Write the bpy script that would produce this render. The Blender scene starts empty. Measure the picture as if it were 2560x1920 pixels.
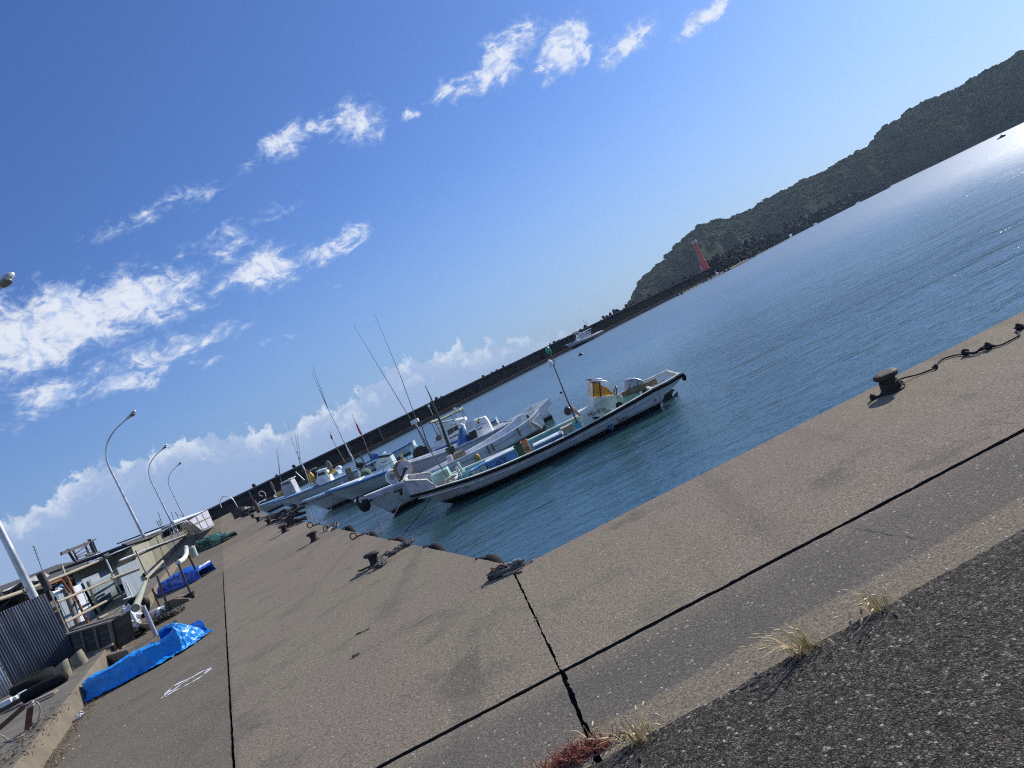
import bpy, bmesh, math, random
from math import sin, cos, pi, radians as rad, atan2, sqrt, hypot
from mathutils import Vector as V, Matrix, noise
R = random.Random(7)
S = bpy.context.scene
C = S.collection
H, HW, FOC = 1.70, 1.25, 1920.0           # eye above the quay, quay above the water, focal length in photo pixels

# ------------------------------------------------------------------ camera, sky, sun, exposure
ROLL, PITCH = rad(25.7), rad(1.4)
cd = bpy.data.cameras.new('camera'); cam = bpy.data.objects.new('camera', cd); C.objects.link(cam)
cd.sensor_width = 36; cd.sensor_fit = 'HORIZONTAL'; cd.lens = 36 * FOC / 2560
cd.clip_start = .05; cd.clip_end = 9000
M0 = Matrix(((1, 0, 0), (0, sin(PITCH), -cos(PITCH)), (0, cos(PITCH), sin(PITCH))))    # columns: right, up, back
Rr = M0 @ Matrix.Rotation(-ROLL, 3, 'Z')
cam.matrix_world = Matrix.Translation((0, 0, H)) @ Rr.to_4x4()
S.camera = cam
SUN_AZ, SUN_EL = rad(48), rad(28)
SKY = .115
S.view_settings.view_transform = 'Standard'; S.view_settings.look = 'None'
S.view_settings.exposure = 0.14; S.view_settings.gamma = 1
S.cycles.use_denoising = False; S.cycles.use_adaptive_sampling = False; S.cycles.filter_width = 1.1; S.cycles.sample_clamp_indirect = 4
S.cycles.max_bounces = 6; S.cycles.transparent_max_bounces = 8
sd = bpy.data.lights.new('sun', 'SUN'); sd.energy = 5.0; sd.angle = rad(.55); sd.color = (1, .94, .85)
so = bpy.data.objects.new('sun', sd); C.objects.link(so)
so.rotation_euler = V((-sin(SUN_AZ) * cos(SUN_EL), -cos(SUN_AZ) * cos(SUN_EL), -sin(SUN_EL))).to_track_quat('-Z', 'Y').to_euler()

def ray(px, py):
    return Rr @ V((px - 1280, -(py - 960), -FOC))
def at(px, py, z=0.0):
    d = ray(px, py); t = (z - H) / d.z
    return V((d.x * t, d.y * t, z))
def atY(px, py, Y):
    d = ray(px, py); t = Y / d.y
    return V((d.x * t, Y, H + d.z * t))
def hgt(px, py, base):
    d = ray(px, py); t = hypot(base[0], base[1]) / hypot(d.x, d.y)
    return H + d.z * t
def onV(px, py, P, az):                 # on the upright plane through P running along azimuth az
    d = ray(px, py); n = V((cos(az), -sin(az), 0)); t = (V((P[0], P[1], 0))).dot(n) / d.dot(n)
    return V((d.x * t, d.y * t, H + d.z * t))
def K(ox, oy, s):
    return lambda x, y: (ox + x / s, oy + y / s)
k1, k2, k3, k4, k5 = K(880, 840, 3.456), K(1200, 820, 3.95), K(600, 1020, 4.608), K(0, 1280, 3.95), K(100, 1180, 4.366)
k6, k7, k8 = K(0, 1500, 3.687), K(500, 1200, 7.373), K(1680, 560, 11.06)
d1, d2, d3, d4, d5 = K(1380, 900, 6.506), K(1000, 1060, 6.506), K(880, 1080, 8.508), K(1060, 1000, 6.9125), K(1400, 800, 13.825)
kt, ke, kp, kb, kc, kg = K(1540, 480, 3.16), K(2100, 100, 3.606), K(220, 1020, 4.608), K(2060, 760, 4.424), K(760, 1280, 3.456), K(1300, 1440, 2.212)

# ---- world
W = bpy.data.worlds.new('World'); S.world = W; W.use_nodes = True
nt = W.node_tree; nt.nodes.clear()
class G:
    """small helper for math node graphs"""
    def __init__(s, tree): s.t = tree
    def n(s, typ, **kw):
        o = s.t.nodes.new(typ)
        for k, v in kw.items(): setattr(o, k, v)
        return o
    def put(s, sock, v):
        if hasattr(v, 'is_output'): s.t.links.new(v, sock)
        else: sock.default_value = v
    def m(s, op, a, b=None, c=None, clamp=False):
        o = s.n('ShaderNodeMath', operation=op, use_clamp=clamp)
        s.put(o.inputs[0], a)
        if b is not None: s.put(o.inputs[1], b)
        if c is not None: s.put(o.inputs[2], c)
        return o.outputs[0]
    def ss(s, v, a, b, lo=0.0, hi=1.0):
        o = s.n('ShaderNodeMapRange', interpolation_type='SMOOTHSTEP')
        for i, x in enumerate((v, a, b, lo, hi)): s.put(o.inputs[i], x)
        return o.outputs[0]
    def mix(s, f, a, b, typ='MIX'):
        o = s.n('ShaderNodeMix', data_type='RGBA', blend_type=typ)
        s.put(o.inputs[0], f); s.put(o.inputs[6], a); s.put(o.inputs[7], b)
        return o.outputs[2]
    def noise(s, vec, scale, det=4, rough=.55, dist=0.0, dim='3D'):
        o = s.n('ShaderNodeTexNoise', noise_dimensions=dim)
        s.put(o.inputs['Vector'], vec)
        o.inputs['Scale'].default_value = scale; o.inputs['Detail'].default_value = det
        o.inputs['Roughness'].default_value = rough; o.inputs['Distortion'].default_value = dist
        return o.outputs[0]
def rgb(r, g, b): return (r, g, b, 1)
g = G(nt)
sky = g.n('ShaderNodeTexSky', sky_type='NISHITA', sun_disc=False)
sky.sun_elevation = SUN_EL; sky.sun_rotation = SUN_AZ; sky.altitude = 0; sky.air_density = 1.0; sky.dust_density = .5; sky.ozone_density = 2.5
tc = g.n('ShaderNodeTexCoord'); sep = g.n('ShaderNodeSeparateXYZ'); nt.links.new(tc.outputs['Generated'], sep.inputs[0])
X, Y, Z = sep.outputs
az = g.m('ARCTAN2', X, Y); el = g.m('ARCSINE', Z)
cv = g.n('ShaderNodeCombineXYZ'); g.put(cv.inputs[0], az); g.put(cv.inputs[1], el)
warp = g.n('ShaderNodeVectorMath', operation='MULTIPLY_ADD')
wn = g.n('ShaderNodeTexNoise', noise_dimensions='2D'); wn.inputs['Scale'].default_value = 22; wn.inputs['Detail'].default_value = 5; nt.links.new(cv.outputs[0], wn.inputs['Vector'])
nt.links.new(wn.outputs['Color'], warp.inputs[0]); warp.inputs[1].default_value = (.045, .028, 0)
off = g.n('ShaderNodeVectorMath', operation='ADD'); nt.links.new(cv.outputs[0], off.inputs[0]); off.inputs[1].default_value = (-.0225, -.014, 0)
nt.links.new(off.outputs[0], warp.inputs[2])
ws = g.n('ShaderNodeSeparateXYZ'); nt.links.new(warp.outputs[0], ws.inputs[0])
wa, we = ws.outputs[0], ws.outputs[1]
cst = g.n('ShaderNodeVectorMath', operation='MULTIPLY'); nt.links.new(cv.outputs[0], cst.inputs[0]); cst.inputs[1].default_value = (1, 1.7, 1)
n1 = g.noise(cst.outputs[0], 26, 9, .66, .5, '2D'); n2 = g.noise(cst.outputs[0], 85, 6, .6, .3, '2D')
def azel(px, py):
    d = ray(px, py).normalized(); return atan2(d.x, d.y), math.asin(d.z)
# small clouds: centre in the photo, half sizes (photo pixels) along / across the horizon, tilt, weight
CL = [(1775, 27, 85, 24, 12, .9), (1574, 104, 80, 34, 8, .8), (1418, 118, 66, 56, 0, 1.15), (1255, 155, 105, 44, 14, 1.0), (1140, 225, 75, 26, 0, .75),
      (1033, 273, 22, 14, 0, .6), (735, 345, 110, 30, 0, .95), (880, 308, 62, 52, 0, 1.0), (400, 525, 190, 26, 2, .5), (520, 485, 70, 16, 0, .45), (694, 532, 80, 24, 0, .42),
      (544, 602, 110, 28, 0, .55), (665, 670, 78, 50, -6, 1.1), (575, 640, 60, 26, 0, .7), (833, 618, 120, 26, 0, .85), (555, 712, 70, 22, -10, .5), (165, 708, 130, 24, 0, .42),
      (50, 850, 105, 84, -12, 1.25), (175, 795, 105, 74, -8, 1.25), (330, 752, 150, 62, -6, 1.15), (455, 775, 75, 30, 0, .7), (347, 914, 175, 42, 2, .8), (455, 870, 60, 22, 0, .5), (116, 986, 66, 44, 0, .85),
      (532, 849, 62, 22, 4, .7), (376, 966, 48, 24, 0, .62), (856, 704, 38, 10, 0, .5), (897, 750, 36, 10, 0, .5), (670, 856, 72, 10, 0, .42), (20, 1045, 55, 40, 0, .4), (540, 900, 36, 12, 0, .4), (610, 800, 60, 16, 10, .35)]
dens = None
for (px, py, L, h, tilt, w) in CL:
    a0, e0 = azel(px, py); sx, sy = L / FOC / cos(e0), h / FOC; t = rad(tilt)
    da = g.m('SUBTRACT', wa, a0); de = g.m('SUBTRACT', we, e0)
    u = g.m('DIVIDE', g.m('ADD', g.m('MULTIPLY', da, cos(t)), g.m('MULTIPLY', de, sin(t))), sx)
    v = g.m('DIVIDE', g.m('SUBTRACT', g.m('MULTIPLY', de, cos(t)), g.m('MULTIPLY', da, sin(t))), sy)
    q = g.m('ADD', g.m('MULTIPLY', u, u), g.m('MULTIPLY', v, v))
    f = g.m('MULTIPLY', g.m('POWER', 2.718, g.m('MULTIPLY', q, -.9)), w)
    dens = f if dens is None else g.m('SMOOTH_MAX', dens, f, .12)
nn_ = g.m('ADD', g.m('MULTIPLY', n1, .72), g.m('MULTIPLY', n2, .28))
core = g.m('ADD', g.m('MULTIPLY', dens, .85), g.m('MULTIPLY', g.m('SUBTRACT', nn_, .5), g.m('MULTIPLY', g.ss(dens, .02, .35), 2.3)))
calpha = g.m('POWER', g.ss(core, .16, .98), .85)
# cloud bank low over the sea: top edge as a curve over the azimuth
TOP = [(-60, 1262), (69, 1275), (130, 1235), (220, 1165), (300, 1160), (417, 1110), (520, 1083), (600, 1085), (648, 1062), (720, 1075), (787, 1022), (850, 1010), (903, 965), (960, 930), (1018, 897), (1075, 892), (1134, 858), (1180, 872), (1215, 850), (1270, 850), (1400, 835)]
pts = [azel(*p) for p in TOP]
fc = g.n('ShaderNodeFloatCurve'); cvv = fc.mapping.curves[0]
A0, A1 = pts[0][0], pts[-1][0]
for i, (a, e) in enumerate(pts):
    xx, yy = (a - A0) / (A1 - A0), e / .2
    if i < 2: cvv.points[0 if i == 0 else 1].location = (xx, yy)
    else: cvv.points.new(xx, yy)
fc.mapping.update()
nw = g.noise(cv.outputs[0], 60, 5, .62, .2, '2D')
aw = g.m('ADD', az, g.m('MULTIPLY', g.m('SUBTRACT', wn.outputs[0], .5), .05))
g.put(fc.inputs['Value'], g.m('DIVIDE', g.m('SUBTRACT', aw, A0), A1 - A0))
top = g.m('MULTIPLY', fc.outputs[0], .2)
dep = g.m('ADD', g.m('SUBTRACT', top, el), g.m('MULTIPLY', g.m('SUBTRACT', nw, .5), .046))
fadeR = g.ss(az, rad(8), rad(-9)); 
balpha = g.m('MULTIPLY', g.ss(dep, -.001, .008), g.m('MULTIPLY', g.m('ADD', .25, g.m('MULTIPLY', fadeR, .75)), g.ss(el, -.02, .012, .75, 1)))
lump = g.ss(g.noise(warp.outputs[0], 30, 4, .55, 0, '2D'), .42, .66)
bl = g.m('MULTIPLY', g.ss(dep, .042, .004), g.m('ADD', .15, g.m('MULTIPLY', lump, .85)))
skyb = g.mix(1.0, sky.outputs[0], rgb(.74, .96, 1.42), 'MULTIPLY')
skyb = g.mix(g.ss(el, .30, .0, 0, .55), skyb, g.mix(g.ss(g.m('ABSOLUTE', g.m('SUBTRACT', az, SUN_AZ)), 1.3, .3), rgb(3.4, 4.9, 7.6), rgb(5.8, 6.9, 8.4)))
CW, CB = rgb(6.8, 7.1, 7.6), rgb(2.75, 3.7, 5.7)
bank = g.mix(bl, CB, CW)
skg = g.n('ShaderNodeGamma'); g.put(skg.inputs[0], g.mix(1.0, skyb, rgb(SKY, SKY, SKY), 'MULTIPLY')); skg.inputs[1].default_value = .94
skyb = g.mix(1.0, skg.outputs[0], rgb(.50 / SKY, .575 / SKY, .675 / SKY), 'MULTIPLY')
c = g.mix(g.m('MULTIPLY', balpha, .78), skyb, bank)
puff = g.mix(g.m('MULTIPLY', g.ss(calpha, .2, .85), g.ss(g.noise(warp.outputs[0], 46, 6, .6, 0, '2D'), .30, .52)), rgb(3.6, 4.6, 6.8), rgb(6.7, 7.0, 7.6))
c = g.mix(g.m('MULTIPLY', calpha, .90), c, puff)
bg = g.n('ShaderNodeBackground'); nt.links.new(c, bg.inputs[0]); bg.inputs[1].default_value = SKY
wo = g.n('ShaderNodeOutputWorld'); nt.links.new(bg.outputs[0], wo.inputs[0])

# ------------------------------------------------------------------ materials
def mat(name, col, rough=.6, metal=0.0, var=.25, vs=3.0, dirt=None, dirt_amt=.5, ds=1.5, bump=0.0, bs=40, spec=.5, coat=0, trans=0, stretch=None, alpha=1):
    m = bpy.data.materials.new(name); m.use_nodes = True; t = m.node_tree
    p = t.nodes['Principled BSDF']; g = G(t)
    tc = g.n('ShaderNodeTexCoord'); vec = tc.outputs['Object']
    if stretch:
        mp = g.n('ShaderNodeMapping'); t.links.new(vec, mp.inputs[0]); mp.inputs['Scale'].default_value = stretch; vec = mp.outputs[0]
    n = g.noise(vec, vs, 5, .6)
    lo = tuple(x * (1 - var) for x in col) + (1,); hi = tuple(min(1, x * (1 + var)) for x in col) + (1,)
    c = g.mix(g.ss(n, .3, .7), lo, hi)
    if dirt:
        d = g.noise(vec, ds, 7, .68, .6)
        c = g.mix(g.m('MULTIPLY', g.ss(d, .5, .66), dirt_amt), c, tuple(dirt) + (1,))
    t.links.new(c, p.inputs['Base Color'])
    g.put(p.inputs['Roughness'], g.ss(n, .2, .8, max(.03, rough - .12), min(1, rough + .12)))
    p.inputs['Metallic'].default_value = metal; p.inputs['Specular IOR Level'].default_value = spec
    p.inputs['Coat Weight'].default_value = coat; p.inputs['Transmission Weight'].default_value = trans
    if bump:
        b = g.n('ShaderNodeBump'); b.inputs['Strength'].default_value = bump; b.inputs['Distance'].default_value = .01
        t.links.new(g.noise(vec, bs, 5, .6), b.inputs['Height']); t.links.new(b.outputs[0], p.inputs['Normal'])
    m.diffuse_color = tuple(col) + (1,)
    return m
def concrete(name, asph_line):
    m = bpy.data.materials.new(name); m.use_nodes = True; t = m.node_tree; p = t.nodes['Principled BSDF']; g = G(t)
    vec = g.n('ShaderNodeTexCoord').outputs['Object']
    sp = g.n('ShaderNodeSeparateXYZ'); t.links.new(vec, sp.inputs[0])
    big = g.noise(vec, .33, 5, .6, .5); mid = g.noise(vec, 1.7, 5, .6); fine = g.noise(vec, 42, 3, .7); fine2 = g.noise(vec, 130, 2, .7)
    c = g.mix(g.ss(big, .42, .58), rgb(.335, .272, .205), rgb(.345, .292, .195))
    c = g.mix(g.m('MULTIPLY', g.ss(mid, .52, .66), .6), c, rgb(.205, .182, .128))
    c = g.mix(g.m('MULTIPLY', g.ss(g.noise(vec, .9, 6, .62), .54, .7), .35), c, rgb(.37, .31, .225))
    c = g.mix(g.m('MULTIPLY', g.ss(g.noise(vec, 2.6, 8, .72, .8), .58, .7), .4), c, rgb(.12, .108, .09))
    mpa = g.n('ShaderNodeMapping'); t.links.new(vec, mpa.inputs[0]); mpa.inputs['Rotation'].default_value = (0, 0, rad(-22.3)); mpa.inputs['Scale'].default_value = (2.6, .14, 1)
    sk = g.noise(mpa.outputs[0], 1.0, 5, .62, .3); c = g.mix(g.m('MULTIPLY', g.ss(sk, .54, .68), .32), c, rgb(.115, .10, .078)); c = g.mix(g.m('MULTIPLY', g.ss(sk, .44, .32), .22), c, rgb(.42, .355, .27))
    st2 = g.noise(vec, .62, 6, .62, 1.2); c = g.mix(g.m('MULTIPLY', g.ss(st2, .60, .68), .5), c, rgb(.10, .088, .070))
    rst = g.noise(vec, 1.25, 5, .7, .8); c = g.mix(g.m('MULTIPLY', g.ss(rst, .67, .74), .4), c, rgb(.26, .15, .085))
    oi = g.n('ShaderNodeObjectInfo'); c = g.mix(1.0, c, g.mix(oi.outputs['Random'], rgb(.80, .80, .82), rgb(1.08, 1.06, 1.04)), 'MULTIPLY')
    # older, browner concrete beyond the long joint, seen by its distance from that joint
    o = g.m('ADD', g.m('MULTIPLY', sp.outputs[0], -.925), g.m('MULTIPLY', sp.outputs[1], -.38))
    old = g.ss(o, .62, .66)
    c = g.mix(g.m('MULTIPLY', old, .55), c, g.mix(g.ss(mid, .35, .65), rgb(.20, .178, .125), rgb(.15, .135, .098)))
    # dirt washed up along the asphalt, and bare aggregate next to it
    (x0, y0), (x1, y1) = asph_line; L = hypot(x1 - x0, y1 - y0); nx, ny = -(y1 - y0) / L, (x1 - x0) / L
    d = g.m('ADD', g.m('ADD', g.m('MULTIPLY', sp.outputs[0], nx), g.m('MULTIPLY', sp.outputs[1], ny)), -(nx * x0 + ny * y0))
    d = g.m('ADD', d, g.m('MULTIPLY', g.m('SUBTRACT', mid, .5), .05))
    c = g.mix(g.m('MULTIPLY', g.ss(d, 1.15, .75), g.m('ADD', .45, g.m('MULTIPLY', g.ss(big, .35, .6), .35))), c, rgb(.105, .10, .092))
    c = g.mix(g.m('MULTIPLY', g.ss(d, .33, .28), .92), c, g.mix(fine, rgb(.24, .19, .125), rgb(.36, .295, .205)))
    # stones, chips and pits in the face
    vo = g.n('ShaderNodeTexVoronoi'); vo.inputs['Scale'].default_value = 62; t.links.new(vec, vo.inputs['Vector'])
    vs = g.n('ShaderNodeSeparateColor'); t.links.new(vo.outputs['Color'], vs.inputs[0])
    f28 = g.noise(vec, 24, 4, .7); c = g.mix(g.m('MULTIPLY', g.ss(f28, .5, .64), .5), c, rgb(.10, .088, .07)); c = g.mix(g.m('MULTIPLY', g.ss(f28, .46, .34), .35), c, rgb(.50, .43, .33))
    fin3 = g.noise(vec, 75, 3, .75)
    c = g.mix(g.ss(fin3, .36, .64), g.mix(.62, c, rgb(.045, .04, .036)), g.mix(.18, c, rgb(.42, .38, .33)))
    c = g.mix(g.m('MULTIPLY', g.ss(fine, .5, .36), .3), c, rgb(.05, .046, .04))
    c = g.mix(g.m('MULTIPLY', g.ss(fine2, .54, .66), .55), c, rgb(.07, .065, .06))
    c = g.mix(g.m('MULTIPLY', g.m('GREATER_THAN', g.m('ADD', vs.outputs[0], g.m('MULTIPLY', big, .05)), 1.008), g.ss(vo.outputs['Distance'], .42, .30)), c, rgb(.58, .54, .47))
    t.links.new(c, p.inputs['Base Color']); p.inputs['Roughness'].default_value = .92; p.inputs['Specular IOR Level'].default_value = .08
    b = g.n('ShaderNodeBump'); b.inputs['Strength'].default_value = .75; b.inputs['Distance'].default_value = .006
    g.put(b.inputs['Height'], g.m('ADD', fine, g.m('MULTIPLY', fine2, .45))); t.links.new(b.outputs[0], p.inputs['Normal'])
    return m
def asphalt(name):
    m = bpy.data.materials.new(name); m.use_nodes = True; t = m.node_tree; p = t.nodes['Principled BSDF']; g = G(t)
    vec = g.n('ShaderNodeTexCoord').outputs['Object']
    vo = g.n('ShaderNodeTexVoronoi'); vo.inputs['Scale'].default_value = 66; wv = g.n('ShaderNodeTexNoise'); wv.inputs['Scale'].default_value = 90; t.links.new(vec, wv.inputs['Vector']); wm = g.n('ShaderNodeVectorMath', operation='MULTIPLY_ADD'); t.links.new(wv.outputs['Color'], wm.inputs[0]); wm.inputs[1].default_value = (.022, .022, .022); t.links.new(vec, wm.inputs[2]); vec0 = vec; vec = wm.outputs[0]
    t.links.new(vec, vo.inputs['Vector'])
    ve = g.n('ShaderNodeTexVoronoi', feature='DISTANCE_TO_EDGE'); ve.inputs['Scale'].default_value = 66; t.links.new(vec, ve.inputs['Vector'])
    s = g.n('ShaderNodeSeparateColor'); t.links.new(vo.outputs['Color'], s.inputs[0])
    vo2 = g.n('ShaderNodeTexVoronoi'); vo2.inputs['Scale'].default_value = 118; t.links.new(vec, vo2.inputs['Vector']); s2 = g.n('ShaderNodeSeparateColor'); t.links.new(vo2.outputs['Color'], s2.inputs[0])
    c = g.mix(g.m('POWER', s.outputs[0], 1.7), rgb(.030, .027, .024), rgb(.27, .24, .20))
    c = g.mix(g.m('MULTIPLY', g.m('GREATER_THAN', s2.outputs[0], .42), .85), c, g.mix(g.m('POWER', s2.outputs[1], 2.0), rgb(.018, .016, .014), rgb(.26, .235, .195)))
    c = g.mix(g.m('GREATER_THAN', s.outputs[1], .965), c, rgb(.42, .38, .33))
    c = g.mix(g.m('MULTIPLY', g.m('GREATER_THAN', s.outputs[2], .9), .6), c, rgb(.16, .12, .10))
    c = g.mix(g.m('MULTIPLY', g.ss(ve.outputs['Distance'], .12, .02), .5), c, rgb(.012, .012, .013))
    c = g.mix(g.m('MULTIPLY', g.ss(g.noise(vec, 2.2, 6, .7, .6), .63, .72), .55), c, rgb(.19, .155, .115))
    t.links.new(c, p.inputs['Base Color']); p.inputs['Roughness'].default_value = .85; p.inputs['Specular IOR Level'].default_value = .12
    b = g.n('ShaderNodeBump'); b.inputs['Strength'].default_value = 1; b.inputs['Distance'].default_value = .012
    g.put(b.inputs['Height'], g.m('ADD', g.m('MULTIPLY', g.ss(ve.outputs['Distance'], 0, .3), .8), g.m('ADD', g.m('MULTIPLY', s.outputs[1], .7), g.m('MULTIPLY', g.noise(vec, 160, 3, .6), .35))))
    t.links.new(b.outputs[0], p.inputs['Normal'])
    return m
def water_mat():
    m = bpy.data.materials.new('sea_water'); m.use_nodes = True; t = m.node_tree; p = t.nodes['Principled BSDF']; g = G(t)
    vec = g.n('ShaderNodeTexCoord').outputs['Object']
    mp = g.n('ShaderNodeMapping'); t.links.new(vec, mp.inputs[0]); mp.inputs['Rotation'].default_value = (0, 0, rad(-12)); mp.inputs['Scale'].default_value = (.62, 1, 1)
    v = mp.outputs[0]
    a = g.noise(v, .6, 3, .5, .3); b = g.noise(v, 2.8, 4, .62, .6); c = g.noise(v, 8.5, 4, .68)
    h = g.m('ADD', g.m('MULTIPLY', a, .20), g.m('ADD', g.m('MULTIPLY', b, .050), g.m('MULTIPLY', c, .017)))
    calm = g.ss(g.noise(vec, .045, 3, .5), .35, .68, .55, 1.1)
    bu = g.n('ShaderNodeBump'); g.put(bu.inputs['Height'], h); le = g.n('ShaderNodeVectorMath', operation='LENGTH'); t.links.new(vec, le.inputs[0]); g.put(bu.inputs['Strength'], g.m('MULTIPLY', calm, g.ss(le.outputs['Value'], 15, 140, 1.0, .75))); bu.inputs['Distance'].default_value = 1.0
    t.links.new(bu.outputs[0], p.inputs['Normal'])
    t.links.new(g.mix(g.ss(le.outputs['Value'], 18, 130), g.mix(g.ss(g.noise(vec, .05, 3, .5), .3, .7), rgb(.020, .068, .076), rgb(.028, .084, .088)), rgb(.075, .145, .205)), p.inputs['Base Color'])  # far body colour lightened by distance, standing in for bright sky reflection
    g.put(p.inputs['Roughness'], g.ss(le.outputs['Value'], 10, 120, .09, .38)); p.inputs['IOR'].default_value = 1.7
    return m
def hullpaint(name, col, bottom, line=None, dirtc=(.22, .2, .17), amt=.4, zb=.09):
    """gel coat with a dark bottom (edge raised on some hulls to paint in shade), run-off stains and scuffs"""
    m = bpy.data.materials.new(name); m.use_nodes = True; t = m.node_tree; p = t.nodes['Principled BSDF']; g = G(t)
    vec = g.n('ShaderNodeTexCoord').outputs['Object']; sp = g.n('ShaderNodeSeparateXYZ'); t.links.new(vec, sp.inputs[0])
    mp = g.n('ShaderNodeMapping'); t.links.new(vec, mp.inputs[0]); mp.inputs['Scale'].default_value = (5, 5, .5)
    n = g.noise(vec, 1.6, 5, .6); st = g.noise(mp.outputs[0], 1.5, 6, .65)
    c = g.mix(g.ss(n, .3, .7), tuple(x * .86 for x in col) + (1,), tuple(col) + (1,))
    c = g.mix(g.m('MULTIPLY', g.ss(st, .53, .7), amt), c, tuple(dirtc) + (1,))
    c = g.mix(g.m('MULTIPLY', g.ss(g.noise(vec, 9, 5, .7), .63, .7), amt), c, rgb(.12, .1, .085))
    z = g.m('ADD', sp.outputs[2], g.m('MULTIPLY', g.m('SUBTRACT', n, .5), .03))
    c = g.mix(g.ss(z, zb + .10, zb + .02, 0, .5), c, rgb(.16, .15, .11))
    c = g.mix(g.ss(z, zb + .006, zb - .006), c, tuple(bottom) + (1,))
    t.links.new(c, p.inputs['Base Color']); p.inputs['Roughness'].default_value = .38
    return m
M = {}
def mk(name, *a, **k): M[name] = mat(name, *a, **k)
mk('white_gel', (.76, .78, .78), .4, dirt=(.30, .28, .24), dirt_amt=.35, ds=3)
mk('cream_gel', (.68, .70, .60), .5, dirt=(.20, .17, .12), dirt_amt=.5, ds=4)
mk('grey_gel', (.50, .48, .53), .55, dirt=(.16, .14, .13), dirt_amt=.5, ds=5)
mk('green_gel', (.30, .50, .44), .5, dirt=(.20, .22, .17), dirt_amt=.5, ds=4)
mk('teal_gel', (.19, .42, .40), .5, dirt=(.12, .16, .14), dirt_amt=.5, ds=3)
mk('blue_paint', (.05, .19, .46), .45, dirt=(.10, .16, .24), dirt_amt=.4)
mk('sky_paint', (.22, .48, .66), .45, dirt=(.25, .30, .32), dirt_amt=.4)
mk('dark_rubber', (.012, .012, .013), .85, bump=.3, spec=.2)
mk('black_plastic', (.018, .018, .02), .4)
mk('steel', (.52, .53, .54), .34, .9, dirt=(.25, .2, .16), dirt_amt=.35)
mk('galvanised', (.60, .61, .61), .42, .55, dirt=(.35, .34, .32), dirt_amt=.35)
mk('dark_steel', (.10, .10, .11), .5, .6, dirt=(.16, .08, .04), dirt_amt=.5)
mk('rust', (.115, .050, .026), .85, var=.4, vs=14, dirt=(.05, .028, .02), dirt_amt=.7, ds=9, bump=.6, bs=60)
mk('bollard_iron', (.028, .020, .018), .75, var=.4, vs=14, dirt=(.05, .034, .030), dirt_amt=.6, ds=8, bump=.8, bs=45)
mk('rust_black', (.020, .016, .015), .8, var=.4, vs=14, dirt=(.05, .03, .02), dirt_amt=.5, ds=8, bump=.7, bs=45)
mk('rust_orange', (.28, .12, .045), .85, var=.4, vs=14, dirt=(.12, .06, .03), dirt_amt=.7, ds=9, bump=.5)
mk('roller_rubber', (.25, .14, .085), .7, dirt=(.10, .07, .05), dirt_amt=.6, ds=6)
mk('tin_slate', (.115, .130, .155), .65, 0.0, spec=.25, var=.2, vs=1.5, dirt=(.10, .085, .075), dirt_amt=.5, ds=2.5, stretch=(4, 4, .5))
mk('tin_pale', (.42, .47, .54), .45, .25, var=.15, vs=1.5, dirt=(.2, .2, .2), dirt_amt=.4, ds=2)
mk('tin_blue', (.21, .26, .30), .6, 0.0, spec=.3, var=.2, vs=1.5, dirt=(.16, .16, .15), dirt_amt=.5, ds=2.5, stretch=(4, 4, .6))
mk('white_sheet', (.58, .64, .70), .5, dirt=(.3, .27, .23), dirt_amt=.4, ds=3, stretch=(3, 3, .6))
mk('panel_beige', (.27, .265, .20), .7, dirt=(.15, .14, .10), dirt_amt=.5, ds=2, stretch=(3, 3, .5))
mk('panel_olive', (.185, .18, .12), .7, dirt=(.11, .10, .07), dirt_amt=.6, ds=2, stretch=(3, 3, .5))
mk('panel_grey', (.115, .108, .108), .75, dirt=(.07, .065, .06), dirt_amt=.6, ds=2, stretch=(3, 3, .5))
mk('panel_pale', (.40, .41, .47), .6, dirt=(.25, .24, .24), dirt_amt=.4, ds=1)
mk('roof_dark', (.045, .046, .052), .7, dirt=(.09, .08, .075), dirt_amt=.5)
mk('roof_grey', (.36, .36, .36), .7, dirt=(.2, .19, .18), dirt_amt=.5)
mk('wood_weathered', (.20, .175, .145), .85, var=.35, vs=5, dirt=(.085, .075, .065), dirt_amt=.7, ds=5, stretch=(6, 6, 1), bump=.4)
mk('wood_dark', (.062, .060, .060), .85, var=.4, vs=5, dirt=(.11, .10, .09), dirt_amt=.5, ds=5, bump=.5)
mk('wood_pale', (.38, .31, .22), .8, var=.25, vs=5, dirt=(.18, .14, .1), dirt_amt=.6, ds=6)
mk('wood_brown', (.20, .135, .085), .8, var=.3, vs=5, dirt=(.09, .06, .045), dirt_amt=.6, ds=6)
mk('bamboo', (.33, .285, .20), .6, var=.25, vs=7, dirt=(.14, .12, .09), dirt_amt=.6, ds=7)
mk('bamboo_green', (.31, .33, .25), .6, var=.2, vs=7, dirt=(.17, .16, .12), dirt_amt=.6, ds=7)
mk('stump', (.23, .215, .15), .9, var=.3, vs=7, dirt=(.09, .085, .06), dirt_amt=.7, ds=5, bump=.6)
mk('tarp_blue', (.008, .27, .74), .40, var=.10, vs=5, dirt=(.03, .30, .66), dirt_amt=.3, ds=4, spec=.5, bump=.5, bs=14)
mk('tarp_deep', (.012, .095, .50), .38, var=.15, vs=5)
mk('mast_green', (.022, .045, .03), .6)
mk('tarp_green', (.028, .125, .105), .45, var=.3, vs=6, dirt=(.09, .19, .17), dirt_amt=.4, ds=6)
mk('tarp_boat', (.02, .12, .34), .5, var=.2, vs=6, dirt=(.012, .05, .14), dirt_amt=.5, ds=6)
mk('net_dark', (.022, .021, .021), .95, var=.5, vs=30, bump=1, bs=30)
mk('net_green', (.075, .135, .115), .9, var=.5, vs=30, bump=1, bs=40)
mk('rope_pale', (.46, .42, .33), .9, var=.3, vs=40, bump=.8, bs=90)
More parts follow.
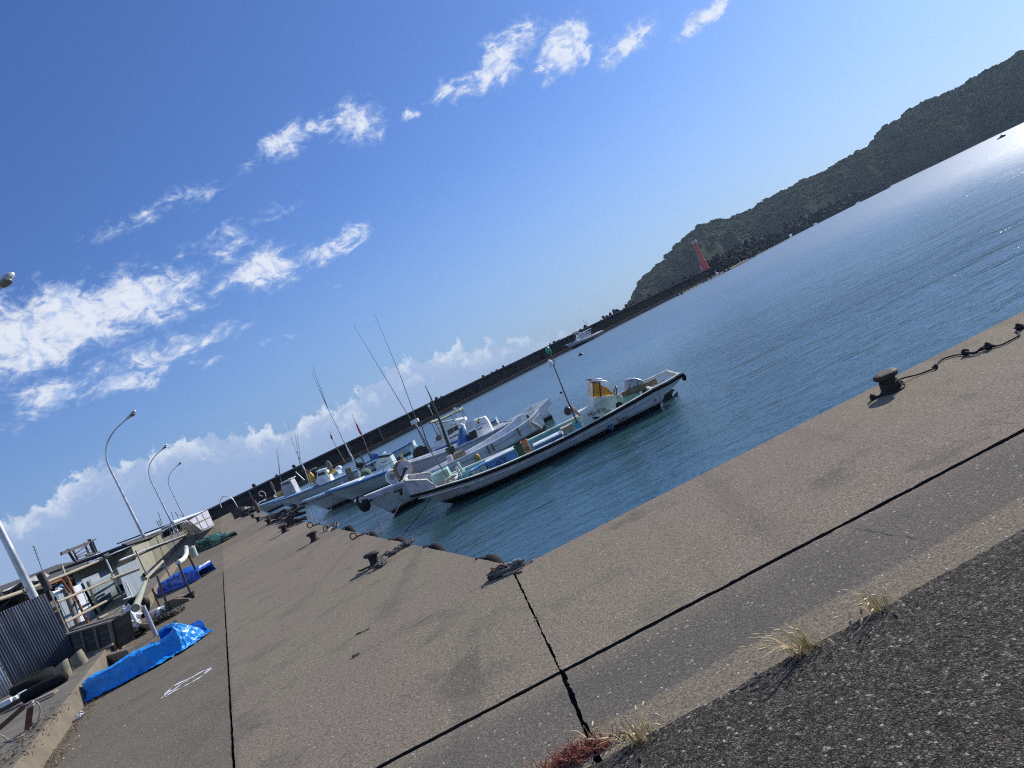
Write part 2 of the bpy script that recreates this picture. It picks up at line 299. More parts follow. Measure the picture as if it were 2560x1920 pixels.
mk('rope_grey', (.13, .125, .125), .9, var=.4, vs=40, bump=.8, bs=90)
mk('rope_dark', (.026, .024, .024), .9, var=.4, vs=40, bump=.8, bs=90)
mk('crate_blue', (.07, .24, .55), .45, dirt=(.14, .24, .38), dirt_amt=.4, ds=6)
mk('cooler_blue', (.02, .11, .33), .4)
mk('tub_aqua', (.15, .46, .57), .45, dirt=(.25, .42, .45), dirt_amt=.4, ds=6)
mk('basket_pale', (.42, .53, .50), .55, dirt=(.5, .48, .3), dirt_amt=.5, ds=7)
mk('crate_green', (.012, .095, .055), .45)
mk('crate_orange', (.55, .22, .10), .55, dirt=(.4, .2, .12), dirt_amt=.4, ds=6)
mk('beige_plastic', (.42, .36, .27), .6, dirt=(.25, .2, .15), dirt_amt=.5, ds=6)
mk('yellow_plastic', (.60, .38, .05), .5, dirt=(.4, .25, .06), dirt_amt=.5, ds=6)
mk('red_cloth', (.55, .035, .03), .7); mk('pink_cloth', (.62, .33, .28), .8, dirt=(.5, .12, .07), dirt_amt=.6, ds=9)
mk('blue_cloth', (.03, .10, .36), .8, dirt=(.5, .5, .55), dirt_amt=.5, ds=9)
mk('orange_screen', (.78, .39, .045), .2, var=.1, trans=.35); mk('dark_glass', (.018, .022, .028), .08, spec=.8)
mk('cowl_grey', (.34, .36, .37), .3, .3, coat=.3); mk('ink', (.012, .013, .018), .6); mk('decal_blue', (.03, .07, .26), .5)
mk('canvas_lime', (.40, .46, .26), .7, var=.15); mk('red_lamp_paint', (.66, .085, .045), .5, dirt=(.40, .07, .05), dirt_amt=.4, ds=.8)
mk('green_lens', (.02, .30, .17), .2); mk('lamp_glass', (.16, .17, .13), .15, var=.2, spec=.8); mk('white_plastic', (.72, .73, .73), .4)
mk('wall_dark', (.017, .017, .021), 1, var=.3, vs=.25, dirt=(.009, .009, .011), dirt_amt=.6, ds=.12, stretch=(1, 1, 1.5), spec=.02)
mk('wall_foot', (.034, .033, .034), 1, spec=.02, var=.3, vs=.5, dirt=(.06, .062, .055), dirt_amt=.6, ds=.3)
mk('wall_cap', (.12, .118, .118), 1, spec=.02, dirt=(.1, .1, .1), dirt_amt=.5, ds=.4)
mk('armour', (.045, .043, .044), 1, spec=.05, var=.35, vs=.8, dirt=(.025, .025, .027), dirt_amt=.6, ds=.5)
mk('curb', (.165, .14, .10), .9, var=.2, vs=3, dirt=(.13, .105, .07), dirt_amt=.5, ds=2, bump=.4)
mk('pad', (.155, .135, .105), .9, var=.25, vs=2, dirt=(.08, .07, .055), dirt_amt=.6, ds=1.5, bump=.5)
mk('quay_side', (.14, .13, .115), .9, dirt=(.05, .06, .05), dirt_amt=.6, ds=1)
mk('gap_dark', (.02, .019, .018), .95)
mk('paint_white', (.70, .70, .69), .7, dirt=(.35, .33, .3), dirt_amt=.7, ds=14)
mk('straw', (.62, .48, .23), .8, var=.3, vs=9); mk('straw_green', (.36, .33, .11), .8, var=.3, vs=9); mk('seed', (.74, .60, .32), .9, var=.25, vs=30)
mk('succulent', (.30, .10, .065), .8, var=.4, vs=20, dirt=(.32, .2, .1), dirt_amt=.5, ds=15)
mk('leaf_litter', (.20, .15, .095), .95, var=.5, vs=20); mk('leaf', (.05, .075, .022), .8, var=.4, vs=3)
mk('scrub', (.062, .068, .036), 1, var=.6, vs=.12, dirt=(.11, .094, .062), dirt_amt=.6, ds=.05, spec=0)
mk('seaweed', (.022, .017, .013), .8, var=.5, vs=20)

# ------------------------------------------------------------------ mesh helpers
class MB:
    def __init__(s): s.v = []; s.f = []
    def add(s, vs, fs):
        o = len(s.v); s.v += [V(x) for x in vs]; s.f += [tuple(i + o for i in f) for f in fs]; return s
    def box(s, c, d, rz=0, rot=None):
        c = V(c); h = V(d) / 2; Q = rot if rot is not None else Matrix.Rotation(rz, 3, 'Z')
        vs = [c + Q @ V((x * h.x, y * h.y, z * h.z)) for x in (-1, 1) for y in (-1, 1) for z in (-1, 1)]
        return s.add(vs, [(0, 1, 3, 2), (4, 6, 7, 5), (0, 4, 5, 1), (2, 3, 7, 6), (0, 2, 6, 4), (1, 5, 7, 3)])
    def beam(s, p, q, w, h=None, up=(0, 0, 1)):
        p, q = V(p), V(q); h = h or w; d = (q - p).normalized(); u = V(up)
        if abs(d.dot(u)) > .97: u = V((0, 1, 0))
        x = d.cross(u).normalized() * w / 2; y = x.cross(d).normalized() * h / 2
        vs = [e + a * x + b * y for e in (p, q) for a, b in ((-1, -1), (1, -1), (1, 1), (-1, 1))]
        return s.add(vs, [(3, 2, 1, 0), (4, 5, 6, 7), (0, 1, 5, 4), (1, 2, 6, 5), (2, 3, 7, 6), (3, 0, 4, 7)])
    def tube(s, pts, r, n=8, cap=True):
        pts = [V(p) for p in pts]; rr = r if isinstance(r, (list, tuple)) else [r] * len(pts); o = len(s.v); up = None
        for i, p in enumerate(pts):
            d = (pts[min(i + 1, len(pts) - 1)] - pts[max(i - 1, 0)])
            d = d.normalized() if d.length > 1e-9 else V((0, 0, 1))
            if up is None: up = d.orthogonal().normalized()
            up = (up - d * up.dot(d)); up = up.normalized() if up.length > 1e-6 else d.orthogonal().normalized()
            w = d.cross(up)
            s.v += [p + (up * cos(2 * pi * k / n) + w * sin(2 * pi * k / n)) * rr[i] for k in range(n)]
        for i in range(len(pts) - 1):
            for k in range(n):
                a, b = o + i * n + k, o + i * n + (k + 1) % n; s.f.append((a, b, b + n, a + n))
        if cap: s.f.append(tuple(o + k for k in range(n))[::-1]); s.f.append(tuple(o + (len(pts) - 1) * n + k for k in range(n)))
        return s
    def lathe(s, prof, c=(0, 0, 0), n=20, Q=None):
        o = len(s.v); c = V(c); Q = Q or Matrix.Identity(3)
        for r, z in prof: s.v += [c + Q @ V((r * cos(2 * pi * k / n), r * sin(2 * pi * k / n), z)) for k in range(n)]
        for i in range(len(prof) - 1):
            for k in range(n):
                a, b = o + i * n + k, o + i * n + (k + 1) % n; s.f.append((a, b, b + n, a + n))
        s.f.append(tuple(o + k for k in range(n))[::-1]); s.f.append(tuple(o + (len(prof) - 1) * n + k for k in range(n)))
        return s
    def torus(s, c, R0, r, n=24, m=8, Q=None, sq=1.0):
        c = V(c); Q = Q or Matrix.Identity(3); o = len(s.v)
        for i in range(n):
            a = 2 * pi * i / n
            for j in range(m):
                b = 2 * pi * j / m; s.v.append(c + Q @ V(((R0 + r * cos(b)) * cos(a), (R0 + r * cos(b)) * sin(a), r * sq * sin(b))))
        for i in range(n):
            for j in range(m):
                s.f.append((o + i * m + j, o + ((i + 1) % n) * m + j, o + ((i + 1) % n) * m + (j + 1) % m, o + i * m + (j + 1) % m))
        return s
    def prism(s, poly, ext):
        p = [V(x) for x in poly]; e = V(ext); n = len(p)
        return s.add(p + [x + e for x in p], [tuple(range(n))[::-1], tuple(range(n, 2 * n))] + [(i, (i + 1) % n, (i + 1) % n + n, i + n) for i in range(n)])
    def sph(s, c, r, n=12, m=8, jit=0, Q=None):
        c = V(c); rr = V(r) if not isinstance(r, (int, float)) else V((r, r, r)); o = len(s.v); Q = Q or Matrix.Identity(3)
        for i in range(m + 1):
            t = pi * i / m
            for k in range(n):
                a = 2 * pi * k / n; d = V((sin(t) * cos(a), sin(t) * sin(a), cos(t)))
                f = 1 + (jit * noise.noise(d * 2.2 + c * 3.1) if jit else 0)
                s.v.append(c + Q @ V((d.x * rr.x * f, d.y * rr.y * f, d.z * rr.z * f)))
        for i in range(m):
            for k in range(n):
                a, b = o + i * n + k, o + i * n + (k + 1) % n; s.f.append((a, a + n, b + n, b))
        return s
    def grid(s, P, close=False):
        """P: rows of points"""
        o = len(s.v); w = len(P[0])
        for r in P: s.v += [V(x) for x in r]
        for i in range(len(P) - 1):
            for j in range(w - 1): a = o + i * w + j; s.f.append((a, a + 1, a + w + 1, a + w))
        return s
    def build(s, name, m, parent=None, smooth=None, origin=None, thick=0, bevel=0):
        me = bpy.data.meshes.new(name); og = V(origin) if origin is not None else V((0, 0, 0))
        me.from_pydata([tuple(x - og) for x in s.v], [], s.f); me.update()
        b = bmesh.new(); b.from_mesh(me); bmesh.ops.remove_doubles(b, verts=b.verts, dist=1e-5); bmesh.ops.recalc_face_normals(b, faces=b.faces); b.to_mesh(me); b.free()
        o = bpy.data.objects.new(name, me); C.objects.link(o); me.materials.append(M[m] if isinstance(m, str) else m)
        if parent is not None: o.parent = parent
        if origin is not None: o.location = og
        if smooth is not None:
            me.shade_smooth()
            if smooth < 180:
                b = bmesh.new(); b.from_mesh(me)
                for e in b.edges:
                    if len(e.link_faces) == 2 and e.calc_face_angle(0) > rad(smooth): e.smooth = False
                b.to_mesh(me); b.free()
        if thick: d = o.modifiers.new('thickness', 'SOLIDIFY'); d.thickness = thick; d.offset = 0
        if bevel: d = o.modifiers.new('bevel', 'BEVEL'); d.width = bevel; d.segments = 2; d.limit_method = 'ANGLE'; d.harden_normals = False
        return o
def tag(o, label, cat, group=None, kind=None):
    if label: o['label'] = label
    if cat: o['category'] = cat
    if group: o['group'] = group
    if kind: o['kind'] = kind
    return o
def struct(o): o['kind'] = 'structure'; return o
def thing(name, label, cat, loc=(0, 0, 0), rz=0, group=None):
    o = bpy.data.objects.new(name, None); C.objects.link(o); o.location = loc; o.rotation_euler = (0, 0, rz); o.empty_display_size = .2
    return tag(o, label, cat, group)
def copy_tree(o, parent=None):
    c = o.copy(); C.objects.link(c)
    if parent is not None: c.parent = parent
    for ch in [x for x in bpy.data.objects if x.parent == o]: copy_tree(ch, c)
    return c
def text_mesh(s, name, m, parent, org, right, up, width=None, height=.1, depth=.004):
    cu = bpy.data.curves.new(name, 'FONT'); cu.body = s; cu.size = 1; cu.extrude = 0; cu.resolution_u = 3
    t = bpy.data.objects.new(name, cu); C.objects.link(t); dg = bpy.context.evaluated_depsgraph_get()
    me = bpy.data.meshes.new_from_object(t.evaluated_get(dg)); bpy.data.objects.remove(t); bpy.data.curves.remove(cu)
    xs = [v.co.x for v in me.vertices] or [0, 1]; ys = [v.co.y for v in me.vertices] or [0, 1]
    r, u = V(right).normalized(), V(up).normalized(); nn = r.cross(u).normalized(); x0, y0 = min(xs), min(ys)
    sy = height / max(1e-6, max(ys) - y0); sx = (width / (max(xs) - x0)) if width else sy
    for v in me.vertices: v.co = V(org) + r * (v.co.x - x0) * sx + u * (v.co.y - y0) * sy + nn * depth
    me.materials.clear(); me.materials.append(M[m]); o = bpy.data.objects.new(name, me); C.objects.link(o); o.parent = parent
    return o
def catmull(P, n):
    P = [V(p) if len(p) <= 4 else list(p) for p in P]; out = []
    P = [list(p) for p in P]
    for i in range(len(P) - 1):
        a, b, c, d = P[max(i - 1, 0)], P[i], P[i + 1], P[min(i + 2, len(P) - 1)]
        for k in range(n):
            t = k / n; out.append([.5 * (2 * b[j] + (c[j] - a[j]) * t + (2 * a[j] - 5 * b[j] + 4 * c[j] - d[j]) * t * t + (3 * b[j] - a[j] - 3 * c[j] + d[j]) * t ** 3) for j in range(len(b))])
    out.append(P[-1]); return out
def curve(P, n=6): return [V(p) for p in catmull(P, n)]
def sag(p, q, s, n=14):
    p, q = V(p), V(q); return [p.lerp(q, i / n) - V((0, 0, 4 * s * (i / n) * (1 - i / n))) for i in range(n + 1)]

# ------------------------------------------------------------------ quay, asphalt, sea, breakwater, hill
AZA, AZB, AZW = rad(-22.3), rad(84.8), rad(42.9)
dA, dB, dW = (V((sin(a), cos(a), 0)) for a in (AZA, AZB, AZW))
nA = V((-cos(AZA), sin(AZA), 0))                     # away from the water, left of the long quay edge
CO = at(1298, 1418)                                  # inner corner of the quay
PW = V((65.5, 223.6, 0))                             # head of the breakwater
def isect(p, d, q, e):
    k = d.x * e.y - d.y * e.x; t = ((q.x - p.x) * e.y - (q.y - p.y) * e.x) / k
    return p + d * t
SA = at(*k6(810, 930)); SA.z = 0                     # a point on the foot of the raised step
EA = isect(CO, dA, PW - dW * 0, dW)                  # long edge meets the breakwater
WL = PW - dW * 190
ASL, ASR = at(1698, 1802), at(2560, 1330); dS = (ASR - ASL).normalized()
quay = [CO, CO + dB * 70, ASL + dS * 75, ASL - dS * 60, V((-75, 20, 0)), WL, EA]
def clip(poly, p, q, gap=0.0):
    """keeps what lies left of p->q, gap back from the line"""
    n = V((-(q - p).y, (q - p).x, 0)).normalized(); out = []
    f = [(x - p).dot(n) - gap for x in poly]
    for i in range(len(poly)):
        j = (i + 1) % len(poly)
        if f[i] >= 0: out.append(poly[i])
        if (f[i] >= 0) != (f[j] >= 0): out.append(poly[i].lerp(poly[j], f[i] / (f[i] - f[j])))
    return out
def cut(poly, a, b, gap):
    return clip(poly, a, b, gap / 2), clip(poly, b, a, gap / 2)
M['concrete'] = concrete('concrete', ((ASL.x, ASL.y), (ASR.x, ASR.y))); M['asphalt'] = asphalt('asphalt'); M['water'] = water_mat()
def rough_edge(poly, amp, rr, near=.03):
    out = []
    for i in range(len(poly)):
        a, b = poly[i], poly[(i + 1) % len(poly)]; L = (b - a).length; t = 0
        if L < 1e-4: continue
        d = (b - a) / L; n = V((-d.y, d.x, 0)); k = rr.random() * 50
        while t < L - 1e-4:
            p = a + d * t; dist = hypot(p.x, p.y); jit = 0
            if t > 0 and p.y > -1:
                jit = amp * (noise.noise(V((t * 9, k, 0))) * .8 + noise.noise(V((t * 34, k, 3))) * .5)
                if noise.noise(V((t * 2.3, k, 9))) > .3: jit += amp * 1.5 * abs(noise.noise(V((t * 16, k, 5))))
            out.append(p + n * jit); t += (near if dist < 7 and p.y > 1 else .12 if dist < 16 and p.y > 0 else 1.2 if dist < 50 and p.y > 0 else 6)
    return out
def slab(poly, name='quay_slab', m='concrete', z0=-.06, z1=0.0, amp=.010, near=.022):
    e = rough_edge(poly, amp, R, near); b = MB(); n = len(e)
    b.add([V((p.x, p.y, z1)) for p in e] + [V((p.x, p.y, z0)) for p in e], [tuple(range(n))] + [(i, i + n, (i + 1) % n + n, (i + 1) % n) for i in range(n)])
    o = b.build(name, m); o.data.materials.append(M['gap_dark'])
    for f in o.data.polygons:
        if abs(f.normal.z) < .5: f.material_index = 1
    return struct(o)
far, near_ = cut(quay, at(1300, 1733.8), at(2364.5, 1177.4), .050)
farL, farR = cut(far, at(1406, 1686), at(1286.6, 1436), .016)
nL, nR = cut(near_, at(1467, 1829), at(1406, 1680), .030)
slab(farR); slab(nL); slab(nR)
pm = at(556.3, 1431)
fl2, fl1 = cut(farL, pm - dB, pm + dB, .010)
slabs = []
a, b = cut(fl1, at(584, 1918), at(559.2, 1468.7), .022); slabs += [a, b]
q1, q2 = at(760, 1375.5), at(867, 1327.7)
for s_ in list(slabs):
    if max((p - CO).length for p in s_) and any((p - CO).length < .3 for p in s_):
        slabs.remove(s_); a, b = cut(s_, q1, q2, .012); slabs += [a, b]
rest = fl2
for k in range(1, 7):
    p = pm + dA * (10.5 * k); a, b = cut(rest, p - dB, p + dB, .014); slabs.append(b); rest = a
slabs.append(rest)
for s_ in slabs:
    if len(s_) > 2: slab(s_, amp=.008)
bd = [CO - (dA + dB).normalized() * .012] + quay[1:-1] + [EA - dA * 0 + nA * .012]
bd[1] = CO + dB * 70 - V((dB.y * -1, dB.x, 0)) * .012
bm_ = MB().prism([V((p.x, p.y, -3)) for p in bd], (0, 0, 2.93)); struct(bm_.build('quay_base', 'quay_side')); jb = MB().add([V((p.x, p.y, -.062)) for p in bd], [tuple(range(len(bd)))]); struct(jb.build('joint_bed', 'gap_dark'))
asp = [ASL - dS * 60, ASL + dS * 75, V((70, -40, 0)), V((-60, -40, 0))]
slab(asp[::-1], 'asphalt_road', 'asphalt', -.005, .011, .014, .02)
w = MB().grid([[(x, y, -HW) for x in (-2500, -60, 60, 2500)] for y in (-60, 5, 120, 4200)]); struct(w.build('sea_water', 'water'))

# raised step along the sheds
zP = .25
b = MB(); P0, P1 = SA - dA * 12, SA + dA * 62
b.prism([P0 + V((0, 0, -.05)), P0 + V((0, 0, zP + .01)) + nA * .03, P0 + V((0, 0, zP + .01)) + nA * .22, P0 + nA * .22 + V((0, 0, -.05))], P1 - P0); struct(b.build('curb', 'curb', bevel=.02))
b = MB(); b.prism([P0 + nA * .22 - V((0, 0, .04)), P1 + nA * .22 - V((0, 0, .04)), P1 + nA * 45 - V((0, 0, .04)), P0 + nA * 45 - V((0, 0, .04))], (0, 0, zP + .04)); struct(b.build('raised_pad', 'pad'))

# breakwater
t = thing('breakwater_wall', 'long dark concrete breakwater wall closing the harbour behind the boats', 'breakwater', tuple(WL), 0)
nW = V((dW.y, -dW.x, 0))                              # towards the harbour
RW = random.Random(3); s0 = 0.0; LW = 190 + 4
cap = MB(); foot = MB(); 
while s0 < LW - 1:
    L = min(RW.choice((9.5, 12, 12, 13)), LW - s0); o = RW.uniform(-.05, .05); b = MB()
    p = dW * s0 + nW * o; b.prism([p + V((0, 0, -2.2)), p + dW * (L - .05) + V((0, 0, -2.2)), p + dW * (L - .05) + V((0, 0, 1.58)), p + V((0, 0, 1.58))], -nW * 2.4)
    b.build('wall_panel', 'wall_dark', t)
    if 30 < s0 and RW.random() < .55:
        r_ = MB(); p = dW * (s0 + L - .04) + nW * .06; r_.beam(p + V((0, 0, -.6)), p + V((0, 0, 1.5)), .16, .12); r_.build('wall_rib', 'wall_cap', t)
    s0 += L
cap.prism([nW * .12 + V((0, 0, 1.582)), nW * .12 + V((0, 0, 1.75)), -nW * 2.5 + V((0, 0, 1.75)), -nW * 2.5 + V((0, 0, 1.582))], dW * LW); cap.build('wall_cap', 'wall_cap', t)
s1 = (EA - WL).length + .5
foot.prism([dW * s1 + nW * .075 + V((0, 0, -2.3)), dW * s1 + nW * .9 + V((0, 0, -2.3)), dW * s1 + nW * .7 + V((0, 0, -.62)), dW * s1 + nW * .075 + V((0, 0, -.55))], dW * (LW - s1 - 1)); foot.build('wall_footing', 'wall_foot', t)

# armour blocks: one four-legged block, copied
def tetra_mesh():
    b = MB(); dirs = [V((0, 0, 1))] + [V((cos(a) * .943, sin(a) * .943, -.333)) for a in (0, 2.094, 4.189)]
    for d in dirs:
        Q = d.to_track_quat('Z', 'Y').to_matrix(); b.lathe([(.56, -.1), (.50, .55), (.36, 1.45), (.30, 1.52)], (0, 0, 0), 10, Q)
    b.sph((0, 0, 0), .60, 10, 6); return b
tet = tetra_mesh().build('armour_block', 'armour', smooth=35)
RT = random.Random(11); ntet = 0
def put_tet(p, sc, label, group):
    global ntet
    o = tet if ntet == 0 else tet.copy()
    if ntet: C.objects.link(o)
    ntet += 1; o.location = p; o.scale = (sc,) * 3; o.rotation_euler = (RT.uniform(0, 6.3), RT.uniform(0, 6.3), RT.uniform(0, 6.3)); tag(o, label, 'armour block', group)
TOPPX = [(640, 1215), (688, 1190), (740, 1165), (913, 1082), (1062, 1008), (1073, 1004), (1090, 996), (1107, 985), (1120, 978), (1137, 974), (1205, 937), (1215, 930), (1232, 925), (1247, 918), (1258, 912), (1280, 900), (1322, 882), (1330, 878), (1378, 862), (1392, 851), (1405, 846), (1420, 838), (1438, 831), (1453, 824), (1468, 818), (1505, 801), (1515, 794), (1528, 785), (1535, 778), (1545, 772), (1556, 768)]
for (px, py) in TOPPX:
    d = ray(px, py + 7); q = isect(V((0, 0, 0)), V((d.x, d.y, 0)), PW - nW * RT.uniform(4.2, 5.5), dW); q.z = RT.uniform(1.0, 1.4); put_tet(q, RT.uniform(.42, .68), 'dark armour block peeking over the top of the breakwater wall', 'armour blocks behind the breakwater wall')
for i in range(26):                                   # behind the wall near the head
    u = RT.random() ** 1.3 * 62; q = PW - dW * u - nW * RT.uniform(4.0, 6.0); q.z = RT.uniform(.9, 1.4) + .4 * (1 - u / 62); put_tet(q, RT.uniform(.7, .95), 'dark armour block behind the wall leading to the red light tower', 'armour blocks behind the wall head')
for i in range(150):                                  # the heap beyond the light tower
    u = RT.random(); px = 1800 + 410 * u; py = 702 - 231 * u; d = ray(px, py); D = 232 + 230 * u
    hd = V((d.x, d.y, 0)).normalized(); off = RT.uniform(-1, 9); q = hd * (D + off); hmax = (4.0 if u < .3 else 4.2 if u < .85 else 3.2 * (1 - (u - .85) / .2))
    q.z = -1.0 + max(0, min(1, (off + 1) / 6)) * hmax * RT.uniform(.55, 1); put_tet(q, RT.uniform(1.15, 1.7) * (1 + .35 * u), 'dark concrete armour block in the heap beyond the red light tower', 'armour blocks heaped beyond the light tower')

# light tower
tb = PW - nW * 1.2 + dW * 2.6; t = thing('light_tower', 'tall red harbour light tower standing on the end of the breakwater', 'light tower', (tb.x, tb.y, 1.75), 0)
MB().lathe([(.80, 0), (.80, .18), (.74, .2), (.72, 2.7), (.56, 3.1)], n=20).build('tower_base', 'red_lamp_paint', t, 40)
MB().lathe([(.55, 3.0), (.44, 8.0)], n=20).build('tower_shaft', 'red_lamp_paint', t, 40)
b = MB().lathe([(.45, 7.85), (.80, 8.1), (.80, 8.25), (.45, 8.26)], n=20); b.build('tower_gallery', 'red_lamp_paint', t, 40)
b = MB()
for k in range(10): b.beam((.76 * cos(k * .628), .76 * sin(k * .628), 8.25), (.76 * cos(k * .628), .76 * sin(k * .628), 9.0), .05)
b.torus((0, 0, 9.0), .76, .035, 20, 6); b.torus((0, 0, 8.62), .76, .025, 20, 6); b.build('gallery_railing', 'galvanised', t)
MB().lathe([(.22, 8.26), (.22, 8.9), (.30, 8.92), (.30, 9.0), (.12, 9.3)], n=14).build('lantern', 'lamp_glass', t, 40)
for k in range(6):
    a = k * 1.047; MB().lathe([(.09, 0), (.09, .22), (.03, .26)], (.76 * cos(a), .76 * sin(a), 9.02), 10).build('gallery_lamp', 'white_plastic', t)
vw = V((-tb.x, -tb.y, 0)).normalized(); rt = V((vw.y, -vw.x, 0)) * -1
lf = V((-.956, .29, 0))
b = MB(); P = [lf * .5 + V((0, 0, 0)), lf * 1.75, lf * 1.75 + V((0, 0, 2.0)), lf * 1.45 + V((0, 0, 2.35)), lf * .5 + V((0, 0, 2.6))]; b.prism([p + vw * .5 for p in P], -vw * 1.0); b.build('tower_annex', 'red_lamp_paint', t)
P = [lf * .95 + V((0, 0, .25)), lf * 1.5 + V((0, 0, .25)), lf * 1.5 + V((0, 0, 1.6)), lf * 1.22 + V((0, 0, 1.85)), lf * .95 + V((0, 0, 1.6))]; MB().prism([p + vw * .502 for p in P], vw * .03).build('annex_door', 'panel_pale', t)

# hill
RIDGE = [(1540, 790, 0), (1567, 768, 0), (1578, 748, 0), (1600, 702, 0), (1640, 662, 0), (1672, 648, 0), (1690, 612, 0), (1722, 585, 0), (1750, 562, 0), (1800, 552, 0), (1850, 538, 0), (1905, 503, 0), (1950, 478, 0), (2000, 452, 0), (2050, 432, 0), (2100, 404, 0), (2150, 372, 0), (2180, 352, 0), (2210, 318, 0), (2240, 300, 0), (2290, 262, 0), (2340, 240, 0), (2380, 222, 0), (2410, 208, 0), (2450, 182, 0), (2500, 158, 0), (2560, 122, 0), (2700, 60, 0), (2950, -40, 0)]
rr_ = []
for x, y, _ in RIDGE:
    d = ray(x, y); rr_.append((atan2(d.x, d.y), d.z / hypot(d.x, d.y)))
def ridge(a):
    for (a0, v0), (a1, v1) in zip(rr_, rr_[1:]):
        if a <= a1: return max(-.002, v0 + (v1 - v0) * max(0, (a - a0)) / (a1 - a0))
    return rr_[-1][1]
NA, NS = 760, 120; aL, aR = rad(9.4), rad(47); rows = []
for j in range(NS + 1):
    s = j / NS * 1.35; row = []
    for i in range(NA + 1):
        a = aL + (aR - aL) * i / NA; deg = math.degrees(a); v = ridge(a)
        D = 560 + 60 * noise.noise(V((deg * .35, 2, 0))) + 20 * noise.noise(V((deg * .9, 5, 0)))
        D += (90 if deg > 18.6 else -40) * (1 if deg > 18.6 else 1) * min(1, abs(deg - 18.6) / 1.5) * .35
        Dr = 700 + 26 * noise.noise(V((deg * .5, 12, 0)))
        hr = H + v * Dr + 1.25
        if s <= 1:
            n0 = noise.noise(V((deg * .9, s * 3, 4))); cl = .42 + .28 * n0
            pr = (s / .22) ** .75 * cl if s < .22 else cl + (1 - cl) * ((s - .22) / .78) ** (.9 + .3 * n0)
            dist = D + (Dr - D) * s
        else: pr = 1 - (s - 1) * 2.2; dist = Dr + (s - 1) * 300
        p = V((sin(a) * dist, cos(a) * dist, -1.4 + hr * pr))
        veg = max(0, min(1, (pr - .30 + .25 * noise.noise(V((deg * 1.6, s * 6, 1)))) * 5)) * min(1, hr / 8)
        q = V((a * 640, dist, 0))
        bump = 3.0 * abs(noise.noise(q * .075)) + 2.0 * abs(noise.noise(q * .17)) + 1.2 * abs(noise.noise(q * .37)) + .7 * noise.noise(q * .8)
        rock = 1.6 * noise.noise(V((q.x * .035, p.z * .07, 7))) + 1.0 * noise.noise(V((q.x * .10, p.z * .2, 9)))
        p.z += bump * veg * .95 - 1.9 * veg; out = (rock * (1 - veg) + 2.2 * bump * veg * .5); p -= V((sin(a), cos(a), 0)) * out
        row.append(p)
    rows.append(row)
def hill_mat():
    m = bpy.data.materials.new('hill'); m.use_nodes = True; t = m.node_tree; p = t.nodes['Principled BSDF']; g = G(t)
    vec = g.n('ShaderNodeTexCoord').outputs['Object']; sp = g.n('ShaderNodeSeparateXYZ'); t.links.new(vec, sp.inputs[0])
    ge = g.n('ShaderNodeNewGeometry'); sn = g.n('ShaderNodeSeparateXYZ'); t.links.new(ge.outputs['Normal'], sn.inputs[0])
    n1 = g.noise(vec, .03, 5, .6); n2 = g.noise(vec, .16, 5, .65); n3 = g.noise(vec, .6, 4, .7)
    veg = g.mix(g.ss(n2, .35, .65), rgb(.034, .044, .020), rgb(.085, .080, .046)); veg = g.mix(g.ss(n1, .45, .62), veg, rgb(.048, .044, .034)); veg = g.mix(g.m('MULTIPLY', g.ss(n3, .5, .7), .5), veg, rgb(.03, .04, .016))
    rock = g.mix(g.ss(n2, .3, .7), rgb(.024, .023, .023), rgb(.042, .038, .034))
    f = g.m('MULTIPLY', g.ss(g.m('ADD', sn.outputs[2], g.m('MULTIPLY', g.m('SUBTRACT', n2, .5), .5)), .12, .45), g.ss(g.m('ADD', sp.outputs[2], g.m('MULTIPLY', g.m('SUBTRACT', n1, .5), 24)), 4, 10))
    t.links.new(g.mix(f, rock, veg), p.inputs['Base Color']); p.inputs['Roughness'].default_value = 1; p.inputs['Specular IOR Level'].default_value = 0
    return m
M['hill'] = hill_mat(); hb = MB().grid(rows); ho = hb.build('hill', 'hill', smooth=180); struct(ho)
# the scrub wood on the hill: one far-off mass
RH = random.Random(21); b = MB()
for _ in range(8500):
    j = int(NS * (.16 + .60 * RH.random() ** .8) / 1.0); i = RH.randrange(NA); p = rows[min(NS, j)][i]; deg = math.degrees(aL + (aR - aL) * i / NA)
    if p.z < 5 + 9 * noise.noise(V((deg * .6, j * .05, 3))): continue
    if noise.noise(V((deg * 1.3, j * .09, 8))) < -.34: continue
    r_ = RH.uniform(.8, 1.9) * (1 + .4 * (RH.random() < .10)); b.sph(p + V((0, 0, r_ * .02)), (r_ * 1.3, r_ * 1.1, r_ * RH.uniform(.5, .72)), 7, 5, .8)
tag(b.build('hillside_scrub', 'scrub', smooth=180), None, None, None, 'stuff')
